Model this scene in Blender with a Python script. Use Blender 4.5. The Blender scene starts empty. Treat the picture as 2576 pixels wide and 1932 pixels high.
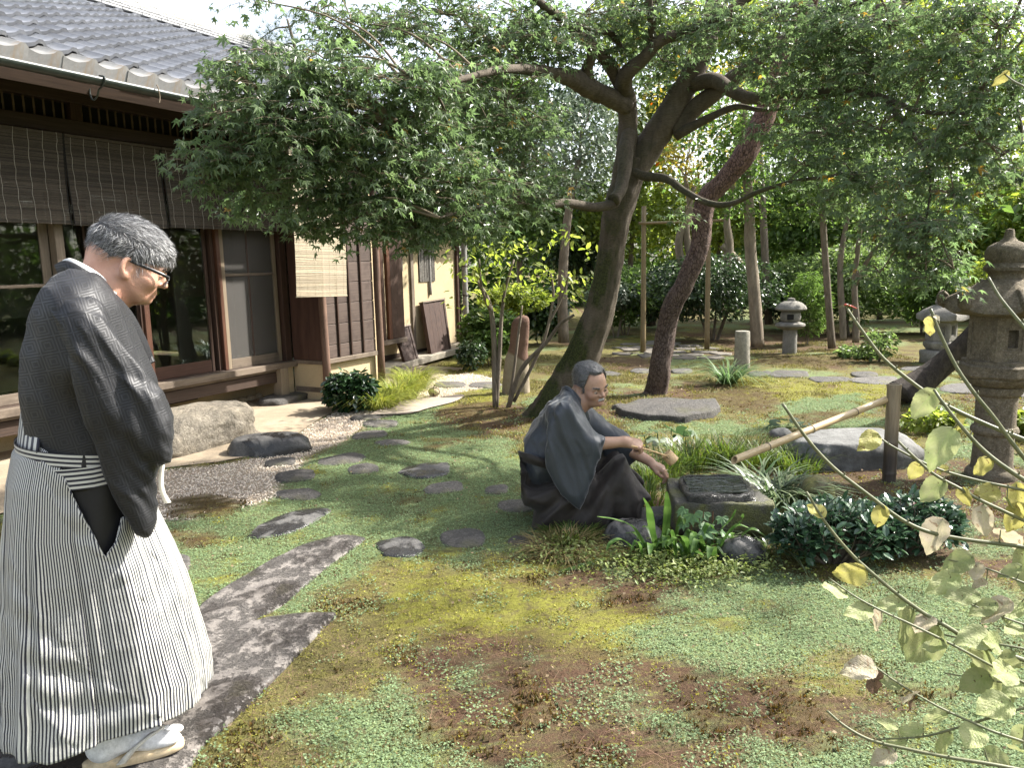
import bpy, bmesh, math, random
import numpy as np
from mathutils import Vector, Matrix
R = math.radians
rng = np.random.default_rng(7)
random.seed(7)
scene = bpy.context.scene
col = scene.collection

# ------------------------------------------------------------------ camera
PITCH, ROLL, CZ, FPX, PW, PH = R(9.0), R(1.25), 1.55, 1936.0, 2576, 1932
_f = np.array([0, math.cos(PITCH), -math.sin(PITCH)])
_u0 = np.array([0, math.sin(PITCH), math.cos(PITCH)]); _r0 = np.array([1.0, 0, 0])
_r = math.cos(ROLL) * _r0 - math.sin(ROLL) * _u0
_u = math.sin(ROLL) * _r0 + math.cos(ROLL) * _u0
CAM = np.array([0, 0, CZ])
cd = bpy.data.cameras.new('camera')
cam = bpy.data.objects.new('camera', cd); col.objects.link(cam)
cd.sensor_fit = 'HORIZONTAL'; cd.sensor_width = 36.0; cd.lens = 36.0 * FPX / PW
cd.clip_start = 0.05; cd.clip_end = 2000
cam.matrix_world = Matrix(((_r[0], _u[0], -_f[0], 0), (_r[1], _u[1], -_f[1], 0), (_r[2], _u[2], -_f[2], CZ), (0, 0, 0, 1)))
scene.camera = cam

# ------------------------------------------------------------------ sky, sun, exposure
SUN_AZ, SUN_EL = R(18), R(43)          # azimuth measured from +X towards +Y
sun_dir = Vector((math.cos(SUN_AZ) * math.cos(SUN_EL), math.sin(SUN_AZ) * math.cos(SUN_EL), math.sin(SUN_EL)))
world = bpy.data.worlds.new('World'); scene.world = world; world.use_nodes = True
wt = world.node_tree; wt.nodes.clear()
sky = wt.nodes.new('ShaderNodeTexSky'); sky.sky_type = 'NISHITA'; sky.sun_disc = False
sky.sun_elevation = SUN_EL; sky.sun_rotation = R(90) - SUN_AZ; sky.dust_density = 3.0; sky.air_density = 1.0; sky.ozone_density = 1.0
bg = wt.nodes.new('ShaderNodeBackground'); bg.inputs[1].default_value = 0.115
wo = wt.nodes.new('ShaderNodeOutputWorld')
hs = wt.nodes.new('ShaderNodeHueSaturation'); hs.inputs['Saturation'].default_value = .5; hs.inputs['Value'].default_value = 1.15     # thin white haze over the whole sky
wt.links.new(sky.outputs[0], hs.inputs['Color']); wt.links.new(hs.outputs[0], bg.inputs[0]); wt.links.new(bg.outputs[0], wo.inputs[0])
sl = bpy.data.lights.new('sun', 'SUN'); sl.energy = 4.3; sl.angle = R(0.9); sl.color = (1.0, 0.955, 0.88)
so = bpy.data.objects.new('sun', sl); col.objects.link(so)
so.rotation_euler = (-sun_dir).to_track_quat('-Z', 'Y').to_euler(); so.location = (0, 0, 30)
vs = scene.view_settings
vs.view_transform = 'Standard'; vs.look = 'None'; vs.gamma = 1.0; vs.use_curve_mapping = False; vs.exposure = 1.75
scene.render.engine = 'CYCLES'
cy = scene.cycles
cy.use_denoising = True
try: cy.denoiser = 'OPENIMAGEDENOISE'; cy.denoising_prefilter = 'ACCURATE'; cy.denoising_input_passes = 'RGB_ALBEDO_NORMAL'
except Exception: pass
cy.max_bounces = 8; cy.diffuse_bounces = 4; cy.glossy_bounces = 3; cy.transmission_bounces = 5; cy.transparent_max_bounces = 8
cy.caustics_reflective = False; cy.caustics_refractive = False; cy.sample_clamp_indirect = 6.0

# ------------------------------------------------------------------ calibration: photograph pixel -> point of the place
S = 2576 / 2212.0
def ray(px, py): return _f + _r * ((px - PW / 2) / FPX) - _u * ((py - PH / 2) / FPX)
def G(x, y, z=0.0):                    # where the sight line through (x, y) meets height z
    d = ray(x * S, y * S); return CAM + d * ((z - CZ) / d[2])
def D(x, y, dep):                      # the point at distance dep along +Y
    d = ray(x * S, y * S); return CAM + d * (dep / d[1])

# ------------------------------------------------------------------ helpers
def tag(o, label=None, cat=None, group=None, kind=None):
    if label: o['label'] = label
    if cat: o['category'] = cat
    if group: o['group'] = group
    if kind: o['kind'] = kind
    return o
def empty(name, loc=(0, 0, 0), rz=0, label=None, cat=None, group=None, parent=None):
    o = bpy.data.objects.new(name, None); col.objects.link(o); o.empty_display_size = 0.1
    o.location = loc; o.rotation_euler = (0, 0, rz)
    if parent: o.parent = parent
    return tag(o, label, cat, group)
class MB:
    def __init__(s): s.v = []; s.f = {}; s.n = 0; s.uv = []; s.at = {}
    def add(s, v, *faces, uv=None, **at):
        v = np.asarray(v, float).reshape(-1, 3)
        for f in faces:
            if f is None or len(f) == 0: continue
            if isinstance(f, list) and len({len(k) for k in f}) > 1:
                for L in {len(k) for k in f}: s.f.setdefault(L, []).append(np.array([k for k in f if len(k) == L]) + s.n)
            else:
                f = np.asarray(f); s.f.setdefault(f.shape[1], []).append(f + s.n)
        s.v.append(v); s.n += len(v)
        if uv is not None: s.uv.append(np.asarray(uv, float))
        for k, a in at.items(): s.at.setdefault(k, []).append(np.asarray(a, float))
        return s
    def mesh(s, name, mat, smooth=True):
        me = bpy.data.meshes.new(name)
        v = np.concatenate(s.v).astype(np.float32)
        Ls = sorted(s.f); idx = []; tot = []
        for L in Ls:
            a = np.concatenate(s.f[L]); idx.append(a.ravel()); tot.append(np.full(len(a), L))
        idx = np.concatenate(idx).astype(np.int32); tot = np.concatenate(tot).astype(np.int32)
        me.vertices.add(len(v)); me.vertices.foreach_set('co', v.ravel())
        me.loops.add(len(idx)); me.loops.foreach_set('vertex_index', idx)
        me.polygons.add(len(tot))
        st = np.zeros(len(tot), np.int32); st[1:] = np.cumsum(tot)[:-1]
        me.polygons.foreach_set('loop_start', st)
        try: me.polygons.foreach_set('loop_total', tot)
        except Exception: pass
        me.polygons.foreach_set('use_smooth', np.full(len(tot), bool(smooth)))
        me.update(calc_edges=True); me.validate()
        if s.uv:
            uv = np.concatenate(s.uv)
            l = me.uv_layers.new(name='UVMap'); l.data.foreach_set('uv', uv[idx].astype(np.float32).ravel())
        for k, a in s.at.items():
            a = np.concatenate(a)
            if a.ndim == 1:
                t = me.attributes.new(k, 'FLOAT', 'POINT'); t.data.foreach_set('value', a.astype(np.float32))
            else:
                t = me.attributes.new(k, 'FLOAT_COLOR', 'POINT')
                t.data.foreach_set('color', np.c_[a, np.ones(len(a))].astype(np.float32).ravel())
        if mat: me.materials.append(mat)
        return me
    def build(s, name, mat, parent=None, smooth=True, loc=None, rot=None):
        return link(name, s.mesh(name, mat, smooth), parent, loc, rot)
def link(name, me, parent=None, loc=None, rot=None, scale=None):
    o = bpy.data.objects.new(name, me); col.objects.link(o)
    if parent: o.parent = parent
    if loc is not None: o.location = loc
    if rot is not None: o.rotation_euler = rot
    if scale is not None: o.scale = scale
    return o
def autosmooth(o, ang=35):
    me = o.data; bm = bmesh.new(); bm.from_mesh(me)
    for e in bm.edges:
        if len(e.link_faces) == 2 and e.calc_face_angle(0) > R(ang): e.smooth = False
    bm.to_mesh(me); bm.free(); return o

def frames(P):
    P = np.asarray(P, float); T = np.gradient(P, axis=0); T /= np.linalg.norm(T, axis=1)[:, None] + 1e-12
    up = np.array([0, 0, 1.0]) if abs(T[0][2]) < .9 else np.array([1.0, 0, 0])
    N = np.zeros_like(P); n = up - T[0] * (up @ T[0]); n /= np.linalg.norm(n); N[0] = n
    for i in range(1, len(P)):
        n = N[i - 1] - T[i] * (N[i - 1] @ T[i]); N[i] = n / (np.linalg.norm(n) + 1e-12)
    return T, N, np.cross(T, N)
def catmull(P, k=6):
    P = np.asarray(P, float)
    if len(P) < 3: return np.array([P[0] + (P[-1] - P[0]) * t for t in np.linspace(0, 1, k + 1)])
    Q = np.vstack([2 * P[0] - P[1], P, 2 * P[-1] - P[-2]]); out = []
    for i in range(1, len(Q) - 2):
        for t in np.linspace(0, 1, k, endpoint=False):
            a, b, c, d = Q[i - 1], Q[i], Q[i + 1], Q[i + 2]
            out.append(.5 * (2 * b + (c - a) * t + (2 * a - 5 * b + 4 * c - d) * t * t + (3 * b - a - 3 * c + d) * t ** 3))
    out.append(P[-1]); return np.array(out)
def grid_faces(nr, ns, wrap=True):
    i = np.arange(nr - 1)[:, None]; j = np.arange(ns if wrap else ns - 1)[None, :]
    a = i * ns + j; b = i * ns + (j + 1) % ns
    return np.stack([a, b, b + ns, a + ns], -1).reshape(-1, 4)
def tube(P, rad, seg=8, cap=True, lump=0, sd=0, fine=0):
    P = np.asarray(P, float); T, N, B = frames(P)
    rad = np.broadcast_to(np.asarray(rad, float), (len(P),))
    a = np.linspace(0, 2 * np.pi, seg, endpoint=False)
    rr = rad[:, None] * np.ones(seg)
    if lump:
        q = P[:, None, :] + (np.cos(a)[None, :, None] * N[:, None] + np.sin(a)[None, :, None] * B[:, None]) * rad[:, None, None]
        rr = rr * (1 + lump * fbm(q.reshape(-1, 3) * (0.9 / max(rad.max(), 1e-3)), 3, sd).reshape(len(P), seg))
        if fine:
            ln_ = np.r_[0, np.cumsum(np.linalg.norm(np.diff(P, axis=0), axis=1))]; A_ = np.broadcast_to(a, (len(P), seg)); q2 = np.stack([np.cos(A_) * 4.5, np.sin(A_) * 4.5, ln_[:, None] * 3.2 + 0 * A_], -1).reshape(-1, 3); rr = rr * (1 - fine * np.abs(fbm(q2, 4, sd + 50)).reshape(len(P), seg) * 2.2)
    v = P[:, None, :] + (np.cos(a)[None, :, None] * N[:, None] + np.sin(a)[None, :, None] * B[:, None]) * rr[:, :, None]
    f = grid_faces(len(P), seg); v = v.reshape(-1, 3)
    if not cap: return v, f
    n = len(v); v = np.vstack([v, P[0], P[-1]]); j = np.arange(seg)
    c0 = np.stack([np.full(seg, n), (j + 1) % seg, j], 1); o = (len(P) - 1) * seg
    c1 = np.stack([np.full(seg, n + 1), o + j, o + (j + 1) % seg], 1)
    return v, f, np.vstack([c0, c1])
def lathe(prof, seg=24, sq=None):
    prof = np.asarray(prof, float); a = np.linspace(0, 2 * np.pi, seg, endpoint=False)
    v = np.stack([prof[:, 0, None] * np.cos(a), prof[:, 0, None] * np.sin(a), np.repeat(prof[:, 1, None], seg, 1)], -1).reshape(-1, 3)
    return v, grid_faces(len(prof), seg)
def cbox(x0, x1, y0, y1, z0, z1, b=.004):
    b = min(b, (x1 - x0) * .3, (y1 - y0) * .3, (z1 - z0) * .3)
    v = []; X = (x0, x1); Y = (y0, y1); Z = (z0, z1)
    for i in range(2):
        for j in range(2):
            for k in range(2):
                sx, sy, sz = (1, -1)[i], (1, -1)[j], (1, -1)[k]
                v += [(X[i], Y[j] + sy * b, Z[k] + sz * b), (X[i] + sx * b, Y[j], Z[k] + sz * b), (X[i] + sx * b, Y[j] + sy * b, Z[k])]
    I = lambda i, j, k, a: (i * 4 + j * 2 + k) * 3 + a
    q = []; t = []
    for i in range(2):
        c = [I(i, 0, 0, 0), I(i, 1, 0, 0), I(i, 1, 1, 0), I(i, 0, 1, 0)]; q.append(c if i else c[::-1])
        c = [I(0, i, 0, 1), I(1, i, 0, 1), I(1, i, 1, 1), I(0, i, 1, 1)]; q.append(c[::-1] if i else c)
        c = [I(0, 0, i, 2), I(1, 0, i, 2), I(1, 1, i, 2), I(0, 1, i, 2)]; q.append(c if i else c[::-1])
    for i in range(2):
        for j in range(2):
            c = [I(i, j, 0, 0), I(i, j, 1, 0), I(i, j, 1, 1), I(i, j, 0, 1)]; q.append(c if (i ^ j) else c[::-1])
            c = [I(i, 0, j, 0), I(i, 1, j, 0), I(i, 1, j, 2), I(i, 0, j, 2)]; q.append(c if not (i ^ j) else c[::-1])
            c = [I(0, i, j, 1), I(1, i, j, 1), I(1, i, j, 2), I(0, i, j, 2)]; q.append(c if (i ^ j) else c[::-1])
    for i in range(2):
        for j in range(2):
            for k in range(2):
                c = [I(i, j, k, 0), I(i, j, k, 1), I(i, j, k, 2)]; t.append(c if (i ^ j ^ k) else c[::-1])
    return np.array(v), np.array(q), np.array(t)
def _hash(i, j, k, s):
    h = i.astype(np.uint32) * np.uint32(374761393) + j.astype(np.uint32) * np.uint32(668265263) + k.astype(np.uint32) * np.uint32(2147483647) + np.uint32((s * 1274126177) & 0xffffffff)
    h = (h ^ (h >> np.uint32(13))) * np.uint32(1103515245); h ^= h >> np.uint32(16)
    return (h & np.uint32(0xffff)).astype(np.float32) / np.float32(32767.5) - np.float32(1)
def vnoise(P, s=0):
    P = np.asarray(P, np.float32); F = np.floor(P).astype(np.int32); t = P - F; t = t * t * (3 - 2 * t); r = 0
    for a in (0, 1):
        for b in (0, 1):
            for c in (0, 1):
                w = (t[:, 0] if a else 1 - t[:, 0]) * (t[:, 1] if b else 1 - t[:, 1]) * (t[:, 2] if c else 1 - t[:, 2])
                r = r + w * _hash(F[:, 0] + a, F[:, 1] + b, F[:, 2] + c, s)
    return r
def fbm(P, o=4, s=0):
    r = 0; a = .5; P = np.asarray(P, float)
    for k in range(o): r = r + a * vnoise(P + 17.3 * k, s + k); P = P * 2.03; a *= .5
    return r
def fbm2(x, y, sc, o=4, s=0): return fbm(np.stack([x * sc, y * sc, np.zeros_like(x) + .37], -1), o, s)
_ico = {}
def ico(l):
    if l not in _ico:
        bm = bmesh.new(); bmesh.ops.create_icosphere(bm, subdivisions=l, radius=1)
        bm.verts.ensure_lookup_table()
        _ico[l] = (np.array([v.co[:] for v in bm.verts]), np.array([[v.index for v in f.verts] for f in bm.faces])); bm.free()
    return _ico[l]
def rock(rx, ry, rz, seed, lev=4, amp=.22, box=2.0, flat=None, freq=1.3, fine=.04):
    v, f = ico(lev); v = v.copy()
    if box != 2: v = v / (np.sum(np.abs(v) ** box, 1) ** (1 / box))[:, None]
    d = 1 + amp * fbm(v * freq + seed * 3.7, 4, seed) + fine * fbm(v * freq * 6 + seed, 3, seed + 9)
    v = v * d[:, None] * np.array([rx, ry, rz])
    if flat is not None: v[:, 2] = np.where(v[:, 2] > flat, flat + (v[:, 2] - flat) * .18, v[:, 2])
    return v, f
def rot_from(yaw, pitch, roll):
    cy_, sy_ = np.cos(yaw), np.sin(yaw); cp, sp = np.cos(pitch), np.sin(pitch); cr, sr = np.cos(roll), np.sin(roll)
    M_ = np.empty(np.shape(yaw) + (3, 3))
    M_[..., 0, 0] = cy_ * cp; M_[..., 0, 1] = cy_ * sp * sr - sy_ * cr; M_[..., 0, 2] = cy_ * sp * cr + sy_ * sr
    M_[..., 1, 0] = sy_ * cp; M_[..., 1, 1] = sy_ * sp * sr + cy_ * cr; M_[..., 1, 2] = sy_ * sp * cr - cy_ * sr
    M_[..., 2, 0] = -sp; M_[..., 2, 1] = cp * sr; M_[..., 2, 2] = cp * cr
    return M_
def scatter(tv, tf, pos, rot, scl):
    tv = np.asarray(tv, float); tf = np.asarray(tf); n = len(pos)
    v = np.einsum('nij,kj->nki', rot, tv) * np.broadcast_to(np.asarray(scl, float), (n,))[:, None, None] + pos[:, None, :]
    f = tf[None] + (np.arange(n) * len(tv))[:, None, None]
    return v.reshape(-1, 3), f.reshape(-1, tf.shape[1])
# leaf shapes, x along the leaf, z its normal
def leaf_maple(lobes=5):
    ang = {5: [-100, -50, 0, 50, 100], 7: [-118, -78, -38, 0, 38, 78, 118]}[lobes]; L = {5: [.55, .88, 1, .88, .55], 7: [.4, .72, .92, 1, .92, .72, .4]}[lobes]
    v = [(0, 0, 0)]; m = len(ang)
    for k in range(m):
        a = R(ang[k]); v.append((L[k] * math.cos(a), L[k] * math.sin(a), -.22 * L[k] ** 2))
    for k in range(m - 1):
        a = R((ang[k] + ang[k + 1]) / 2); r = .35; v.append((r * math.cos(a), r * math.sin(a), .02))
    v += [(.10 * math.cos(R(ang[0] - 28)), .10 * math.sin(R(ang[0] - 28)), 0), (.10 * math.cos(R(ang[-1] + 28)), .10 * math.sin(R(ang[-1] + 28)), 0)]
    nt = lambda k: 1 + m + k
    t = []
    for k in range(m):
        a = nt(k - 1) if k > 0 else nt(m - 1); b = nt(k) if k < m - 1 else nt(m)
        t += [(0, a, 1 + k), (0, 1 + k, b)]
    return np.array(v), np.array(t)
LEAF_MAPLE = leaf_maple(5); LEAF_MAPLE7 = leaf_maple(7)
LEAF_OVAL = (np.array([(0, 0, 0), (.35, .24, .05), (.75, .2, .03), (1, 0, -.08), (.75, -.2, .03), (.35, -.24, .05), (.55, 0, -.02)]), np.array([(0, 6, 1), (1, 6, 2), (2, 6, 3), (3, 6, 4), (4, 6, 5), (5, 6, 0)]))
LEAF_DIAMOND = (np.array([(0, 0, 0), (.5, .27, .06), (1, 0, -.05), (.5, -.27, .06)]), np.array([(0, 3, 2), (0, 2, 1)]))
LEAF_NEEDLE = (np.array([(0, -.012, 0), (0, .012, 0), (1, 0, -.1)]), np.array([(0, 2, 1)]))
def blade(seg=4, w=.03, droop=.5):
    v = []; f = []
    for i in range(seg + 1):
        t = i / seg; x = t * (1 - .25 * droop * t); z = t * (1 - droop * t * 1.1) ; ww = w * (1 - t ** 2.2) + .002
        v += [(x * .6 * droop + .0, -ww, z), (x * .6 * droop, ww, z)]
    for i in range(seg): f.append((2 * i, 2 * i + 2, 2 * i + 3, 2 * i + 1))
    return np.array(v), np.array(f)

# ------------------------------------------------------------------ material helper
class NB:
    def __init__(s, name):
        s.m = bpy.data.materials.new(name); s.m.use_nodes = True; s.t = s.m.node_tree; s.t.nodes.clear()
        s.out = s.t.nodes.new('ShaderNodeOutputMaterial')
    def n(s, typ, _p=None, **kw):
        nd = s.t.nodes.new('ShaderNode' + typ)
        for k, v in (_p or {}).items(): setattr(nd, k, v)
        for k, v in kw.items():
            k = int(k[1:]) if k[0] == 'i' and k[1:].isdigit() else k.replace('_', ' ')
            s.set(nd.inputs[k], v)
        return nd
    def set(s, inp, v):
        if hasattr(v, 'bl_idname') and not isinstance(v, bpy.types.NodeSocket): v = v.outputs[0]
        if isinstance(v, bpy.types.NodeSocket): s.t.links.new(v, inp)
        else:
            if isinstance(v, (tuple, list)) and len(v) == 3 and inp.type == 'RGBA': v = (*v, 1)
            inp.default_value = v
    def co(s, which='Object', scale=(1, 1, 1)):
        c = s.n('TexCoord').outputs[which]
        if tuple(scale) == (1, 1, 1): return c
        return s.n('Mapping', Vector=c, Scale=scale).outputs[0]
    def noise(s, vec, scale, detail=5, rough=.55, dist=0): return s.n('TexNoise', Vector=vec, Scale=scale, Detail=detail, Roughness=rough, Distortion=dist).outputs['Fac']
    def ramp(s, fac, lo, hi): return s.n('MapRange', {'clamp': True}, Value=fac, From_Min=lo, From_Max=hi).outputs[0]
    def mix(s, fac, a, b, mode='MIX'):
        nd = s.n('Mix', {'data_type': 'RGBA', 'blend_type': mode})
        s.set(nd.inputs[0], fac); s.set(nd.inputs[6], a); s.set(nd.inputs[7], b); return nd.outputs[2]
    def math(s, op, a, b=0.0):
        nd = s.n('Math', {'operation': op}); s.set(nd.inputs[0], a); s.set(nd.inputs[1], b); return nd.outputs[0]
    def attr(s, name, out='Color'): return s.n('Attribute', {'attribute_name': name}).outputs[out]
    def bump(s, h, dist=.01, strength=.6, normal=None):
        nd = s.n('Bump', Height=h, Distance=dist, Strength=strength)
        if normal is not None: s.set(nd.inputs['Normal'], normal)
        return nd.outputs[0]
    def val(s, c, fac, lo, hi):       # brightness variation by a 0..1 value
        v = s.n('MapRange', Value=fac, To_Min=lo, To_Max=hi).outputs[0]
        return s.n('HueSaturation', Color=c, Value=v).outputs[0]
    def bsdf(s, c, rough=.6, normal=None, spec=.5, **kw):
        b = s.n('BsdfPrincipled', Base_Color=c, Roughness=rough, **kw); b.inputs['Specular IOR Level'].default_value = spec
        if normal is not None: s.set(b.inputs['Normal'], normal)
        return b
    def done(s, sh): s.set(s.out.inputs[0], sh); return s.m
def mat(name, c1, c2=None, c3=None, rough=.7, scale=6, lo=.35, hi=.65, scale3=1.5, lo3=.5, hi3=.7, bump=.4, bscale=60, bdist=.004, stretch=(1, 1, 1), rnd=0.0, isl=0.0, spec=.4, dist=0, coords='Object', rough2=None, **kw):
    b = NB(name); co = b.co(coords, stretch); c = c1; n1 = None
    if c2: n1 = b.noise(co, scale, 6, .6, dist); f = b.ramp(n1, lo, hi); c = b.mix(f, c1, c2)
    if c3: c = b.mix(b.ramp(b.noise(co, scale3, 5, .65), lo3, hi3), c, c3)
    if rnd: c = b.val(c, b.n('ObjectInfo').outputs['Random'], 1 - rnd, 1 + rnd)
    if isl: c = b.val(c, b.n('NewGeometry').outputs['Random Per Island'], 1 - isl, 1 + isl)
    if bump and c2: c = b.val(c, b.ramp(b.noise(co, bscale * .55, 8, .78), .28, .72), .62, 1.38)
    nm = b.bump(b.noise(co, bscale, 8, .75), bdist, bump) if bump else None
    r = rough
    if rough2 is not None: r = b.n('MapRange', Value=b.noise(co, scale, 4), From_Min=.35, From_Max=.65, To_Min=rough, To_Max=rough2).outputs[0]
    return b.done(b.bsdf(c, r, nm, spec, **kw))
def leafmat(name, c1, c2, tr=None, rough=.45, trans=.35, isl=.35, c3=None, spec=.4, hue=.02):
    b = NB(name); rp = b.n('NewGeometry').outputs['Random Per Island']
    c = b.mix(rp, c1, c2)
    if c3:
        w = b.n('TexWhiteNoise', {'noise_dimensions': '1D'}); b.set(w.inputs['W'], rp)
        c = b.mix(b.ramp(w.outputs['Value'], .988, .994), c, c3)
    w2 = b.n('TexWhiteNoise', {'noise_dimensions': '1D'}); b.set(w2.inputs['W'], b.math('ADD', rp, 3.3))
    c = b.val(c, w2.outputs['Value'], 1 - isl, 1 + isl)
    p = b.bsdf(c, rough, None, spec)
    tc = b.n('HueSaturation', Color=c, Saturation=1.15, Value=1.6).outputs[0] if tr is None else b.mix(.5, c, tr)
    t = b.n('BsdfTranslucent', Color=tc)
    ms = b.n('MixShader', Fac=trans); b.set(ms.inputs[1], p); b.set(ms.inputs[2], t)
    return b.done(ms)
# ================================================================== ground, gravel, paving, stepping stones
def poly_in(x, y, poly):
    pa = np.asarray(poly); bb = (x >= pa[:, 0].min()) & (x <= pa[:, 0].max()) & (y >= pa[:, 1].min()) & (y <= pa[:, 1].max())
    if not bb.all():
        r = np.zeros(x.shape, bool)
        if bb.any(): r[bb] = poly_in(x[bb], y[bb], poly)
        return r
    r = np.zeros(x.shape, bool); n = len(poly)
    for i in range(n):
        x1, y1 = poly[i]; x2, y2 = poly[(i + 1) % n]
        if y1 == y2: continue
        c = ((y1 > y) != (y2 > y)) & (x < (x2 - x1) * (y - y1) / (y2 - y1) + x1); r ^= c
    return r
def gp(pts): return [tuple(G(*p)[:2]) for p in pts]
Z_GRAVEL = gp([(300, 1130), (300, 1035), (360, 1018), (480, 1005), (590, 985), (640, 965), (640, 940), (690, 905), (735, 884), (790, 866), (835, 852), (880, 848), (920, 840), (945, 812), (1010, 806), (1078, 818), (1045, 838), (985, 850), (940, 860), (905, 880), (870, 894), (800, 908), (775, 925), (748, 945), (722, 962), (660, 985), (645, 1010), (610, 1045), (600, 1070), (560, 1090), (500, 1105), (430, 1122)])
Z_GREEN = [gp(q) for q in ([(300, 1130), (480, 1110), (590, 1075), (645, 1010), (720, 965), (850, 890), (930, 870), (990, 895), (1110, 960), (1130, 1050), (1150, 1120), (1190, 1170), (1000, 1195), (850, 1215), (800, 1240), (690, 1310), (610, 1300), (480, 1320), (300, 1330)],
    [(1330, 1245), (1600, 1250), (1800, 1250), (2000, 1255), (2180, 1290), (2190, 1420), (1950, 1450), (1700, 1430), (1480, 1425), (1360, 1390), (1400, 1320)],
    [(1500, 1640), (1640, 1580), (1850, 1590), (2000, 1520), (2260, 1460), (2300, 1700), (1500, 1700)],
    [(1650, 880), (1850, 850), (1900, 890), (1700, 910)], [(1430, 920), (1720, 900), (1720, 930), (1480, 945)],
    [(1420, 760), (1560, 770), (1500, 795), (1440, 790)])]
Z_YELLOW = [gp(q) for q in ([(500, 1180), (640, 1145), (760, 1135), (800, 1160), (740, 1190), (620, 1235), (540, 1240)], [(830, 1290), (920, 1210), (1100, 1190), (1330, 1250), (1420, 1320), (1330, 1400), (1100, 1400), (950, 1380), (820, 1350)],
    [(1560, 815), (1900, 826), (1940, 850), (1880, 885), (1700, 885), (1560, 860)], [(930, 846), (1080, 842), (1070, 870), (950, 885)], [(950, 780), (1020, 760), (1080, 780), (1060, 812), (960, 805)], [(1310, 735), (1420, 728), (1440, 745), (1330, 760)], [(800, 1180), (930, 1190), (880, 1225), (790, 1215)])]
Z_BROWN = [gp(q) for q in ([(840, 1400), (1000, 1365), (1280, 1430), (1490, 1400), (1600, 1450), (1880, 1480), (1960, 1560), (1820, 1610), (1600, 1640), (1560, 1700), (980, 1700), (930, 1560), (860, 1470)],
    [(930, 885), (1100, 865), (1180, 890), (1120, 925), (1060, 950), (950, 925)], [(1270, 830), (1420, 845), (1570, 870), (1420, 905), (1330, 935), (1280, 900)], [(1100, 1240), (1250, 1230), (1480, 1260), (1500, 1290), (1250, 1290)],
    [(1660, 1000), (1900, 1000), (2250, 1010), (2300, 1280), (2050, 1240), (1850, 1090), (1700, 1060)], [(1480, 720), (1900, 715), (1900, 760), (1600, 760)], [(1260, 770), (1420, 775), (1400, 800), (1280, 800)], [(355, 1140), (455, 1150), (455, 1190), (370, 1200)])]
Z_NOWARP = gp([(280, 1150), (280, 1000), (700, 860), (1100, 795), (1100, 860), (700, 1010), (560, 1130)])
Z_HAIR = [gp(q) for q in ([(945, 885), (1060, 870), (1095, 895), (1000, 925)], [(1480, 850), (1600, 836), (1710, 862), (1640, 892), (1550, 885)], [(1620, 768), (1990, 775), (1990, 797), (1640, 790)], [(368, 1145), (440, 1150), (455, 1182), (375, 1200)], [(350, 1090), (430, 1075), (535, 1085), (530, 1112), (450, 1122), (370, 1115)], [(845, 1070), (890, 1063), (898, 1085), (850, 1092)], [(1590, 1485), (1700, 1460), (1800, 1500), (1720, 1560), (1600, 1540)], [(1050, 1475), (1120, 1440), (1190, 1490), (1130, 1545), (1040, 1525)], [(1640, 1600), (1800, 1570), (1860, 1610), (1700, 1650)], [(1700, 905), (1830, 890), (1880, 905), (1760, 920)], [(1480, 1545), (1560, 1530), (1570, 1590), (1490, 1600)], [(930, 955), (1010, 945), (1020, 965), (940, 975)], [(900, 1520), (1010, 1540), (960, 1600), (880, 1570)], [(1900, 1450), (2050, 1420), (2120, 1460), (1960, 1490)])]
def zones(x, y):
    kw = np.where(poly_in(x, y, Z_NOWARP), .3, 1.0); wx = x + kw * (.34 * fbm2(x, y, 2.6, 3, 3) + .12 * fbm2(x, y, 11, 2, 5)); wy = y + kw * (.42 * fbm2(x, y, 2.4, 3, 4) + .14 * fbm2(x, y, 10, 2, 6))
    gr = poly_in(wx, wy, Z_GRAVEL)
    def anyp(Z):
        r = np.zeros(x.shape, bool)
        for q in Z: r |= poly_in(wx, wy, q)
        return r
    g, ye, br = anyp(Z_GREEN), anyp(Z_YELLOW), anyp(Z_BROWN)
    n1 = fbm2(x, y, 1.6, 4, 11); n2 = fbm2(x, y, 5.5, 4, 12)
    z = np.full(x.shape, 2)                            # 2 short olive moss
    z = np.where((z == 2) & (n1 > .12), 0, z); z = np.where((z == 2) & (n1 < -.2), 3, z)
    z = np.where((z == 2) & (n2 > .2), 1, z)
    z = np.where(ye, 1, z); z = np.where(g, 0, z); z = np.where(br, 3, z)
    z = np.where((z == 3) & (n2 > .30), 0, z); z = np.where((z == 1) & (n2 > .28), 2, z); z = np.where((z == 1) & (n2 < -.33), 3, z)
    z = np.where((z == 0) & (n2 < -.36), 1, z)
    z = np.where((z == 0) & ~(g & (y < 6)) & (n2 < -.30), 2, z)
    z = np.where(gr, 4, z); hq = anyp(Z_HAIR); return np.where(hq & (fbm2(x, y, 14, 3, 44) > -.22), 5, z)
_zx = np.arange(-7, 8.5, .025); _zy = np.exp(np.arange(np.log(1.0), np.log(20), .0065)); _gx, _gy = np.meshgrid(_zx, _zy); _ZR = zones(_gx.ravel(), _gy.ravel()).reshape(_gx.shape)
def zlook(x, y):                       # zone map read from a fine raster
    i = np.clip(np.round((np.log(np.maximum(y, 1.0))) / .0065).astype(int), 0, len(_zy) - 1); j = np.clip(np.round((x + 7) / .025).astype(int), 0, len(_zx) - 1); return _ZR[i, j]
ZC = np.array([(.145, .195, .092), (.175, .180, .036), (.135, .122, .05), (.085, .052, .034), (.44, .375, .30), (.07, .05, .02)])
def zmound(x, y, z): return np.where(z == 1, .010, np.where(z == 0, .006, np.where(z == 4, -.004, np.where(z == 5, .018, 0.0))))
def gz(x, y): return .012 * fbm2(x, y, 1.1, 3, 21)
ys = [1.15]
while ys[-1] < 19: ys.append(ys[-1] * 1.008)
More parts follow.
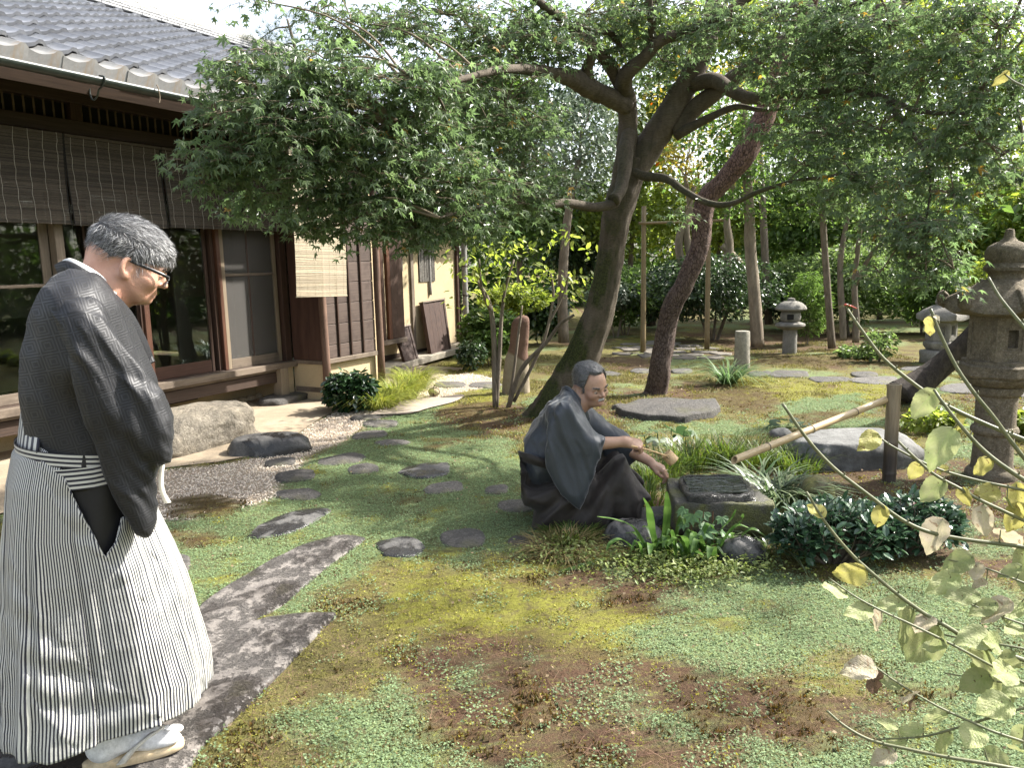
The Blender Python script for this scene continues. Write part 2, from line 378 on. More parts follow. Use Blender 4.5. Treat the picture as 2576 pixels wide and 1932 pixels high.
ys = np.array([-300, -80, -20, -4, 0, .7] + ys + [24, 32, 50, 90, 160, 300, 600]); xs = np.r_[-600, -250, -100, -40, -18, -11, np.arange(-7.5, 9, .055), 11, 16, 30, 80, 250, 600]
X, Y = np.meshgrid(xs, ys); x = X.ravel(); y = Y.ravel()
zn = zlook(x, y)
zcol = np.zeros((len(x), 3)); jit = np.random.default_rng(2)
for _ in range(5): zcol += ZC[zlook(x + jit.normal(0, .05, len(x)), y + jit.normal(0, .05, len(x)))] / 5
near = np.clip(1 - (np.hypot(x, y - 7) - 12) / 4, 0, 1)
zz = (gz(x, y) + zmound(x, y, zn) + .006 * fbm2(x, y, 16, 3, 31)) * near
b = NB('ground_moss_and_soil')
co = b.co()
zc = b.attr('zc')
n1 = b.noise(co, 90, 6, .7); n2 = b.noise(co, 9, 6, .65); n3 = b.noise(co, 28, 5, .7)
c = b.mix(b.ramp(n1, .3, .7), b.mix(1, zc, (.45, .42, .4), 'MULTIPLY'), b.mix(1, zc, (1.35, 1.3, 1.2), 'MULTIPLY'))
moss_ = b.math('SUBTRACT', 1.0, b.attr('gv', 'Fac'))
c = b.mix(b.math('MULTIPLY', b.math('MULTIPLY', b.ramp(n3, .52, .6), .65), moss_), c, (.085, .065, .036))
c = b.mix(b.math('MULTIPLY', b.math('MULTIPLY', b.ramp(b.noise(co, 52, 5, .7), .55, .63), b.ramp(n2, .42, .58)), b.math('MULTIPLY', moss_, .8)), c, (.235, .24, .055))
c = b.mix(b.math('MULTIPLY', b.math('MULTIPLY', b.ramp(b.noise(co, 3.3, 5, .7), .52, .62), .4), moss_), c, (.11, .085, .045))
M_GROUND = b.done(b.bsdf(c, .9, b.bump(b.math('ADD', b.noise(co, 160, 4, .7), b.noise(co, 45, 4, .7)), .012, .8), .15))
ground = MB().add(np.stack([x, y, zz], -1), grid_faces(len(ys), len(xs), False), zc=zcol, gv=(zn == 4).astype(float)).build('ground', M_GROUND)
tag(ground, kind='structure')

# ---- loose pebbles
M_PEB = mat('gravel_pebble', (.70, .61, .50), (.54, .46, .38), scale=.8, lo=.4, hi=.6, bump=0, isl=.45, rough=.85)
gpx = np.array(Z_GRAVEL); N = 70000
px_ = rng.uniform(gpx[:, 0].min() - .2, gpx[:, 0].max() + .2, N); py_ = rng.uniform(gpx[:, 1].min() - .2, gpx[:, 1].max() + .2, N)
k = (zlook(px_, py_) == 4) & (rng.random(N) < np.clip(12 / py_ ** 1.0, .5, 1)); px_, py_ = px_[k], py_[k]
tv = np.array([(1, 0, 0), (-1, 0, 0), (0, .8, 0), (0, -.8, 0), (0, 0, .6), (0, 0, -.4)]) * 1.0
tf = np.array([(0, 2, 4), (2, 1, 4), (1, 3, 4), (3, 0, 4), (2, 0, 5), (1, 2, 5), (3, 1, 5), (0, 3, 5)])
n = len(px_)
v, f = scatter(tv, tf, np.stack([px_, py_, gz(px_, py_) + rng.uniform(.0, .007, n)], -1), rot_from(rng.uniform(0, 6.3, n), rng.normal(0, .4, n), rng.normal(0, .4, n)), rng.uniform(.005, .0105, n))
tag(MB().add(v, f).build('gravel', M_PEB), 'pale beige gravel beside the veranda', 'gravel', kind='stuff')

# ---- low leafy cover, moss shoots, needles: real little leaves
def ground_points(N, ymin, ymax, xmin, xmax, zsel, dens=None):
    yy = np.exp(rng.uniform(np.log(ymin), np.log(ymax), N)); xx = rng.uniform(xmin, xmax, N)
    half = .72 * yy + .3; k = np.abs(xx) < half
    xx, yy = xx[k], yy[k]; z = zlook(xx + rng.normal(0, .015, len(xx)), yy + rng.normal(0, .015, len(xx))); k = np.isin(z, zsel)
    return xx[k], yy[k], z[k]
KEEP_OUT = []      # outlines of stones, filled below, keep leaves off the stones
def clear_of(xx, yy):
    k = np.ones(len(xx), bool)
    for q in KEEP_OUT: k &= ~poly_in(xx, yy, q)
    return k

# ---- stones ------------------------------------------------------------------------------
b = NB('stepping_stone_rock'); co = b.co(); nn = b.noise(co, 5, 8, .65); nf = b.noise(co, 70, 6, .7)
c = b.mix(b.ramp(nn, .35, .65), (.060, .056, .052), (.105, .096, .086)); c = b.mix(b.ramp(nf, .5, .72), c, (.17, .16, .145)); c = b.val(c, b.ramp(b.noise(co, 24, 8, .75), .3, .7), .55, 1.4); c = b.mix(b.math('MULTIPLY', b.ramp(b.noise(co, 2.2, 4), .56, .66), .5), c, (.10, .10, .045))
c = b.val(c, b.n('ObjectInfo').outputs['Random'], .75, 1.3)
M_STONE = b.done(b.bsdf(c, b.n('MapRange', Value=nn, From_Min=.35, From_Max=.65, To_Min=.5, To_Max=.9).outputs[0], b.bump(b.math('ADD', nf, b.math('MULTIPLY', b.noise(co, 16, 8, .7), 2.5)), .014, .9), .35))
b = NB('wet_dark_rock'); co = b.co(); nn = b.noise(co, 3.5, 8, .6, .4); nf = b.noise(co, 60, 6, .7); wet = b.ramp(nn, .44, .5)
c = b.mix(wet, b.mix(b.ramp(nf, .4, .7), (.085, .082, .078), (.14, .133, .122)), (.030, .029, .028))
M_WET = b.done(b.bsdf(c, b.n('MapRange', Value=wet, To_Min=.8, To_Max=.2).outputs[0], b.bump(b.math('ADD', nf, b.math('MULTIPLY', b.noise(co, 9, 6, .6), 3.0)), .008, .7), .5))
def slab_from(outline, h, dome=.012, seed=0, sub=3, edge=.03):
    q = catmull(np.array(list(outline) + [outline[0]]), sub)[:-1]; c = q.mean(0); n = len(q)
    rad = np.linalg.norm(q - c, axis=1).mean()
    e = min(edge, rad * .3)
    rings = [(.0, h + dome), (.3, h + dome * .9), (.6, h + dome * .62), (.82, h + dome * .25), (1 - e / rad, h - e * .06), (1 - e * .35 / rad, h - e * .34), (1.0, h - e * .9), (1.02, -.06)]
    v = []
    for s_, z_ in rings[1:]:
        p = c + (q - c) * s_
        dz = .35 * e * fbm2(p[:, 0] * 1.0, p[:, 1], 3.0 / max(rad, .1), 3, seed) + .012 * fbm2(p[:, 0], p[:, 1], 9, 3, seed + 3)
        v.append(np.c_[p, z_ + dz * (1 if z_ > 0 else 0)])
    v = np.vstack(v); f = grid_faces(len(rings) - 1, n)
    v = np.vstack([v, [c[0], c[1], h + dome]]); j = np.arange(n)
    t = np.stack([np.full(n, len(v) - 1), (j + 1) % n, j], 1)
    t = t[:, ::-1]; f = f[:, ::-1]
    return v, f[:, ::1], t, c, q
stone_i = 0
def stone(name, outline_px, h, label, m=None, cat='stone', group=None, dome=.012, edge=.03, zt=None, sub_=3):
    global stone_i; stone_i += 1
    if cat == 'stepping stone': h = .010 + h * .14; dome = .007; edge = .014
    z = h if zt is None else zt
    o2 = np.array([G(px, py, z)[:2] for px, py in outline_px])
    v, f, t, c, q = slab_from(o2, h, dome, stone_i, sub_, edge)
    v = v - np.array([c[0], c[1], 0]); g0 = float(gz(np.array([c[0]]), np.array([c[1]]))[0])
    o = MB().add(v, f, t).build(name, m or M_STONE, loc=(c[0], c[1], g0))
    KEEP_OUT.append([tuple(p) for p in c + (q - c) * (.92 if cat == 'stepping stone' else .985)])
    return tag(o, label, cat, group)
def ell(cx, cy, a, b_, tilt=0, n=9, seed=0):
    r_ = np.random.default_rng(seed + int(cx)); th = np.arange(n) / n * 2 * np.pi
    k = 1 + r_.uniform(-.13, .13, n); ex = np.abs(np.cos(th)) ** .8 * np.sign(np.cos(th)) * a * k; ey = np.abs(np.sin(th)) ** .8 * np.sign(np.sin(th)) * b_ * k
    return [(cx + ex[i], cy + ey[i] + tilt * ex[i]) for i in range(n)]
SG = 'stepping stones set in the moss'
SS = [([(530, 1158), (570, 1125), (640, 1100), (700, 1094), (716, 1100), (690, 1118), (650, 1140), (610, 1152), (560, 1160)], .035, 'long dark leaf-shaped stepping stone pointing at the wet slab'),
 (ell(866, 1178, 56, 21), .05, 'round black domed stepping stone between wet slab and mottled stone'),
 (ell(1004, 1160, 52, 22), .045, 'mottled grey rounded stepping stone behind the yellow moss'),
 (ell(645, 1066, 52, 13), .03, 'reddish brown flat oval stepping stone at the gravel edge'),
 (ell(638, 1026, 46, 13, -.1), .035, 'dark oval stepping stone half in gravel, half in moss'),
 (ell(605, 996, 36, 8, -.12), .03, 'small dark stone lying wholly in the gravel'),
 (ell(743, 991, 54, 13, -.1), .035, 'wide dark stepping stone in front of the gravel bend'),
 (ell(785, 1012, 36, 11, -.1), .03, 'small dark stepping stone just right of the wide dark one'),
 ([(858, 1020), (880, 1006), (920, 1000), (968, 998), (972, 1010), (965, 1024), (915, 1032), (880, 1028)], .04, 'large wet grey stepping stone with a sheen in mid lawn'),
 ([(912, 1058), (930, 1045), (990, 1037), (1002, 1050), (998, 1058), (930, 1066)], .025, 'pale olive flat stepping stone sunk in the green carpet'),
 (ell(1072, 1056, 27, 10, -.1), .03, 'small dark stepping stone left of the crouching man'),
 (ell(1116, 1090, 40, 14), .03, 'grey stepping stone by the crouching man\'s heel'),
 (ell(1140, 1166, 46, 13), .02, 'pale mossy flat stone in front of the crouching man'),
 (ell(848, 955, 40, 7, -.03), .03, 'thin grey stepping stone nearest the red-brown moss'),
 (ell(798, 938, 42, 9, -.1), .035, 'grey stepping stone, middle one at the gravel bend'),
 (ell(822, 914, 40, 8), .035, 'dark round stepping stone, farthest dark one in the gravel'),
 (ell(790, 901, 34, 6, -.03), .025, 'pale tan stepping stone at the end of the paved strip'),
 (ell(380, 1216, 34, 26), .07, 'dark rounded rock peeking out behind the striped skirt'),
 (ell(970, 829, 34, 7), .06, 'rounded brown stone in pale gravel by the ribbon grass'),
 (ell(1048, 829, 36, 7), .06, 'rounded brown stone left of the thin-stemmed shrub'),
 (ell(895, 824, 24, 8), .07, 'small pale boulder at the foot of the ribbon grass')]
for q, h_, lb in SS: stone('stepping_stone', q, h_, lb, M_WET if 'wet' in lb else None, 'stepping stone', SG)
FS = [(ell(1305, 806, 34, 5), 'flat grey stone between the maple and the pine, left one'), (ell(1385, 800, 24, 5), 'flat grey stone touching the pine trunk on its left'), (ell(1472, 800, 24, 5), 'flat grey stone between the pine and the ribbon-leaf clump'),
 (ell(1640, 806, 26, 6), 'grey stone just right of the ribbon-leaf clump'), (ell(1706, 806, 46, 7), 'wide grey stone below the round-capped lantern'), (ell(1793, 818, 44, 6), 'flat pale stone in yellow moss, left of the twin stones'),
 (ell(1868, 807, 32, 6), 'smaller back stone of the twin stones behind the bamboo post'), (ell(1890, 820, 54, 8), 'larger front stone of the twin stones behind the bamboo post'),
 (ell(1985, 795, 42, 6), 'grey stone in shade below the squat lantern'), (ell(2090, 838, 58, 10), 'grey stone right of the leaning dark trunk'), (ell(2205, 845, 40, 12), 'grey stone right of the tall lantern pillar'),
 (ell(1230, 812, 30, 5), 'flat stone behind the maple trunk, left of it')]
for q, lb in FS: stone('stepping_stone', q, .06, lb, None, 'stepping stone', 'stepping stones of the rear path', dome=.02, edge=.05)
# long slabs, the stone under the man, the flat slab by the pine
b = NB('rough_wet_slab'); co = b.co('Object'); nn = b.noise(co, 2.6, 9, .7); nf = b.noise(co, 34, 8, .78); pit = b.ramp(b.noise(co, 11, 8, .75), .47, .58); wet = b.ramp(nn, .47, .55)
c = b.mix(b.ramp(nf, .35, .7), (.10, .09, .083), (.25, .225, .20)); c = b.mix(b.math('MULTIPLY', pit, .65), c, (.062, .056, .051)); c = b.mix(b.math('MULTIPLY', wet, .6), c, (.045, .038, .035)); c = b.mix(b.math('MULTIPLY', b.ramp(b.noise(co, 4.5, 4), .6, .7), .35), c, (.10, .09, .03))
M_SLAB = b.done(b.bsdf(c, b.n('MapRange', Value=wet, To_Min=.75, To_Max=.28).outputs[0], b.bump(b.math('ADD', b.math('MULTIPLY', nf, .6), b.math('MULTIPLY', b.math('SUBTRACT', 1.0, pit), 2.0)), .009, .9), .45))
stone('stone_slab', [(400, 1330), (455, 1283), (560, 1218), (640, 1178), (725, 1150), (790, 1155), (775, 1172), (715, 1215), (655, 1265), (615, 1300), (560, 1330), (470, 1400), (380, 1440)], .02, 'long wet pitted slab running back toward the mottled stone', M_SLAB, 'stone slab', dome=.004, edge=.03)
stone('stone_slab', [(300, 1500), (440, 1385), (545, 1335), (640, 1318), (727, 1316), (700, 1348), (600, 1450), (520, 1530), (440, 1600), (370, 1690), (150, 1800)], .024, 'near weathered slab with pale right edge beside the striped skirt', M_SLAB, 'stone slab', dome=.004, edge=.035)
stone('standing_stone_step', [(-60, 1640), (-40, 1580), (120, 1555), (300, 1545), (400, 1560), (418, 1600), (395, 1640), (330, 1690), (0, 1800)], .062, 'dark flat stone under the standing man\'s sandals', M_WET, 'stepping stone', dome=.003, edge=.03)
stone('flat_rock', [(1330, 880), (1372, 868), (1376, 864), (1440, 860), (1500, 864), (1546, 862), (1556, 878), (1536, 892), (1500, 894), (1480, 902), (1430, 897), (1400, 899), (1345, 888)], .075, 'broad flat grey rock lying in front of the red pine', None, 'rock', dome=.004, edge=.02, zt=.06, sub_=1)
# paved strip, earthen apron and crazy paving of the rear path
M_PAVE = mat('tamped_earth', (.30, .24, .165), (.23, .185, .13), (.34, .285, .21), scale=7, rough=.92, bump=.3, bscale=120)
def sheet(name, px, z, m, kind='structure', n=5):
    q = np.array([G(a, b_, z) for a, b_ in px]); q = catmull(np.vstack([q, q[:1]]), n)[:-1]; q[:, 2] = z
    bm = bmesh.new(); bm.faces.new([bm.verts.new(p) for p in q]); bmesh.ops.triangulate(bm, faces=bm.faces[:])
    me = bpy.data.meshes.new(name); bm.to_mesh(me); bm.free(); me.materials.append(m)
    KEEP_OUT.append([tuple(p[:2]) for p in q]); o = link(name, me)
    return tag(o, kind=kind)
strip = sheet('path', [(800, 895), (850, 868), (930, 860), (1000, 852), (985, 866), (930, 880), (880, 893)], .022, mat('paved_strip', (.33, .27, .22), (.26, .22, .185), scale=14, bump=.3, bscale=200, rough=.9))
pave = bpy.data.objects.new('rear_path', None); col.objects.link(pave); tag(pave, kind='structure')
M_FLAG = mat('flagstone', (.16, .14, .115), (.11, .098, .08), scale=8, bump=.5, rnd=.2, rough=.85)
base = MB(); fl = 0
pq = gp([(1310, 752), (1400, 738), (1480, 742), (1560, 760), (1590, 772), (1540, 782), (1440, 776), (1340, 768)])
pqa = np.array(pq); rr = np.random.default_rng(5); gx = np.arange(pqa[:, 0].min(), pqa[:, 0].max(), .42); gy = np.arange(pqa[:, 1].min(), pqa[:, 1].max(), .42)
for i, a in enumerate(gx):
    for j, bq in enumerate(gy):
        cx, cyy = a + rr.uniform(-.07, .07) + (.2 if j % 2 else 0), bq + rr.uniform(-.07, .07)
        if not poly_in(np.array([cx]), np.array([cyy]), pq)[0]: continue
        th = np.sort(rr.uniform(0, 6.28, 6) * .25 + np.arange(6) / 6 * 6.28); r_ = rr.uniform(.17, .24, 6)
        o2 = np.stack([cx + r_ * np.cos(th), cyy + r_ * np.sin(th)], -1)
        v, f, t, c, q = slab_from(o2, .025, .003, i * 7 + j, 1, .015)
        MB().add(v - np.array([c[0], c[1], 0]), f, t).build('flagstone', M_FLAG, pave, loc=(c[0], c[1], 0))
# ================================================================== the house on the left
HANG = R(28); hdir = np.array([math.sin(HANG), math.cos(HANG), 0]); ndir = np.array([math.cos(HANG), -math.sin(HANG), 0])
HP0 = G(704 / S, 1013 / S)
house = empty('house', (HP0[0], HP0[1], 0), R(90) - HANG, 'dark timber tea house with grey tiled roof and ochre walls', 'house')
def HP(px, py, d):          # photo pixel (full size) on the upright plane d in front of the facade -> local x, y, z
    r_ = ray(px, py); t = ((HP0 - CAM) @ ndir + d) / (r_ @ ndir); q = CAM + r_ * t
    return np.array([(q - HP0) @ hdir, -d, q[2]])
def HW(s, d, z): return HP0 * np.array([1, 1, 0]) + hdir * s + ndir * d + np.array([0, 0, z])
def wood(name, c1, c2, grain=(60, 60, 3), rough=.7, c3=None, bump=.5, rnd=.15, spec=.3):
    b = NB(name); g = b.co('Object', grain); n1 = b.noise(g, 1.0, 8, .65, .3)
    c = b.mix(b.ramp(n1, .3, .7), c1, c2); w = b.noise(b.co('Object'), 2.5, 5, .6)
    if c3: c = b.mix(b.ramp(w, .5, .68), c, c3)
    c = b.val(c, b.n('ObjectInfo').outputs['Random'], 1 - rnd, 1 + rnd)
    return b.done(b.bsdf(c, rough, b.bump(n1, .003, bump), spec))
W_DARKV = wood('old_dark_wood_upright', (.030, .017, .012), (.065, .036, .024))
W_DARKH = wood('old_dark_wood_level', (.030, .019, .014), (.066, .042, .030), (3, 60, 60))
W_REDV = wood('red_brown_wood_upright', (.058, .025, .016), (.105, .048, .028), rough=.5)
W_REDH = wood('red_brown_wood_level', (.052, .024, .017), (.092, .044, .029), (3, 60, 60), rough=.5)
W_GREYV = wood('weathered_wood_upright', (.11, .086, .063), (.20, .16, .12), c3=(.08, .062, .046))
W_GREYH = wood('weathered_wood_level', (.10, .075, .056), (.20, .16, .12), (3, 60, 60), c3=(.06, .045, .034))
W_PALEV = wood('pale_wood_upright', (.16, .125, .085), (.25, .20, .14))
W_BOARD = wood('shutter_box_board', (.047, .033, .027), (.090, .065, .053), (2.5, 40, 55), c3=(.040, .027, .022), rnd=.22)
W_PLANK = wood('cedar_end_panel', (.036, .018, .013), (.078, .041, .029), (1, 14, 1.6), rough=.55)
M_OCHRE = mat('ochre_plaster', (.42, .335, .205), (.37, .295, .18), (.46, .37, .235), scale=3, rough=.93, bump=.25, bscale=180, bdist=.002)
M_CONC = mat('concrete_ledge', (.30, .265, .21), (.22, .20, .16), scale=9, rough=.9, bump=.4, bscale=120)
def hb(name, s0, s1, d0, d1, z0, z1, m, parent=None, b=.004):
    v, q, t = cbox(s0, s1, -d1, -d0, z0, z1, b); c = v.mean(0)
    return MB().add(v - c, q, t).build(name, m, parent or house, smooth=False, loc=c)
# floor, sill, beams, foundation
hb('veranda_sill', -6.2, .26, -.02, .07, .40, .468, W_GREYH)
hb('door_track', -6.2, .24, -.16, -.022, .42, .475, W_DARKH)
hb('edge_beam', -6.2, .06, -.06, .0, .24, .36, W_DARKH)
hb('edge_strip', -6.2, .0, -.01, .012, .368, .392, W_GREYH)
hb('foundation_wall', -6.2, .13, -.62, -.50, -.05, .42, M_OCHRE)
hb('foundation_wall', .13, .25, -.62, .0, -.05, .40, M_OCHRE)
vent = hb('foundation_vent', -1.75, -.72, -.505, -.49, .13, .26, W_DARKH)
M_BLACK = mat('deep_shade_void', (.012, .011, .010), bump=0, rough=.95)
for k in range(4): hb('vent_opening', -1.68 + k * .24, -1.49 + k * .24, -.489, -.485, .155, .235, M_BLACK, vent)
hb('veranda_post', -.02, .105, -.06, .065, .05, .40, W_PALEV)
hb('corner_post', .14, .235, -.08, .015, .42, 2.62, W_DARKV)
hb('shutter_gap_shade', .12, .139, -.12, -.05, .475, 2.6, M_BLACK)  # black strip painted in for the shade of the gap beside the screen door
hb('lintel', -6.2, .24, -.16, .015, 2.33, 2.45, W_DARKH)
hb('lintel_beam', -6.2, .6, -.04, .05, 2.71, 2.825, W_DARKH)
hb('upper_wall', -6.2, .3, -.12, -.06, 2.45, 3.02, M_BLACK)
hb('wall_plate', -6.2, 1.6, -.05, .06, 2.97, 3.10, W_DARKH)
M_BARB = wood('bamboo_transom_bar', (.09, .06, .04), (.15, .11, .075), (60, 60, 4))
me_bar = None
for k in range(44):
    s_ = -3.30 + k * .0815
    if abs(s_ + 2.145) < .05: continue
    if me_bar is None:
        v, f = tube([(0, 0, 2.825), (0, 0, 2.88), (0, 0, 2.885), (0, 0, 2.93), (0, 0, 2.97)], [.009, .0085, .0105, .0085, .009], 6, False); me_bar = MB().add(v, f).mesh('transom_bar', M_BARB)
    link('transom_bar', me_bar, house, (s_, .0, 0))
for s_ in (-4.05, -2.15, -.25): hb('transom_post', s_ - .05, s_ + .05, -.03, .045, 2.826, 2.97, W_DARKV)
# the rooms behind the glass
M_TATAMI = mat('tatami', (.42, .35, .20), (.36, .29, .16), stretch=(2, 40, 1), scale=6, bump=.4, bscale=30, rough=.85)
M_INWALL = mat('room_plaster', (.30, .275, .235), (.25, .23, .195), scale=2, rough=.95, bump=0)
hb('room_floor', -6.2, .12, -4.0, -.162, .36, .462, M_TATAMI)
hb('room_back_wall', -6.2, 1.6, -4.1, -4.0, .3, 2.9, M_INWALL)
hb('room_ceiling', -6.2, 1.6, -4.0, -.17, 2.5, 2.56, W_DARKH)
hb('room_side_wall', 1.5, 1.6, -4.0, -.62, .3, 2.5, M_INWALL)
hb('room_side_wall', -6.3, -6.2, -4.0, -.1, .3, 2.9, M_INWALL)
hb('inner_partition', -2.6, -2.2, -1.62, -1.55, .462, 2.4, M_INWALL)
hb('inner_partition', -1.95, -1.2, -2.42, -2.35, 1.05, 2.4, M_INWALL)
hb('inner_post', -1.2, -1.09, -1.65, -1.54, .462, 2.5, W_DARKV)
hb('inner_screen', -.72, .1, -.75, -.72, .462, 2.4, M_INWALL)
hb('tatami_edge', -3.4, .1, -.92, -.86, .4625, .465, M_BLACK)
# glass and insect screen
b = NB('window_glass'); gl = b.n('BsdfGlossy', Color=(.9, .95, .93), Roughness=.02); tr = b.n('BsdfTransparent', Color=(.78, .82, .80)); fr = b.n('Fresnel', IOR=1.42)
ms = b.n('MixShader', Fac=fr); b.set(ms.inputs[1], tr); b.set(ms.inputs[2], gl); M_GLASS = b.done(ms)
b = NB('insect_screen'); df = b.bsdf((.075, .07, .064), .7); tr = b.n('BsdfTransparent', Color=(.8, .8, .78)); ms = b.n('MixShader', Fac=.62); b.set(ms.inputs[1], tr); b.set(ms.inputs[2], df); M_SCREEN = b.done(ms)
def sliding(name, s0, s1, d, z0, z1, mv, mh, pane, st=.045, rail=.10, mid=None, top=.05, th=.032, mun=None):
    dr = hb(name, s0, s0 + st, d - th / 2, d + th / 2, z0, z1, mv)
    def p(n_, a, b_, c_, e_, m_, t_=th):
        v, q, t = cbox(a, b_, -(d + t_ / 2), -(d - t_ / 2), c_, e_, .003); c0 = np.array(dr.location); c = v.mean(0)
        return MB().add(v - c, q, t).build(n_, m_, dr, smooth=False, loc=c - c0)
    p('stile', s1 - st, s1, z0, z1, mv); p('bottom_rail', s0 + st + .001, s1 - st - .001, z0, z0 + rail, mh, th * .8); p('top_rail', s0 + st + .001, s1 - st - .001, z1 - top, z1, mh, th * .8)
    if mid: p('middle_rail', s0 + st + .001, s1 - st - .001, mid - .014, mid + .014, mh, th * .7)
    p('pane', s0 + st + .001, s1 - st - .001, z0 + rail, z1 - top, pane, .006)
    for m_ in mun or (): p('muntin', m_ - .011, m_ + .011, z0 + rail, z1 - top, W_DARKV, .012)
    return dr
sliding('sliding_glass_door', -3.38, -2.44, -.10, .475, 2.33, W_GREYV, W_GREYH, M_GLASS, .075, .09, 1.44)
hb('door_post', -2.435, -2.36, -.085, .005, .475, 2.33, W_GREYV)
sliding('sliding_glass_door', -2.34, -1.60, -.115, .475, 2.33, W_DARKV, W_DARKH, M_GLASS, .05, .11, None, mun=(-2.1,))
hb('door_edge', -1.635, -1.575, -.062, -.02, .475, 2.33, W_REDV)
sliding('sliding_glass_door', -1.57, -.80, -.10, .475, 2.33, W_DARKV, W_REDH, M_GLASS, .04, .125)
sliding('sliding_glass_door', -4.9, -3.40, -.14, .475, 2.33, W_DARKV, W_DARKH, M_GLASS, .06, .1, 1.44)
hb('door_edge', -.775, -.735, -.14, -.05, .475, 2.33, W_DARKV); hb('door_edge', -.728, -.682, -.09, -.012, .475, 2.33, W_REDV)
sliding('screen_door', -.675, .115, -.045, .475, 2.33, W_PALEV, W_GREYH, M_SCREEN, .05, .105, 1.48, th=.04, mun=(-.29,))
# shutter box: end panel, frame, boards, battens
box_ = empty('shutter_box', (.26, -.5, 0), 0, parent=house)
def bb(name, s0, s1, d0, d1, z0, z1, m, b=.004):
    v, q, t = cbox(s0 - .26, s1 - .26, .5 - d1, .5 - d0, z0, z1, b); c = v.mean(0)
    return MB().add(v - c, q, t).build(name, m, box_, smooth=False, loc=c)
bb('end_panel', .245, .262, .02, .455, .475, 2.6, W_PLANK); bb('bottom_rail', .24, 1.24, .46, .52, .435, .49, W_GREYH); bb('end_rail', .235, .285, -.0, .458, .43, .474, W_GREYH)
v, f, t = tube([(0, 0, 0), (.004, 0, .5), (-.003, 0, 1.2), (.004, 0, 1.9), (0, 0, 2.75)], [.048, .046, .044, .043, .042], 12, True, .08, 3)
me_post = MB().add(v, f, t).mesh('round_post', wood('round_log_post', (.085, .05, .036), (.17, .105, .075), (30, 30, 2), c3=(.06, .036, .026)))
link('round_post', me_post, box_, (0, -.0, .02)); link('round_post', me_post, box_, (.99, -.02, .02))
z_ = .49; bh = [.155, .24, .235, .24, .235, .23, .24, .235, .23, .14]
for hh in bh:
    bb('board', .31, 1.2, .472 + random.uniform(0, .004), .494, z_ + .002, z_ + hh - .002, W_BOARD, .005); z_ += hh
for s_ in (.50, .72, .945): bb('batten', s_ - .0125, s_ + .0125, .499, .518, .49, z_, W_DARKV)
bb('inner_frame', .285, 1.2, .44, .47, .49, z_, W_DARKV)
bb('top_rail', .26, 1.24, .44, .53, z_ + .002, z_ + .07, W_DARKH)
bb('lower_wall', .26, 1.24, .40, .45, -.05, .43, M_OCHRE); bb('lower_end_wall', .262, .30, .0, .40, -.05, .43, M_OCHRE); bb('base_board', .258, .261, .02, .44, .10, .16, W_GREYH)
# rear wing: wall, bay window, lattice windows, pipes
hb('rear_wall', 1.20, 4.92, -.72, -.6, -.05, 2.75, M_OCHRE); hb('rear_end_wall', 4.78, 4.92, -4.0, -.722, -.05, 2.75, M_OCHRE)
hb('link_wall', 1.20, 1.32, -.598, .42, -.05, 2.9, M_OCHRE)
hb('skirting', 1.45, 4.9, -.598, -.588, .12, .2, W_DARKH)
hb('wall_post', 3.52, 3.60, -.6, -.565, .1, 2.6, W_GREYV); hb('wall_post', 4.86, 4.95, -.61, -.55, .1, 2.6, W_DARKV)
bay = hb('bay_window', 1.34, 2.98, -.598, -.30, .40, .47, W_GREYH)
def byw(n_, s0, s1, d0, d1, z0, z1, m):
    v, q, t = cbox(s0, s1, -d1, -d0, z0, z1, .004); c0 = np.array(bay.location); c = v.mean(0); MB().add(v - c, q, t).build(n_, m, bay, smooth=False, loc=c - c0)
byw('pane', 1.5, 2.36, -.335, -.33, .58, 2.2, M_GLASS); byw('bottom_rail', 1.5, 2.36, -.35, -.325, .475, .58, W_GREYH)
byw('stile', 2.365, 2.43, -.36, -.315, .475, 2.3, W_REDV); byw('stile', 2.435, 2.5, -.36, -.32, .475, 2.3, W_DARKV); byw('stile', 2.56, 2.63, -.36, -.305, .475, 2.3, W_REDV); byw('cheek', 2.66, 2.97, -.36, -.33, .475, 2.35, W_DARKV); byw('stile', 1.4, 1.498, -.36, -.315, .475, 2.3, W_DARKV); byw('head', 1.34, 2.98, -.598, -.3, 2.36, 2.45, W_DARKH)
hb('bay_post', 2.30, 2.40, -.45, -.36, .05, .398, W_GREYV)
M_REED = mat('lattice_reed', (.42, .40, .36), (.22, .20, .18), scale=30, bump=0, rough=.8, isl=.4)
for s0, s1, z0, z1 in ((3.10, 3.34, 1.45, 2.05), (3.77, 4.23, 1.27, 2.0)):
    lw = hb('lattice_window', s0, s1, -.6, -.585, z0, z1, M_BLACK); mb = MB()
    for i in range(int((s1 - s0) / .022)):
        a = s0 + .011 + i * .022 - (s0 + s1) / 2; v, f = tube([(a, -.012, -(z1 - z0) / 2), (a + random.uniform(-.006, .006), -.012, 0), (a, -.012, (z1 - z0) / 2)], .0055, 4, False); mb.add(v, f)
    mb.build('lattice', M_REED, lw)
def pipe(name, P, r_, m, parent=None):
    v, f, t = tube(catmull(P, 4), r_, 10); return MB().add(v, f, t).build(name, m, parent or house)
M_PIPE = mat('grey_downpipe', (.26, .25, .235), (.19, .18, .165), scale=10, rough=.55, bump=.1)
dp = pipe('downpipe', [(4.06, .575, 1.05), (4.06, .575, 1.6), (4.07, .575, 2.6)], .022, M_PIPE)
dp = pipe('downpipe', [(5.02, .50, .2), (5.02, .50, 1.2), (5.02, .50, 2.6)], .05, M_PIPE)
for z_ in (.55, 1.0, 1.5): 
    v, f = lathe([(.05, -.01), (.056, -.01), (.056, .01), (.05, .01)], 12); MB().add(v, f).build('pipe_band', W_DARKV, dp, loc=(5.02, .50, z_))
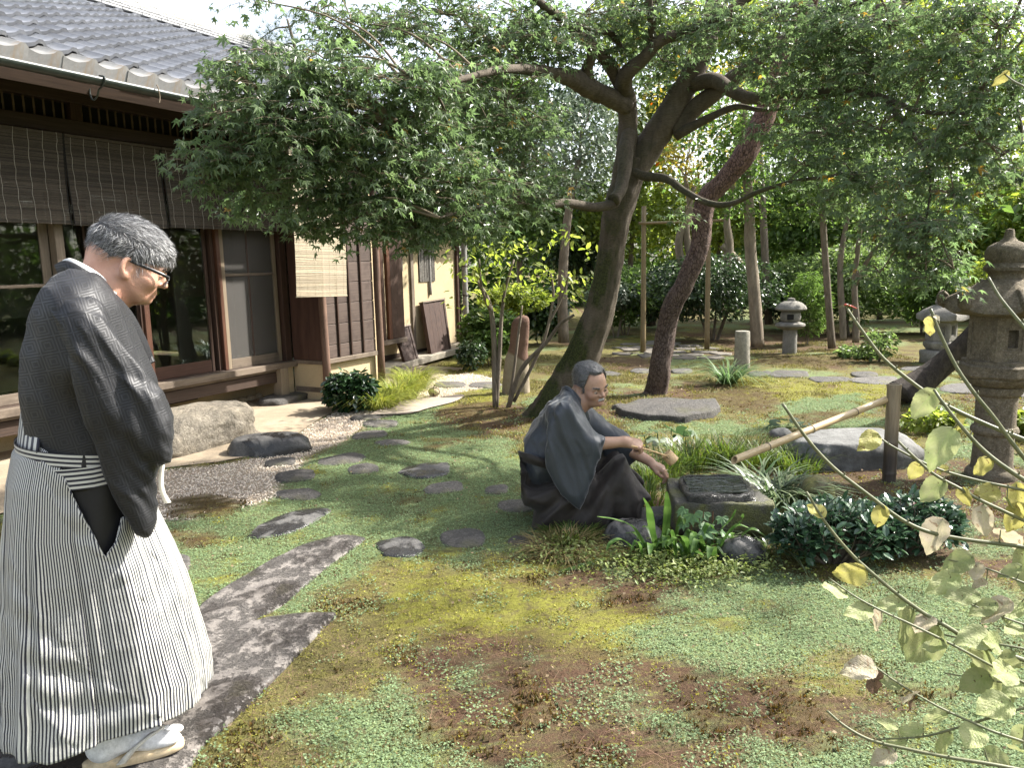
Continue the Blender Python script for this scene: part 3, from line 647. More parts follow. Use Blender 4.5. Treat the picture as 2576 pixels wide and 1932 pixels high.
v, q, t = cbox(2.0, 5.9, .2, .7, -.1, .0, .01); v = v + np.stack([0 * v[:, 0], 0 * v[:, 0], np.interp(v[:, 0], [2, 3, 5, 6], [.08, .09, .2, .24])], -1)
MB().add(v, q, t).build('concrete_ledge', M_CONC, house, smooth=False)
# main roof
ROOF_D0, ROOF_Z0, SLOPE = 1.0, 3.035, R(24.6)
roof = empty('roof', (0, -ROOF_D0, ROOF_Z0), 0, parent=house); roof.rotation_euler = (SLOPE, 0, 0)
b = NB('grey_roof_tile'); co = b.co(); nn = b.noise(co, 9, 6, .65); c = b.mix(b.ramp(nn, .3, .7), (.105, .11, .122), (.17, .176, .192)); c = b.val(c, b.n('ObjectInfo').outputs['Random'], .75, 1.25); c = b.mix(b.math('MULTIPLY', b.ramp(b.noise(co, 3.5, 6, .7), .58, .72), .5), c, (.22, .21, .19))
M_TILE = b.done(b.bsdf(c, .42, b.bump(b.noise(co, 60, 5), .002, .4), .5))
b = NB('eave_tile_clay'); co = b.co(); n1 = b.noise(co, 7, 7, .7); c = b.mix(b.ramp(n1, .35, .65), (.17, .17, .165), (.27, .265, .255)); c = b.mix(b.math('MULTIPLY', b.ramp(b.noise(b.co('Object', (5, 5, 1.2)), 1.6, 5, .7), .52, .66), .7), c, (.24, .17, .10)); c = b.val(c, b.n('ObjectInfo').outputs['Random'], .85, 1.12)
M_EAVE = b.done(b.bsdf(c, .7, b.bump(n1, .003, .4), .4))
TWD, TEX = .2555, .235
u = np.linspace(0, 1, 11); prof = np.where(u < .70, -.022 * np.sin(np.pi * np.clip(u / .70, 0, 1)) ** 1.0, .030 * np.sin(np.pi * np.clip((u - .70) / .30, 0, 1)))
def tile_mesh(L, th, m, name, drop=None):
    n = len(u); xs_ = u * (TWD + .012); top = lambda y, z: np.stack([xs_, np.full(n, y), prof + z], -1)
    bot = (lambda y, z: np.stack([xs_, np.full(n, y), prof + z - th], -1))
    fb = bot(0, .040) if drop is None else np.stack([xs_, np.full(n, -.004), np.full(n, .03 - drop)], -1)
    v = np.vstack([top(0, .040), top(L, .0), fb, bot(L, .0)] + ([bot(.02, .03)] if drop else []))
    f = []
    for i in range(n - 1): f += [(i, i + 1, n + i + 1, n + i), (2 * n + i, 2 * n + i + 1, i + 1, i)] + ([] if drop else [(3 * n + i, 3 * n + i + 1, 2 * n + i + 1, 2 * n + i)])
    f += [(0, n, 3 * n, 2 * n), (n - 1, 3 * n - 1, 4 * n - 1, 2 * n - 1)]
    return MB().add(v, np.array(f)).mesh(name, m, smooth=True)
me_tile = tile_mesh(.30, .030, M_TILE, 'roof_tile'); me_eave = tile_mesh(.30, .022, M_EAVE, 'eave_tile', .105)
for me_ in (me_tile, me_eave):
    bm = bmesh.new(); bm.from_mesh(me_)
    for e in bm.edges:
        if len(e.link_faces) == 2 and e.calc_face_angle(0) > .7: e.smooth = False
    bm.to_mesh(me_); bm.free()
NROW = 20; S0, NCOL, NCOL2 = -4.9, 26, 36
rr = np.random.default_rng(3); tiles = []; far = MB(); vt = np.zeros(len(me_tile.vertices) * 3); me_tile.vertices.foreach_get('co', vt); vt = vt.reshape(-1, 3); ft = [list(p.vertices) for p in me_tile.polygons]
for r_ in range(NROW):
    for c_ in range(NCOL if r_ < 7 else NCOL2):
        if r_ == 0: link('eave_tile', me_eave, roof, (S0 + c_ * TWD, rr.uniform(-.004, .004), .0), (0, rr.uniform(-.008, .008), 0)); continue
        loc = np.array([S0 + c_ * TWD + rr.uniform(-.003, .003), r_ * TEX + rr.uniform(-.004, .004), r_ * .0 + .012])
        q = HW(loc[0], ROOF_D0 - loc[1] * math.cos(SLOPE), ROOF_Z0 + loc[1] * math.sin(SLOPE)) - CAM
        z_ = q @ _f; pxx = PW / 2 + FPX * (q @ _r) / z_; pyy = PH / 2 - FPX * (q @ _u) / z_
        tiles.append((0 if (-120 < pxx < 620 and pyy > -60) else 1, z_, loc, rr.uniform(-.012, .012)))
tiles.sort(key=lambda a: (a[0], a[1]))
for i, (_, _, loc, tw) in enumerate(tiles):
    if i < 290: link('roof_tile', me_tile, roof, loc, (0, tw, 0))
    else: far.add(vt + loc, ft)
tag(far.build('far_roof_tiles', M_TILE, roof, smooth=False), kind='stuff')
rl = NROW * TEX
v, q, t = cbox(S0 + NCOL * TWD + .003, S0 + NCOL2 * TWD, 7 * TEX, rl + .1, -.10, -.045, .005); MB().add(v, q, t).build('roof_boarding', W_REDH, roof, smooth=False)
v, q, t = cbox(S0 - .0, S0 + NCOL * TWD, .02, rl + .1, -.10, -.045, .005); MB().add(v, q, t).build('roof_boarding', W_REDH, roof, smooth=False)
mb = None
v, q, t = cbox(-.03, .03, .0, 1.6, -.185, -.102, .004); me_raf = MB().add(v, q, t).mesh('rafter', W_REDV, smooth=False)
for k in range(17): link('rafter', me_raf, roof, (S0 + .35 + k * .43, .03, 0))
v, q, t = cbox(S0, S0 + NCOL * TWD, .005, .03, -.20, -.06, .004); MB().add(v, q, t).build('fascia', W_DARKH, roof, smooth=False)
ridge = empty('ridge', (0, rl, .0), 0, parent=roof); ridge.rotation_euler = (-SLOPE, 0, 0)
M_RIDGE = mat('ridge_tile', (.22, .225, .23), (.33, .33, .33), scale=8, rough=.6, rnd=.18, bump=.2)
v, q, t = cbox(0, .296, -.16, .16, 0, .03, .006); me_r = MB().add(v, q, t).mesh('ridge_tile', M_RIDGE, False)
v, f = tube([(0, 0, 0), (.29, 0, 0)], [.085, .09], 12, False); me_c = MB().add(v, f).mesh('ridge_cap', M_RIDGE)
for k in range(31):
    x_ = S0 + k * .299
    for L in range(4): link('ridge_tile', me_r, ridge, (x_ + (.12 if L % 2 else 0), .0, .005 + L * .042), (0, 0, 0), (1, 1 - .12 * L, 1))
    link('ridge_cap', me_c, ridge, (x_, .0, .19))
v, q, t = cbox(S0, S0 + NCOL2 * TWD, -.10, .10, .0, .17, .01); MB().add(v, q, t).build('ridge_core', M_CONC, ridge, smooth=False)
# rear slope closes the roof
v, q, t = cbox(S0, S0 + NCOL2 * TWD, 0, 5.0, -.05, 0, .005); o = MB().add(v, q, t).build('rear_slope', M_TILE, roof, smooth=False); o.location = (0, rl, 0); o.rotation_euler = (-2 * SLOPE, 0, 0)
v = np.array([(S0 + NCOL * TWD - .25, -.6, 3.0), (S0 + NCOL * TWD - .25, 7.4, 3.0), (S0 + NCOL * TWD - .25, 3.3, 4.9)]); v2 = v - np.array([.08, 0, 0])
MB().add(np.vstack([v, v2]), [(0, 1, 2), (5, 4, 3)], [(0, 3, 4, 1), (1, 4, 5, 2), (2, 5, 3, 0)]).build('gable_wall', M_OCHRE, house, smooth=False)
# gutter
M_GUT = mat('dark_green_gutter', (.018, .026, .022), (.03, .038, .033), scale=12, rough=.4, bump=.1, spec=.5)
a = np.linspace(np.pi, 2 * np.pi, 9); pr = np.r_[np.c_[.052 * np.cos(a), .052 * np.sin(a)], np.c_[.048 * np.cos(a[::-1]), .048 * np.sin(a[::-1])]]
v = np.vstack([np.c_[np.full(18, S0), pr], np.c_[np.full(18, S0 + NCOL * TWD), pr]]); gut = MB().add(v, grid_faces(2, 18)).build('gutter', M_GUT, house, loc=(0, -1.055, 2.955))
for s_ in (-4.0, -2.62, -1.25, .1): 
    o = pipe('gutter_bracket', [(s_, .0, .02), (s_, -.058, .0), (s_, -.03, -.05), (s_ + .0, .02, -.075), (s_, .05, -.12), (s_, .10, -.14), (s_, .13, -.09), (s_, .12, .0)], .007, M_GUT, gut)
pipe('twig', [(-2.18, -.06, .03), (-2.175, -.07, 0), (-2.16, -.06, -.06), (-2.17, -.058, -.11)], .004, W_PALEV, gut)
# rear wing roof
v = []; nx = 60
for i in range(nx + 1):
    s_ = 1.35 + i * (4.1 / nx); w = .02 * math.cos(i * math.pi)
    v += [(s_, -.02, 2.44 + w), (s_, 3.0, 3.55 + w), (s_, -.02, 2.40 + w), (s_, 3.0, 3.50 + w)]
f = []
for i in range(nx): a = 4 * i; f += [(a, a + 4, a + 5, a + 1), (a + 2, a + 3, a + 7, a + 6), (a, a + 2, a + 6, a + 4)]
MB().add(v, np.array(f)).build('rear_roof', M_TILE, house, smooth=False); hb('rear_fascia', 1.36, 5.4, -.10, -.06, 2.33, 2.40, W_DARKH)
hb('rear_eave_boarding', 1.36, 5.4, -.6, -.10, 2.38, 2.40, W_REDH)

# ---- bamboo blinds, hung under the eaves: one thing each
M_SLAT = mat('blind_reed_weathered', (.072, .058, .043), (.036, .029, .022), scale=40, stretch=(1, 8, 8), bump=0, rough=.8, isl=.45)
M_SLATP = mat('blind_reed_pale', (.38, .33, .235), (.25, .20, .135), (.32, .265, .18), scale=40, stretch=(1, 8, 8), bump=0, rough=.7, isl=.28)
M_STR = mat('blind_cord', (.40, .375, .33), (.30, .28, .24), scale=30, bump=0, rough=.9); M_STRD = mat('blind_edge_cord', (.015, .014, .013), bump=0, rough=.9)
def blind(s0, s1, d, z0, z1, m, label, cords, tilt=0, pitch=.0088, dark=True, sag=0):
    w = s1 - s0; loc = HW((s0 + s1) / 2, d, z1); o = empty('bamboo_blind', loc, R(90) - HANG, label, 'bamboo blind', 'bamboo blinds hanging under the eaves'); o.rotation_euler = (0, tilt, R(90) - HANG)
    n = int((z1 - z0) / pitch); r_ = np.random.default_rng(int(s0 * 100) + 999); mb = MB(); sq = np.array([(-1, -1), (1, -1), (1, 1), (-1, 1)])
    for i in range(n):
        z = -i * pitch - .03; L = w / 2 * (1 + r_.uniform(-.008, .002)); th = pitch * r_.uniform(.33, .44); m3 = r_.uniform(-.3, .3) * w
        X3 = [-L, m3, L]; v = []
        for xx in X3:
            dz = r_.normal(0, .0009); bow = .02 * math.sin(i / n * 3.0 + s0) + sag * (i / n) ** 2
            v += [(xx, p[0] * th * .7 - bow, z + dz + p[1] * th) for p in sq]
        mb.add(v, grid_faces(3, 4))
    reeds = mb.build('reeds', m, o, smooth=False); tag(reeds, kind='stuff')
    zb = -n * pitch - .03; bow = .02 * math.sin(3.0 + s0) + sag
    v, q, t = cbox(-w / 2, w / 2, -.008, .008, -.024, .0, .003); MB().add(v, q, t).build('top_rod', W_PALEV if not dark else M_SLAT, o, smooth=False)
    v, f, t = tube([(-w / 2 - .005, -bow, zb - .004), (w / 2 + .005, -bow, zb - .004)], .0062, 6); MB().add(v, f, t).build('bottom_rod', M_SLATP if not dark else M_SLAT, o)
    for c_ in range(cords):
        xx = -w / 2 + (c_ + .5) * w / cords; ph = r_.uniform(0, 6); zz_ = np.linspace(0, zb - .015, 40)
        P = np.c_[xx + .0035 * np.sin(zz_ * 40 + ph) + r_.normal(0, .0012, 40), -(.02 * np.sin(np.clip(-zz_ / -zb, 0, 1) * 3.0 + s0) + sag * (zz_ / zb) ** 2) - .0058, zz_]
        v, f = tube(P, .0021 if dark else .0009, 4, False); MB().add(v, f).build('cord', M_STR if dark else M_SLATP, o)
    if dark:
        for sgn in (-1, 1):
            zz_ = np.linspace(0, zb - .01, 50); P = np.c_[sgn * (w / 2 - .004) + .002 * np.sin(zz_ * 190), -(.02 * np.sin(np.clip(-zz_ / -zb, 0, 1) * 3.0 + s0)) - .006, zz_]
            v, f = tube(P, .0045, 5, False); MB().add(v, f).build('edge_cord', M_STRD, o)
    return o
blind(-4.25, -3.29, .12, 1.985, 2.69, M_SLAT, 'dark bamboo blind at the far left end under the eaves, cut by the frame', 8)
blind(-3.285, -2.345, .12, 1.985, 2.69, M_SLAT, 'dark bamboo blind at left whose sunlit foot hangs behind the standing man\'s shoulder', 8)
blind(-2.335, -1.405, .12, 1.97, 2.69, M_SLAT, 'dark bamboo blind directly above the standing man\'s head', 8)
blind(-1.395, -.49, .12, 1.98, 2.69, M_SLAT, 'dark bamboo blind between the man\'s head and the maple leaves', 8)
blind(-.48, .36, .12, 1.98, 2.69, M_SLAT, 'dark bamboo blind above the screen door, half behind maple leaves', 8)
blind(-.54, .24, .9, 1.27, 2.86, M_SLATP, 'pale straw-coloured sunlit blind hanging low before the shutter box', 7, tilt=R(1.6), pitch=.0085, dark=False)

# ---- boards leaning on the rear wall
def leaning(name, tl, tr, br, bl, dt, db, th, m, label):
    a, b_, c, e = HP(*tl, dt), HP(*tr, dt), HP(*br, db), HP(*bl, db)
    z0 = .5 * (c[2] + e[2]); org = HW((c[0] + e[0]) / 2, db, z0)
    o = empty(name, org, R(90) - HANG, label, 'board'); loc = lambda p: p - np.array([(c[0] + e[0]) / 2, -db, z0])
    A, B_, C_, E_ = map(loc, (a, b_, c, e)); nrm = np.cross(B_ - A, E_ - A); nrm /= np.linalg.norm(nrm); nrm *= np.sign(-nrm[1]) 
    for i in range(4):
        t0, t1 = i / 4 + .003, (i + 1) / 4 - .003; p = [A + (B_ - A) * t0, A + (B_ - A) * t1, E_ + (C_ - E_) * t1, E_ + (C_ - E_) * t0]
        v = np.array(p + [x_ - nrm * th for x_ in p]); MB().add(v, [(3, 2, 1, 0), (4, 5, 6, 7), (0, 1, 5, 4), (1, 2, 6, 5), (2, 3, 7, 6), (3, 0, 4, 7)]).build('plank', m, o, smooth=False)
    for P, Q in ((A, E_), (B_, C_)):
        e1 = (B_ - A) / np.linalg.norm(B_ - A) * .022; v = np.array([P - e1 + nrm * .012, P + e1 + nrm * .012, Q + e1 + nrm * .012, Q - e1 + nrm * .012]); v = np.vstack([v, v - nrm * (th + .03)])
        MB().add(v, [(3, 2, 1, 0), (4, 5, 6, 7), (0, 1, 5, 4), (1, 2, 6, 5), (2, 3, 7, 6), (3, 0, 4, 7)]).build('side_frame', m, o, smooth=False)
    dn = (E_ - A) / np.linalg.norm(E_ - A) * .03; ex = (B_ - A) / np.linalg.norm(B_ - A) * .03
    v = np.array([A - ex - dn * .3 + nrm * .025, B_ + ex - dn * .3 + nrm * .025, B_ + ex + dn * .5 + nrm * .025, A - ex + dn * .5 + nrm * .025]); v = np.vstack([v, v - nrm * (th + .05)])
    MB().add(v, [(3, 2, 1, 0), (4, 5, 6, 7), (0, 1, 5, 4), (1, 2, 6, 5), (2, 3, 7, 6), (3, 0, 4, 7)]).build('top_cap', W_GREYH, o, smooth=False)
zb_ = lambda x_, y_: (840 + x_ / 4.147, 560 + y_ / 4.147)
W_SHUT = wood('dark_shutter_plank', (.026, .015, .012), (.06, .034, .025), (40, 40, 2))
leaning('wooden_shutter', zb_(930, 830), zb_(1140, 795), zb_(1212, 1330), zb_(1025, 1400), -.50, -.28, .04, W_SHUT, 'taller dark wooden shutter leaning on the ochre wall')
leaning('wooden_shutter', zb_(640, 1110), zb_(780, 1070), zb_(870, 1420), zb_(745, 1450), -.50, -.25, .02, W_SHUT, 'shorter brown plank shutter leaning behind the ribbon grass')

# ---- earthen apron, edging cobbles, step stone, post base
q = [HW(-6.5, -.55, 0), HW(-6.5, 1.35, 0), G(340, 1016), G(470, 1001), G(585, 981), G(636, 962), G(645, 938), G(692, 906), G(735, 886), G(800, 862), HW(3.2, .6, 0), HW(3.2, -.62, 0)]
bm = bmesh.new(); bm.faces.new([bm.verts.new((p[0], p[1], .014)) for p in q]); bmesh.ops.triangulate(bm, faces=bm.faces[:]); me = bpy.data.meshes.new('apron'); bm.to_mesh(me); bm.free(); me.materials.append(M_PAVE)
tag(link('apron', me), kind='structure'); KEEP_OUT.append([tuple(p[:2]) for p in q])
edg = empty('cobble_edging', HW(0, -.4, 0), 0, 'row of rounded pale cobbles along the house footing', 'stone edging')
M_COB = mat('edging_cobble', (.27, .22, .15), (.36, .30, .21), scale=9, rnd=.25, bump=.3, rough=.85)
def cobbles(s0, s1, d):
    s_ = s0
    while s_ < s1:
        w = random.uniform(.045, .075); v, f = rock(w, .05, .05, int(s_ * 50) + 77, 2, .2); p = HW(s_ + w, d, .02) - HW(0, -.4, 0)
        MB().add(v, f).build('cobble', M_COB, edg, loc=p, rot=(0, 0, R(62) + random.uniform(-.2, .2))); s_ += w * 1.9
cobbles(-1.5, .08, -.43); cobbles(.28, 1.15, .56)
v, f = rock(.33, .2, .1, 5, 4, .2, 2.6, .055); o = MB().add(v, f).build('post_base_stone', M_STONE, loc=HW(.05, .02, .03), rot=(0, 0, R(70))); tag(o, 'dark flat base stone under the veranda post', 'stone')
b = NB('pale_boulder'); co = b.co(); nn = b.noise(co, 3.5, 9, .68, .5); nf = b.noise(co, 40, 8, .7)
c = b.mix(b.ramp(nn, .35, .62), (.27, .235, .18), (.17, .15, .12)); c = b.mix(b.ramp(nf, .5, .75), c, (.34, .305, .245)); c = b.val(c, b.ramp(b.noise(co, 15, 8, .78), .3, .7), .6, 1.35); c = b.mix(b.math('MULTIPLY', b.ramp(b.noise(co, 2.2, 7, .7, 1), .56, .64), .75), c, (.09, .08, .065))
M_BOULD = b.done(b.bsdf(c, .85, b.bump(b.math('ADD', nf, b.math('MULTIPLY', b.noise(co, 8, 9, .7), 4.0)), .02, 1.0), .3))
# the big shoe-removing step: corners read off its top face
tp = [G(350, 926, .36), G(455, 892, .36), G(560, 886, .36), G(578, 906, .36), G(470, 925, .36), G(352, 968, .36)]
cst = np.mean(tp, 0); v, f = rock(1, 1, 1, 12, 5, .15, 5.0, None, 1.8, .07)
ax = hdir * .62; ay = -ndir * .33
cen = (G(352, 1005, 0) + G(578, 940, 0)) / 2 - ndir * .36; cen[2] = 0
vv = np.outer(v[:, 0], ax) + np.outer(v[:, 1], ay) + np.outer(v[:, 2], [0, 0, .34])
vv[:, 2] = np.where(vv[:, 2] > .30, .30 + (vv[:, 2] - .30) * .35, vv[:, 2])
o = MB().add(vv, f).build('step_boulder', M_BOULD, loc=cen); tag(o, 'big pale squared boulder used as step below the veranda', 'boulder'); STEP_CEN = cen
cw = G(652 * 1.0 - 70, 975, 0.0); v, f = rock(.33, .2, .2, 21, 4, .2, 2.4, .13)
o = MB().add(v, f).build('wet_boulder', M_WET, loc=(cw[0], cw[1], .0), rot=(0, 0, R(14))); tag(o, 'smooth grey boulder with black wet patches beside the step boulder', 'boulder')
# ================================================================== trees
FPF = FPX / S
def LP(pts, k=5):
    P = np.array([D(x_, y_, d_) for x_, y_, d_, w_ in pts]); rd = np.array([w_ * d_ / FPF / 2 for _, _, d_, w_ in pts])
    Q = catmull(np.c_[P, rd], k); return Q[:, :3], np.maximum(Q[:, 3], .001)
LIMB_PTS = []
def limb(mb, pts, seg=10, lump=.12, sd=0, k=5, wob=0.0, fine=0.05):
    P, r_ = LP(pts, k)
    if wob: P = P + wob * r_.mean() * np.stack([fbm(P * 6 + 5 * j, 2, sd + j) for j in range(3)], -1)
    mb.add(*tube(P, r_, seg, True, lump, sd, fine)); LIMB_PTS.append((P, r_)); return P
def ellipsoids(E):         # (fx, fy, depth, rx px, ry px[, depth radius m]) -> centre, radii in metres
    return [(D(e[0], e[1], e[2]), np.array([e[3] * e[2] / FPF, (e[5] if len(e) > 5 else e[3] * e[2] / FPF * .8), e[4] * e[2] / FPF])) for e in E]
def sprays(E, leaf, size, dens=40, per=20, rad=.17, flat=.35, droop=(.55, .35), seed=0, twigs=None, tw_r=.0022, clump=1.0):
    """leaf sprays filling ellipsoids: each spray is a flat fan of leaves round a twig"""
    g = np.random.default_rng(seed); pos = []; yaw = []; pit = []
    for c, rd in E:
        area = rd[0] * rd[2] * 3.14; n = max(2, int(area * dens))
        u = g.normal(size=(n, 3)); u /= np.linalg.norm(u, axis=1)[:, None]; u *= (g.random(n) ** .42)[:, None]
        sc = c + u * rd
        for s_ in sc:
            m = max(4, int(per * g.uniform(.6, 1.4))); a = g.uniform(0, 6.28); fan = g.uniform(.9, 1.6) * 3.14 * .6
            th = a + g.uniform(-fan, fan, m); rr_ = rad * g.uniform(.15, 1.0, m) ** .7 * g.uniform(.8, 1.2)
            tiltx, tilty = g.normal(0, .25, 2)
            dx, dy = rr_ * np.cos(th), rr_ * np.sin(th)
            pos.append(np.stack([s_[0] + dx, s_[1] + dy, s_[2] + dx * tiltx + dy * tilty - rr_ ** 2 * 1.2 + g.normal(0, flat * .06, m)], -1))
            yaw.append(th + g.normal(0, .5, m)); pit.append(g.normal(droop[0], droop[1], m))
            if twigs is not None:
                for th_ in (a, a + .9, a - .9):
                    q = s_ + np.array([math.cos(th_), math.sin(th_), 0]) * rad; q[2] -= rad ** 2 * 1.2
                    twigs.add(*tube([s_, (s_ + q) / 2 + [0, 0, .01], q], [tw_r, tw_r * .7, tw_r * .4], 3, False))
        if twigs is not None:
            for s_ in sc[::2]:
                mid = (c + s_) / 2 + np.array([0, 0, .04]); twigs.add(*tube(catmull([c, mid, s_], 3), [tw_r * 2.2] * 3 + [tw_r * 1.6] * 3 + [tw_r], 4, False))
    pos = np.concatenate(pos); yaw = np.concatenate(yaw); pit = np.concatenate(pit); n = len(pos)
    return scatter(leaf[0], leaf[1], pos, rot_from(yaw, pit, g.normal(0, .45, n)), size * g.uniform(.65, 1.2, n))
def connect(twigs, E, r0=.008, lim=None):
    allp = np.concatenate([P for P, _ in (lim or LIMB_PTS)])
    for c, rd in E:
        k = np.argmin(np.linalg.norm(allp - c, axis=1)); q = allp[k]; d = np.linalg.norm(q - c)
        if d < .05: continue
        mid = q * .55 + c * .45 + np.array([0, 0, .12 * d]); twigs.add(*tube(catmull([q, mid, c], 5), np.linspace(r0 * 1.3, r0 * .5, 11), 5, False))
# ---- bark
b = NB('maple_bark'); co = b.co('Object'); st = b.co('Object', (5, 5, 1.6)); n1 = b.noise(st, 2.2, 9, .66, .7); n2 = b.noise(co, 1.9, 6, .6); nf = b.noise(b.co('Object', (1, 1, 6)), 26, 6, .7)
c = b.mix(b.ramp(n1, .3, .68), (.062, .050, .037), (.125, .102, .075)); c = b.mix(b.math('MULTIPLY', b.ramp(nf, .48, .62), .6), c, (.036, .029, .022))
moss = b.math('MULTIPLY', b.ramp(n2, .42, .5), b.ramp(b.n('SeparateXYZ', Vector=b.n('NewGeometry').outputs['Position']).outputs[2], 3.2, 1.2))
lean = b.ramp(b.n('SeparateXYZ', Vector=b.n('NewGeometry').outputs['Normal']).outputs[0], .40, -.15)
moss = b.math('MULTIPLY', moss, lean)
c = b.mix(moss, c, b.mix(b.ramp(b.noise(co, 60, 4), .4, .6), (.018, .024, .009), (.05, .056, .016)))
M_MBARK = b.done(b.bsdf(c, .88, b.bump(b.math('ADD', b.math('ADD', n1, b.math('MULTIPLY', nf, .35)), b.math('MULTIPLY', moss, .5)), .022, .7), .25))
b = NB('red_pine_bark'); st = b.co('Object', (1, 1, .45)); vor = b.n('TexVoronoi', {'feature': 'DISTANCE_TO_EDGE'}, Vector=b.n('Mix', {'data_type': 'VECTOR'}, i0=.06, i4=st, i5=b.n('TexNoise', Vector=st, Scale=9.0, Detail=4.0).outputs['Color']).outputs[1], Scale=42.0)
crack = b.ramp(vor.outputs[0], .0, .09); hgt = b.ramp(b.n('SeparateXYZ', Vector=b.n('NewGeometry').outputs['Position']).outputs[2], 1.0, 3.2)
n1 = b.noise(st, 14, 7, .7); c = b.mix(b.ramp(n1, .3, .7), b.mix(hgt, (.075, .053, .044), (.12, .066, .047)), b.mix(hgt, (.135, .102, .085), (.19, .115, .085)))
c = b.mix(b.math('ADD', b.math('MULTIPLY', crack, .75), .25), (.055, .032, .025), c)
M_PINEBARK = b.done(b.bsdf(c, .85, b.bump(b.math('ADD', crack, b.math('MULTIPLY', n1, .5)), .02, .9), .25))
M_BARKG = mat('grey_brown_bark', (.12, .095, .07), (.20, .165, .125), (.08, .065, .045), scale=5, stretch=(4, 4, 1), bump=.8, bscale=18, bdist=.012, rough=.9)
M_BARKP = mat('pale_smooth_bark', (.17, .135, .095), (.25, .205, .15), (.10, .08, .058), scale=4, stretch=(3, 3, .8), bump=.5, bscale=22, bdist=.008, rough=.85)
M_BARKD = mat('dark_furrowed_bark', (.030, .023, .018), (.075, .058, .045), scale=9, stretch=(2, 2, 1), bump=1.0, bscale=16, bdist=.03, rough=.9)
M_MTWIG = mat('maple_twig', (.11, .085, .055), (.16, .13, .08), scale=10, bump=0, rough=.85)

# ---- the maple
maple = empty('maple_tree', G(1185, 925), 0, 'spreading green maple with leaning grey trunk behind the crouching man', 'tree')
def sub(o, parent):        # parent a world-space mesh keeping it in place
    o.parent = parent; o.matrix_parent_inverse = Matrix.Translation(-Vector(parent.location)) if parent.rotation_euler[2] == 0 else parent.matrix_world.inverted(); return o
tr = MB()
limb(tr, [(1160, 955, 7.8, 150), (1174, 925, 7.75, 118), (1196, 885, 7.7, 98), (1230, 825, 7.7, 84), (1266, 750, 7.65, 76), (1298, 660, 7.6, 66), (1316, 560, 7.55, 58), (1331, 470, 7.5, 61), (1350, 405, 7.5, 68), (1375, 345, 7.5, 64)], 48, .22, 1, 16, 0, .13)
limb(tr, [(1362, 372, 7.5, 60), (1400, 318, 7.5, 62), (1440, 255, 7.45, 60), (1488, 175, 7.4, 50), (1522, 95, 7.35, 44), (1545, 10, 7.3, 38), (1560, -80, 7.2, 34), (1600, -200, 7.1, 26)], 36, .24, 2, 14, 0, .16)
limb(tr, [(1345, 405, 7.5, 50), (1352, 330, 7.45, 44), (1356, 270, 7.4, 43), (1354, 215, 7.3, 42), (1347, 186, 7.2, 40)], 32, .20, 3, 14, 0, .12)
limb(tr, [(1354, 228, 7.3, 38), (1310, 207, 7.1, 40), (1270, 187, 6.9, 42), (1235, 168, 6.7, 38), (1200, 160, 6.5, 28), (1150, 150, 6.2, 22), (1080, 150, 5.7, 17), (980, 175, 5.2, 12), (900, 200, 5.0, 8)], 24, .2, 4, 9, 0, .1)
limb(tr, [(1275, 190, 6.9, 30), (1268, 150, 6.8, 26), (1278, 118, 6.7, 22), (1272, 80, 6.6, 16)], 10, .12, 5)
limb(tr, [(1346, 196, 7.2, 36), (1352, 160, 7.0, 34), (1390, 125, 6.9, 26), (1430, 85, 6.8, 24), (1480, 70, 6.8, 22), (1540, 42, 6.7, 20), (1600, 5, 6.6, 18), (1680, -50, 6.5, 14)], 12, .10, 6)
limb(tr, [(1346, 190, 7.2, 32), (1310, 130, 7.0, 27), (1260, 82, 6.8, 22), (1200, 30, 6.5, 18), (1120, -30, 6.2, 14)], 12, .1, 7)
limb(tr, [(1405, 100, 6.9, 18), (1408, 50, 6.8, 17), (1402, 0, 6.7, 15), (1412, -60, 6.6, 12)], 8, .08, 8)
limb(tr, [(1345, 108, 7.0, 14), (1320, 72, 6.9, 12), (1290, 68, 6.7, 10), (1240, 50, 6.5, 7)], 8, .08, 9)
limb(tr, [(1358, 285, 7.38, 30), (1352, 320, 7.28, 34), (1350, 355, 7.2, 32), (1345, 390, 7.12, 28), (1338, 415, 7.02, 26), (1326, 432, 6.95, 30)], 12, .2, 10)
limb(tr, [(1335, 425, 7.05, 20), (1322, 440, 7.0, 22), (1280, 447, 6.9, 20), (1225, 438, 6.7, 19), (1180, 440, 6.5, 16), (1140, 424, 6.2, 12), (1090, 430, 5.9, 10), (1020, 450, 5.4, 8), (950, 470, 5.0, 5)], 10, .1, 11)
limb(tr, [(1362, 365, 7.42, 18), (1392, 380, 7.3, 20), (1440, 386, 7.1, 18), (1480, 413, 6.9, 15), (1530, 438, 6.7, 14), (1580, 440, 6.5, 12), (1640, 413, 6.2, 10), (1720, 390, 5.9, 8), (1800, 380, 5.5, 5)], 8, .08, 12)
limb(tr, [(1490, 185, 7.4, 32), (1540, 172, 7.2, 32), (1580, 195, 7.0, 28), (1625, 212, 6.8, 25), (1700, 205, 6.5, 24), (1780, 200, 6.2, 22), (1850, 195, 5.9, 18), (1920, 215, 5.6, 13), (1990, 240, 5.3, 10), (2090, 245, 5.0, 7)], 12, .1, 13)
limb(tr, [(1455, 285, 7.45, 42), (1490, 242, 7.4, 38), (1550, 195, 7.3, 36), (1620, 140, 7.2, 30), (1700, 80, 7.1, 26), (1790, 40, 7.0, 22), (1900, 15, 6.8, 16), (2050, -30, 6.4, 10)], 14, .12, 14)
limb(tr, [(1460, 292, 7.4, 24), (1530, 255, 7.2, 18), (1590, 230, 7.0, 13), (1640, 236, 6.8, 9), (1700, 235, 6.6, 5)], 8, .1, 15)
limb(tr, [(860, 262, 4.9, 7), (920, 290, 5.1, 9), (980, 312, 5.3, 11), (1035, 348, 5.6, 12), (1090, 380, 6.0, 13), (1145, 418, 6.3, 13)], 8, .08, 16)
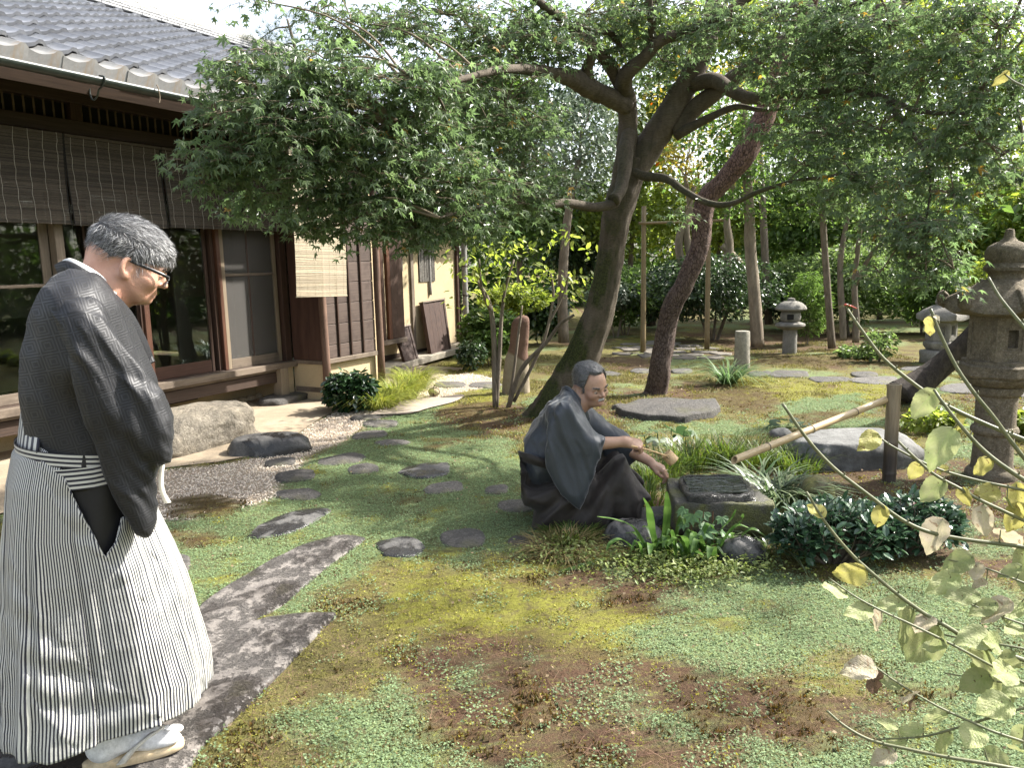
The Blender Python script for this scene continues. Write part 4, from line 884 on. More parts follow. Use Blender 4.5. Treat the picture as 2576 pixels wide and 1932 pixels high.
limb(tr, [(985, 312, 5.3, 9), (965, 260, 5.1, 8), (950, 215, 5.0, 6), (900, 170, 4.8, 4)], 7, .08, 17)
limb(tr, [(1900, 205, 5.7, 12), (1960, 275, 5.3, 9), (2000, 335, 5.1, 7), (2010, 400, 5.0, 5), (2000, 480, 4.9, 4)], 7, .08, 18)
limb(tr, [(2090, 60, 5.6, 14), (2150, 120, 5.2, 12), (2190, 220, 5.0, 10), (2205, 300, 4.9, 10), (2160, 335, 4.8, 8)], 8, .08, 19)
limb(tr, [(1640, 30, 6.6, 12), (1700, 10, 6.3, 11), (1800, 20, 6.0, 9), (1900, -10, 5.6, 7)], 8, .08, 20)
MAPLE_LIMBS = list(LIMB_PTS)
sub(tr.build('trunk', M_MBARK), maple)
EL = [(510, 145, 4.6, 65, 32), (600, 135, 4.65, 85, 34), (700, 125, 4.7, 80, 28), (470, 245, 4.55, 60, 40), (440, 330, 4.5, 60, 45), (540, 190, 4.6, 110, 55), (660, 160, 4.7, 130, 45), (790, 175, 4.75, 150, 50), (920, 150, 4.9, 90, 45), (600, 260, 4.6, 150, 70), (760, 270, 4.8, 170, 75), (900, 250, 5.0, 130, 80), (500, 330, 4.6, 90, 60), (620, 360, 4.8, 150, 70), (780, 370, 5.0, 170, 75), (930, 360, 5.3, 150, 80), (480, 390, 4.6, 80, 40), (640, 440, 5.0, 150, 45), (780, 450, 5.1, 150, 50), (910, 440, 5.3, 130, 60), (1020, 400, 5.6, 110, 70), (720, 490, 5.1, 90, 28), (870, 500, 5.3, 110, 34), (1010, 480, 5.6, 90, 40)]
EM = [(555, -2, 5.4, 75, 12), (690, 22, 5.4, 45, 24), (760, 45, 5.6, 90, 55), (860, 70, 5.7, 100, 70), (960, 30, 6.0, 110, 70), (1060, 90, 6.2, 110, 90), (1010, 200, 5.8, 110, 90), (1090, 230, 6.1, 110, 90), (1150, 60, 6.5, 120, 80), (1260, 30, 6.7, 110, 60), (1360, 30, 6.9, 90, 70), (1130, 330, 6.3, 90, 80), (1150, 390, 6.2, 110, 55), (1080, 440, 5.9, 120, 55), (960, 500, 5.6, 90, 40), (1180, 110, 6.4, 90, 60), (1450, 20, 6.9, 90, 50), (1330, 110, 7.0, 60, 50), (1430, 130, 7.3, 60, 60), (1480, 460, 6.9, 50, 14)]
ER = [(1580, 60, 6.6, 110, 70), (1690, 40, 6.3, 120, 70), (1800, 70, 6.0, 130, 90), (1660, 150, 6.5, 70, 60), (1760, 150, 6.1, 100, 60), (1920, 50, 5.6, 140, 90), (2050, 60, 5.2, 130, 90), (2160, 60, 4.9, 100, 100), (1880, 160, 5.8, 130, 80), (2010, 170, 5.3, 120, 80), (2120, 190, 4.9, 110, 90), (1700, 270, 6.3, 80, 60), (1790, 290, 5.9, 110, 80), (1900, 280, 5.5, 110, 80), (2020, 300, 5.1, 110, 80), (2120, 310, 4.8, 90, 90), (1740, 360, 6.0, 90, 50), (1850, 390, 5.6, 120, 70), (1960, 400, 5.2, 110, 70), (2060, 420, 4.9, 90, 70), (1930, 480, 5.0, 100, 55), (2030, 510, 4.8, 100, 60), (1960, 560, 4.9, 90, 45), (2060, 580, 4.7, 70, 45), (2000, 610, 4.8, 80, 25), (1900, 590, 5.0, 50, 30)]
M_MLEAF = leafmat('maple_leaf', (.086, .130, .058), (.132, .180, .085), None, .32, .55, .32, c3=(.30, .20, .06), spec=.6)
LIMB_PTS = MAPLE_LIMBS
EA = ellipsoids(EL) + ellipsoids(EM) + ellipsoids(ER)
# boughs beyond the right edge and above the frame, part of the same crown
EO = [(np.array([x_, y_, z_]), np.array([.8, .7, .4])) for x_, y_, z_ in ((4.0, 4.6, 4.4), (4.6, 6.0, 4.8), (3.4, 6.6, 5.2), (5.2, 5.0, 4.2), (3.2, 3.6, 4.2), (5.6, 6.6, 5.0), (4.4, 3.4, 4.0))]
tw = MB(); connect(tw, EA + EO, .008, MAPLE_LIMBS)
cr = MB(); cr.add(*sprays(ellipsoids(EL), LEAF_MAPLE, .054, 125, 18, .16, .5, (.75, .35), 1, tw)); cr.add(*sprays(ellipsoids(EM), LEAF_MAPLE, .052, 105, 17, .18, .5, (.6, .35), 2, tw)); cr.add(*sprays(ellipsoids(ER), LEAF_MAPLE, .053, 84, 18, .17, .5, (.6, .35), 3, tw)); cr.add(*sprays(EO, LEAF_MAPLE, .045, 22, 22, .2, .5, (.5, .3), 4))
sub(cr.build('crown', M_MLEAF, smooth=False), maple); sub(tw.build('twigs', M_MTWIG), maple)

# ---- red pine
LIMB_PTS = []
pine = empty('red_pine_tree', G(1416, 855), 0, 'red pine with curved scaly reddish trunk in mid garden', 'tree')
tr = MB(); limb(tr, [(1412, 862, 8.85, 62), (1417, 845, 8.85, 54), (1426, 790, 8.8, 48), (1438, 720, 8.8, 44), (1452, 662, 8.75, 43), (1484, 602, 8.7, 42), (1511, 530, 8.7, 43), (1517, 470, 8.7, 44), (1527, 428, 8.7, 45), (1562, 392, 8.65, 41), (1601, 345, 8.6, 47), (1630, 295, 8.6, 46), (1655, 240, 8.6, 44), (1675, 180, 8.5, 42), (1700, 110, 8.5, 38), (1730, 50, 8.5, 34), (1765, -40, 8.4, 30), (1790, -160, 8.4, 24), (1800, -260, 8.4, 16)], 40, .14, 21, 14, 0, .14)
limb(tr, [(1760, -20, 8.4, 16), (1850, -80, 8.2, 13), (1980, -120, 8.0, 8)], 8, .1, 22); limb(tr, [(1690, 130, 8.5, 14), (1740, 100, 8.3, 10), (1800, 110, 8.1, 6)], 8, .1, 23)
sub(tr.build('trunk', M_PINEBARK), pine)
M_NEEDLE = leafmat('pine_needle', (.030, .060, .022), (.050, .085, .030), None, .5, .2, .3)
def tufts(E, n, L=.11, per=26, seed=0):
    g = np.random.default_rng(seed); pos = []; yaw = []; pit = []
    for c, rd in E:
        u = g.normal(size=(n, 3)); u /= np.linalg.norm(u, axis=1)[:, None]; u *= (g.random(n) ** .4)[:, None]; sc = c + u * rd
        for s_ in sc:
            pos.append(np.repeat(s_[None], per, 0)); yaw.append(g.uniform(0, 6.28, per)); pit.append(-np.abs(g.normal(.5, .45, per)))
    pos = np.concatenate(pos); n_ = len(pos)
    return scatter(np.array([(0, -.014, 0), (0, .014, 0), (1, 0, 0)]), np.array([(0, 2, 1)]), pos, rot_from(np.concatenate(yaw), np.concatenate(pit), g.normal(0, .5, n_)), L * g.uniform(.7, 1.2, n_))
E_ = ellipsoids([(1800, -200, 8.4, 150, 50), (1950, -120, 8.0, 120, 40), (1700, -230, 8.4, 120, 40), (1790, 105, 8.1, 50, 16)])
sub(MB().add(*tufts(E_, 90, .12, 26, 3)).build('crown', M_NEEDLE, smooth=False), pine)

# ---- trees and shrubs behind: each is a thing of its own
LM = {'dark': leafmat('leaf_dark_evergreen', (.030, .055, .022), (.055, .088, .034), None, .3, .28, .4, spec=.6), 'mid': leafmat('leaf_mid_green', (.085, .140, .040), (.125, .185, .055), None, .42, .52, .4),
      'lime': leafmat('leaf_lime', (.17, .225, .05), (.24, .27, .07), None, .45, .58, .35), 'yellow': leafmat('leaf_autumn_yellow', (.22, .22, .06), (.27, .20, .055), None, .5, .5, .35, c3=(.35, .08, .02)),
      'silver': leafmat('leaf_silver_green', (.09, .125, .08), (.15, .185, .125), None, .38, .25, .35, spec=.6), 'pinedark': M_NEEDLE, 'soft': leafmat('leaf_soft_green', (.11, .165, .06), (.16, .21, .08), None, .45, .52, .4)}
def bgtree(name, label, trunks, E, lm, size=.10, dens=55, per=18, rad=.3, bark=None, group='trees of the rear garden', leaf=LEAF_DIAMOND, seed=0, base=None, kind='leaf', ntuft=60):
    global LIMB_PTS; LIMB_PTS = []
    t0 = trunks[0][0]; root = empty(name, base if base is not None else G(t0[0], t0[1]), 0, label, 'tree', group)
    tr = MB()
    for i, p in enumerate(trunks): limb(tr, p, 8, .1, seed * 7 + i, 4)
    EE = ellipsoids(E); connect(tr, EE, .012, LIMB_PTS)
    sub(tr.build('trunk', bark or M_BARKG), root)
    v = tufts(EE, ntuft, .14, 24, seed) if kind == 'needle' else sprays(EE, leaf, size, dens, per, rad, .9, (.4, .5), seed)
    sub(MB().add(*v).build('crown', LM[lm], smooth=False), root); return root
dp_ = lambda x_, y_: float(G(x_, y_)[1])
bgtree('pale_trunk_tree', 'tree with pale stripped straight trunk left of the round-capped lantern', [[(1637, 748, 13.0, 30), (1633, 690, 13, 28), (1628, 620, 13, 27), (1621, 540, 13, 26), (1618, 450, 13, 22), (1612, 330, 13, 18), (1605, 200, 13, 12)]], [(1600, 420, 13, 90, 45), (1650, 330, 13, 110, 60), (1560, 300, 13.3, 90, 60), (1610, 210, 13, 130, 60)], 'mid', .10, seed=31, bark=M_BARKP)
bgtree('slender_tree', 'tree with one slender dark straight trunk right of the round-capped lantern', [[(1797, 752, 12.6, 18), (1790, 660, 12.6, 16), (1783, 560, 12.6, 15), (1777, 470, 12.6, 14), (1770, 380, 12.6, 10)]], [(1760, 400, 12.6, 80, 40), (1800, 320, 12.8, 100, 60), (1700, 450, 12.8, 70, 30)], 'mid', .09, seed=32)
bgtree('forked_tree', 'several-stemmed tree forking low between slender trunk and squat lantern', [[(1822, 735, 12.2, 16), (1820, 690, 12.2, 15), (1815, 570, 12.2, 13), (1833, 455, 12.2, 9)], [(1848, 740, 12.2, 16), (1850, 690, 12.2, 14), (1846, 610, 12.2, 13), (1861, 466, 12.2, 9)], [(1848, 615, 12.2, 11), (1875, 560, 12.1, 10), (1903, 523, 12, 7)]], [(1830, 440, 12.2, 80, 40), (1900, 500, 12, 60, 40), (1850, 350, 12.2, 110, 60)], 'soft', .09, seed=33)
bgtree('smooth_stem_tree', 'tree with twisting smooth bare stems seen beside the red pine', [[(1492, 640, 15, 20), (1470, 560, 15, 18), (1468, 510, 15, 17), (1490, 460, 15, 13), (1480, 380, 15, 9)], [(1500, 640, 15, 20), (1492, 560, 15, 18), (1482, 490, 15, 15), (1500, 400, 15, 10)], [(1555, 640, 15, 26), (1575, 540, 15, 20), (1570, 470, 15, 14), (1590, 380, 15, 10)], [(1620, 600, 15, 22), (1590, 560, 15, 18), (1560, 530, 15, 14)]], [(1490, 300, 15, 90, 60), (1560, 330, 15, 80, 60), (1440, 340, 15, 60, 50), (1520, 200, 15, 120, 70), (1500, 370, 15, 70, 40)], 'yellow', .095, 26, 14, bark=M_BARKP, seed=34, base=G(1500, 735))
bgtree('silver_leaf_tree', 'grey-leaved tree showing between maple crown and maple trunk', [[(1218, 740, 12, 24), (1215, 620, 12, 22), (1225, 480, 12, 18), (1250, 340, 12, 12)]], [(1260, 250, 12, 110, 50), (1210, 320, 12, 110, 50), (1300, 330, 12, 80, 50), (1250, 390, 12, 100, 30), (1290, 200, 12.4, 80, 40)], 'silver', .09, 70, 16, seed=35)
bgtree('leaning_pine_tree', 'dark pine with thick furrowed trunk leaning right behind the tall lantern', [[(1950, 860, 7.9, 90), (1985, 830, 7.9, 66), (2030, 792, 7.9, 54), (2085, 745, 7.8, 50), (2150, 670, 7.7, 46), (2230, 560, 7.6, 42), (2330, 400, 7.5, 34), (2400, 200, 7.4, 24)]], [(2400, 180, 7.4, 120, 40), (2330, 330, 7.4, 90, 30), (2170, 385, 7.5, 60, 30)], 'pinedark', bark=M_BARKD, kind='needle', seed=36, base=G(1965, 855), ntuft=80)
bgtree('skyline_pine_tree', 'small pine rising against the sky above the roof', [[(700, 700, 13, 16), (660, 300, 13, 12), (640, 120, 13, 8), (620, 40, 13, 4)]], [(560, 85, 13, 45, 12), (610, 60, 13, 55, 16), (660, 40, 13, 50, 16), (640, 100, 13, 60, 14), (700, 90, 13, 60, 20), (600, 105, 13, 40, 10)], 'pinedark', kind='needle', seed=37, base=HW(5.5, -6, 0), ntuft=34)
bgtree('rear_pine_tree', 'dark pine with long needles behind the red pine trunk', [[(1660, 700, 16, 18), (1650, 500, 16, 16), (1640, 300, 16, 10)]], [(1630, 330, 15.5, 60, 40), (1660, 390, 15.5, 60, 34), (1610, 280, 15.5, 40, 30)], 'pinedark', kind='needle', seed=38, ntuft=120)
rows = [('tall_tree', 'tall loose green tree at the far back, left of centre', (1130, 700), 19, [(1120, 480, 19, 120, 70), (1060, 400, 19, 110, 60), (1180, 380, 19, 110, 70), (1100, 280, 19, 120, 70), (1000, 250, 19, 110, 80), (1060, 140, 19, 110, 70)], 'mid'),
 ('tall_tree', 'tall lime green tree at the far back behind the maple trunk', (1370, 690), 20, [(1330, 470, 20, 110, 70), (1410, 430, 20, 110, 70), (1370, 320, 20, 110, 70), (1420, 230, 20, 100, 70), (1450, 110, 20, 110, 80), (1370, 60, 20, 110, 60)], 'lime'),
 ('tall_tree', 'tall sunny tree at the far back between pine and pale trunk', (1560, 690), 20, [(1540, 500, 20, 110, 60), (1600, 440, 20, 110, 70), (1700, 250, 20, 110, 80), (1660, 110, 20, 120, 80), (1580, 30, 20, 110, 60), (1760, 150, 20, 100, 80)], 'lime'),
 ('tall_tree', 'tall mid green tree at the far back above the round-capped lantern', (1740, 690), 19, [(1700, 530, 19, 110, 60), (1780, 480, 19, 110, 70), (1720, 400, 19, 120, 60), (1800, 300, 19, 110, 70), (1840, 170, 19, 110, 80), (1790, 50, 19, 110, 70)], 'mid'),
 ('tall_tree', 'tall bright tree at the far back behind the forked tree', (1900, 690), 18, [(1880, 560, 18, 110, 60), (1960, 500, 18, 110, 70), (1900, 400, 18, 120, 70), (1960, 280, 18, 110, 80), (1980, 150, 18, 110, 80), (1930, 40, 18, 110, 60)], 'lime'),
 ('tall_tree', 'tall yellowish tree at the far back beside the tall lantern finial', (2110, 690), 18, [(2080, 560, 18, 110, 70), (2160, 500, 18, 110, 70), (2180, 400, 18, 110, 70), (2240, 580, 18, 90, 80), (2130, 270, 18, 110, 80), (2180, 130, 18, 110, 80), (2080, 50, 18, 110, 70)], 'lime'),
 ('tall_tree', 'tall dark tree at the far back behind the silver-leaved tree', (1270, 690), 21, [(1220, 520, 21, 110, 70), (1290, 560, 21, 100, 60), (1200, 220, 21, 120, 80), (1240, 450, 21, 100, 60)], 'dark')]
for i, (nm, lb, bs, dd, E, lm) in enumerate(rows): bgtree(nm, lb, [[(bs[0], bs[1], dd, 14), (bs[0] - 8, bs[1] - 120, dd, 12), (bs[0] + 5, bs[1] - 300, dd, 8)]], E, lm, .17, 34, 20, .4, seed=50 + i, base=np.array([*D(bs[0], bs[1], dd)[:2], 0]))

def shrub(name, label, px, py, wpx, hpx, lm, n=2500, size=.07, leaf=LEAF_DIAMOND, group='shrubs of the rear garden', dm=.8, stem=3, lift=.12, seed=0, mat_=None, dep=None, cat='shrub', clump=2.2, shell=.45, up=.25, roll=.6):
    c0 = G(px, py) if dep is None else np.array([*D(px, py, dep)[:2], 0]); d_ = c0[1]; w = wpx * d_ / FPF / 2; h_ = hpx * d_ / FPF
    g = np.random.default_rng(seed + 900); root = empty(name, c0, 0, label, cat, group)
    u = g.normal(size=(n * 3, 3)); u /= np.linalg.norm(u, axis=1)[:, None]; u *= (g.random(n * 3) ** shell)[:, None]
    p = u * np.array([w, w * dm, h_ * (1 - lift) / 2]) ; p[:, 2] += h_ * (1 + lift) / 2
    k = fbm(p * clump / max(w, .2) + seed, 3, seed) > -.10; p = p[k][:n]; n = len(p)
    out = np.arctan2(p[:, 1], p[:, 0])
    v, f = scatter(leaf[0], leaf[1], p, rot_from(out + g.normal(0, .9, n), g.normal(up, .5, n), g.normal(0, roll, n)), size * g.uniform(.6, 1.25, n))
    MB().add(v, f).build('foliage', mat_ or LM[lm], root, smooth=False)
    tr = MB()
    for i in range(stem):
        a = g.uniform(0, 6.28); e = np.array([math.cos(a) * w * .5, math.sin(a) * w * .5 * dm, h_ * .75]); tr.add(*tube(catmull([(e[0] * .12, e[1] * .12, -.02), (e[0] * .45, e[1] * .3, h_ * .35), e], 4), np.linspace(.022, .008, 9) * max(w, .3), 6, False))
    tr.build('stem', M_BARKG, root); return root
shrub('clipped_shrub', 'wide dark glossy evergreen shrub behind the pine and bamboo poles', 1540, 735, 300, 190, 'dark', 9000, .085, LEAF_OVAL, seed=1, lift=.22, stem=6)
shrub('clipped_shrub', 'dark evergreen shrub right of the pale stripped trunk', 1690, 715, 130, 130, 'dark', 3000, .085, LEAF_OVAL, seed=2)
shrub('leafy_shrub', 'broad-leaved green shrub by the rear corner of the house', 1060, 800, 130, 130, 'mid', 2600, .10, LEAF_OVAL, seed=3, dep=11.6)
shrub('leafy_shrub', 'low green shrub at the foot of the rear corner post', 1020, 808, 70, 70, 'dark', 900, .07, LEAF_OVAL, seed=4, dep=11.0)
shrub('leafy_shrub', 'big dark broad-leaved shrub behind the standing stone', 1165, 745, 120, 130, 'dark', 2600, .14, LEAF_OVAL, seed=5)
shrub('leafy_shrub', 'pale green shrub behind the palm stump', 1350, 700, 180, 150, 'mid', 4000, .11, seed=6, dep=16)
shrub('leafy_shrub', 'grey green shrub left of the bamboo frame', 1330, 600, 130, 120, 'silver', 2500, .09, seed=7, dep=15.5, lift=.5)
shrub('leafy_shrub', 'tall bright bushy shrub behind the forked tree', 1840, 705, 200, 200, 'soft', 5000, .11, seed=8, dep=15)
shrub('leafy_shrub', 'bright shrub behind the squat lantern', 1990, 700, 200, 170, 'mid', 4500, .11, LEAF_OVAL, seed=9, dep=15)
shrub('leafy_shrub', 'yellow green shrub beyond the tall lantern on the right', 2190, 700, 200, 200, 'lime', 4000, .11, seed=10, dep=14)
shrub('leafy_shrub', 'mid green shrub behind the round-capped lantern', 1740, 690, 170, 170, 'soft', 4000, .10, seed=11, dep=16)
shrub('leafy_shrub', 'feathery bamboo-like shrub beside the slender trunk', 1745, 720, 90, 160, 'mid', 2500, .12, (LEAF_DIAMOND[0] * np.array([1, .35, 1]), LEAF_DIAMOND[1]), seed=12, dep=13.5)
shrub('leafy_shrub', 'dark shrub at the far back between maple and pine', 1430, 690, 150, 130, 'dark', 3500, .12, seed=13, dep=17)
shrub('leafy_shrub', 'yellowing shrub behind the thin-stemmed shrub', 1110, 640, 150, 150, 'lime', 2600, .10, seed=14, dep=13, lift=.6)
shrub('low_shrub', 'low yellow green shrub left of the tall lantern foot', 2010, 915, 130, 50, 'lime', 700, .07, LEAF_OVAL, seed=15, dep=6.6)
shrub('low_shrub', 'low yellow green shrub right of the tall lantern foot', 2235, 930, 120, 60, 'lime', 700, .07, LEAF_OVAL, seed=16, dep=6.3)
shrub('low_shrub', 'wispy small shrub between slender trunk and squat lantern', 1900, 760, 70, 80, 'soft', 350, .09, seed=17, dep=11, stem=6)
shrub('low_shrub', 'small pale leafy plant at the foot of the forked tree', 1850, 770, 80, 30, 'soft', 260, .10, LEAF_OVAL, seed=18, dep=11.5)
far_h = MB(); g = np.random.default_rng(77); E_ = [(np.array([x_, 27 + g.uniform(-1, 2), z_]), np.array([2.2, 1.2, 1.6])) for x_ in np.arange(-6, 24, 2.4) for z_ in (1.0, 3.2)] + [(np.array([13 + g.uniform(-1, 1), y_, z_]), np.array([1.8, 1.8, 1.5])) for y_ in np.arange(-8, 26, 2.3) for z_ in ((.8, 2.6, 4.4) if y_ < 7 else (.8, 2.2))]
far_h.add(*sprays(E_, LEAF_DIAMOND, .30, 7, 20, .8, 2.0, (.4, .6), 99)); tag(far_h.build('distant_woodland', LM['mid'], smooth=False), 'dim mass of distant trees closing the garden', 'woodland', kind='stuff')
# thin-stemmed shrub in front of the standing stone
LIMB_PTS = []
tsr = empty('thin_stemmed_shrub', G(1068, 880), 0, 'sparse thin-stemmed shrub with yellow green leaves before the standing stone', 'shrub'); tr = MB(); d0 = dp_(1070, 880)
for q in ([(1070, 882, 1, 14), (1068, 800, 1, 13), (1066, 720, 1, 12), (1055, 650, 1, 10), (1020, 590, 1, 7)], [(1072, 882, 1, 10), (1078, 780, 1, 10), (1082, 700, 1, 9), (1090, 630, 1, 7), (1110, 560, 1, 5)], [(1098, 880, 1, 12), (1125, 800, .99, 11), (1180, 740, .98, 9), (1210, 700, .97, 8), (1240, 680, .96, 6)], [(1110, 868, 1, 8), (1150, 790, 1, 8), (1180, 720, 1, 7), (1195, 640, 1, 6), (1190, 590, 1, 4)], [(1098, 880, 1, 8), (1110, 800, 1, 7), (1120, 720, 1, 6), (1128, 660, 1, 4)], [(1058, 670, 1, 7), (1040, 620, .98, 6), (1035, 560, .97, 4)], [(1185, 700, 1, 6), (1215, 640, 1, 5), (1230, 590, 1, 4)]):
    limb(tr, [(a, b_, c_ * d0, w_) for a, b_, c_, w_ in q], 7, .08, int(q[0][0]), 4)
sub(tr.build('stem', M_BARKG), tsr)
EE = ellipsoids([(1020, 570, d0 * .97, 60, 40), (1090, 550, d0, 70, 40), (1120, 620, d0, 50, 40), (1185, 590, d0, 50, 50), (1230, 600, d0 * .96, 40, 40), (1035, 640, d0 * .98, 40, 30), (1150, 540, d0, 60, 40), (1060, 510, d0 * .97, 60, 30), (1240, 540, d0 * .97, 50, 40), (1010, 620, d0 * .96, 40, 26)])
sub(MB().add(*sprays(EE, LEAF_OVAL, .085, 32, 10, .2, .8, (.5, .4), 8)).build('foliage', LM['lime'], smooth=False), tsr)
# ================================================================== lanterns, stones, basin, bamboo
b = NB('lantern_granite'); co = b.co(); n1 = b.noise(co, 6, 8, .65); nf = b.noise(co, 110, 4, .7)
c = b.mix(b.ramp(n1, .32, .68), (.14, .115, .082), (.25, .21, .15)); c = b.mix(b.math('MULTIPLY', b.ramp(nf, .5, .66), .7), c, (.34, .30, .24)); c = b.val(c, b.ramp(b.noise(co, 38, 8, .8), .32, .68), .5, 1.4); c = b.mix(b.math('MULTIPLY', b.ramp(b.noise(co, 3.2, 5), .52, .68), .55), c, (.085, .08, .06))
c = b.mix(b.math('MULTIPLY', b.ramp(b.noise(co, 14, 6, .7), .58, .66), .4), c, (.16, .155, .09))
M_LANT = b.done(b.bsdf(c, .92, b.bump(b.math('ADD', nf, b.math('MULTIPLY', b.noise(co, 30, 8, .75), 2.0)), .012, 1.0), .2))
M_LANT2 = mat('grey_lantern_stone', (.15, .14, .12), (.23, .215, .19), (.09, .088, .065), scale=8, bump=.8, bscale=90, bdist=.006, rough=.92, lo3=.5, hi3=.66)
def hexloft(prof, seg=6, rot=0, sub=4, curl=None):
    """rings of a polygon with straight sides; prof = (radius, z[, corner lift])"""
    v = []; a0 = np.arange(seg) * 2 * np.pi / seg + rot
    for p in prof:
        r_, z = p[0], p[1]; lift = p[2] if len(p) > 2 else 0
        for i in range(seg):
            A = np.array([math.cos(a0[i]), math.sin(a0[i])]); B_ = np.array([math.cos(a0[(i + 1) % seg]), math.sin(a0[(i + 1) % seg])])
            for j in range(sub):
                t = j / sub; q = A * (1 - t) + B_ * t; e = abs(2 * t - 1) ** 3
                v.append((q[0] * r_ * (1 + .05 * e * (lift > 0)), q[1] * r_ * (1 + .05 * e * (lift > 0)), z + lift * e))
    return np.array(v), grid_faces(len(prof), seg * sub)
# tall lantern
cb = G(2140, 1030); dl = cb[1]; zl = lambda y_: float(D(2140, y_, dl)[2])
tl = empty('stone_lantern', (cb[0], cb[1], 0), 0, 'tall weathered stone lantern with onion finial at the right edge', 'stone lantern')
def part(name, vf, m, parent, loc=None, sm=40, rot=None):
    o = MB().add(*vf).build(name, m, parent, loc=loc, rot=rot)
    if sm: autosmooth(o, sm)
    return o
def fromtop(*pr): return [(r_, z) for r_, z in pr]
def rp(zsrc, base=1201): return max(0, (base - zsrc) * dl / 1936 * 1.0)        # height above the ground of a photo row at this distance
part('base', lathe([(.0, -.05), (.150, -.05), (.160, .0), (.162, .035), (.150, .058), (.132, .07), (.130, .085), (.0, .09)], 32), M_LANT, tl)
part('shaft', lathe([(.128, .08), (.124, .18), (.123, .305), (.138, .312), (.147, .33), (.147, .345), (.138, .362), (.126, .368), (.124, .42), (.126, .575), (.140, .585), (.150, .60), (.156, .62), (.156, .64), (.140, .65), (0, .651)], 32), M_LANT, tl)
pv, pf = lathe([(.0, .645), (.15, .645), (.185, .668), (.205, .70), (.20, .715), (.0, .716)], 48); ang = np.arctan2(pv[:, 1], pv[:, 0]); k_ = 1 + .05 * np.abs(np.sin(ang * 8)); pv[:, :2] *= k_[:, None]
part('lotus_base', (pv, pf), M_LANT, tl)
part('platform', hexloft([(.0, .712), (.245, .712), (.262, .728), (.265, .79), (.25, .80), (.235, .802), (.232, .823), (.215, .828), (.0, .83)], 6, .35), M_LANT, tl)
# fire box with a real square opening in two faces
def firebox(R_, z0, z1, rot, seg, open_faces, ow, oz0, oz1, m, parent, th=.045):
    mb = MB(); a0 = np.arange(seg) * 2 * np.pi / seg + rot
    for i in range(seg):
        A = np.array([math.cos(a0[i]), math.sin(a0[i]), 0]) * R_; B_ = np.array([math.cos(a0[(i + 1) % seg]), math.sin(a0[(i + 1) % seg]), 0]) * R_
        Z = np.array([0, 0, 1]); nrm = (A + B_); nrm /= np.linalg.norm(nrm)
        P = lambda t, z, dpt=0: A * (1 - t) + B_ * t + Z * z - nrm * dpt
        if i in open_faces:
            t0, t1 = .5 - ow / 2, .5 + ow / 2; f0, f1 = t0 - .1, t1 + .1; e0, e1 = oz0 - .018, oz1 + .018
            o = [P(0, z0), P(1, z0), P(1, z1), P(0, z1)]; q1 = [P(f0, e0), P(f1, e0), P(f1, e1), P(f0, e1)]; q2 = [p - nrm * .008 for p in q1]
            q3 = [P(t0, oz0, .008), P(t1, oz0, .008), P(t1, oz1, .008), P(t0, oz1, .008)]; q4 = [p - nrm * th for p in q3]
            f = []
            for a_, b_ in ((0, 4), (4, 8), (8, 12), (12, 16)):
                for j in range(4): f.append((a_ + j, a_ + (j + 1) % 4, b_ + (j + 1) % 4, b_ + j))
            mb.add(np.array(o + q1 + q2 + q3 + q4), np.array(f))
        else:
            mb.add(np.array([P(0, z0), P(1, z0), P(1, z1), P(0, z1), P(.12, z0 + .03), P(.88, z0 + .03), P(.88, z1 - .03), P(.12, z1 - .03), P(.12, z0 + .03, .005), P(.88, z0 + .03, .005), P(.88, z1 - .03, .005), P(.12, z1 - .03, .005)]), np.array([(0, 1, 5, 4), (1, 2, 6, 5), (2, 3, 7, 6), (3, 0, 4, 7), (4, 5, 9, 8), (5, 6, 10, 9), (6, 7, 11, 10), (7, 4, 8, 11), (8, 9, 10, 11)]))
    v, f = hexloft([(R_ * .66, z0), (R_ * .66, z1)], seg, rot, 1); mb.add(v, f[:, ::-1])
    o = mb.build('fire_box', m, parent, smooth=False); return o
firebox(.21, .828, 1.125, R(20) - R(60) * 2.5, 6, (0,), .30, .92, 1.04, M_LANT, tl)
o = part('roof', hexloft([(.0, 1.12), (.20, 1.122), (.33, 1.135, .03), (.36, 1.15, .045), (.355, 1.175, .055), (.33, 1.20, .04), (.28, 1.25, .01), (.22, 1.30), (.165, 1.345), (.14, 1.365), (.0, 1.37)], 6, .35, 6), M_LANT, tl, sm=50)
for i in range(6):
    a_ = .35 + i * R(60); P = [(.20 * math.cos(a_), .20 * math.sin(a_), 1.30), (.29 * math.cos(a_), .29 * math.sin(a_), 1.235), (.35 * math.cos(a_), .35 * math.sin(a_), 1.21), (.372 * math.cos(a_), .372 * math.sin(a_), 1.25), (.35 * math.cos(a_), .35 * math.sin(a_), 1.275)]
    v, f, t = tube(catmull(P, 4), np.r_[np.linspace(.025, .045, 9), np.linspace(.045, .028, 8)], 8); MB().add(v, f, t).build('roof_scroll', M_LANT, tl)
part('finial', lathe([(.0, 1.36), (.108, 1.362), (.105, 1.395), (.112, 1.41), (.136, 1.425), (.14, 1.445), (.125, 1.465), (.118, 1.475), (.128, 1.49), (.136, 1.52), (.134, 1.555), (.118, 1.585), (.085, 1.605), (.05, 1.62), (.032, 1.645), (.028, 1.68), (.024, 1.695), (.0, 1.70)], 28), M_LANT, tl)
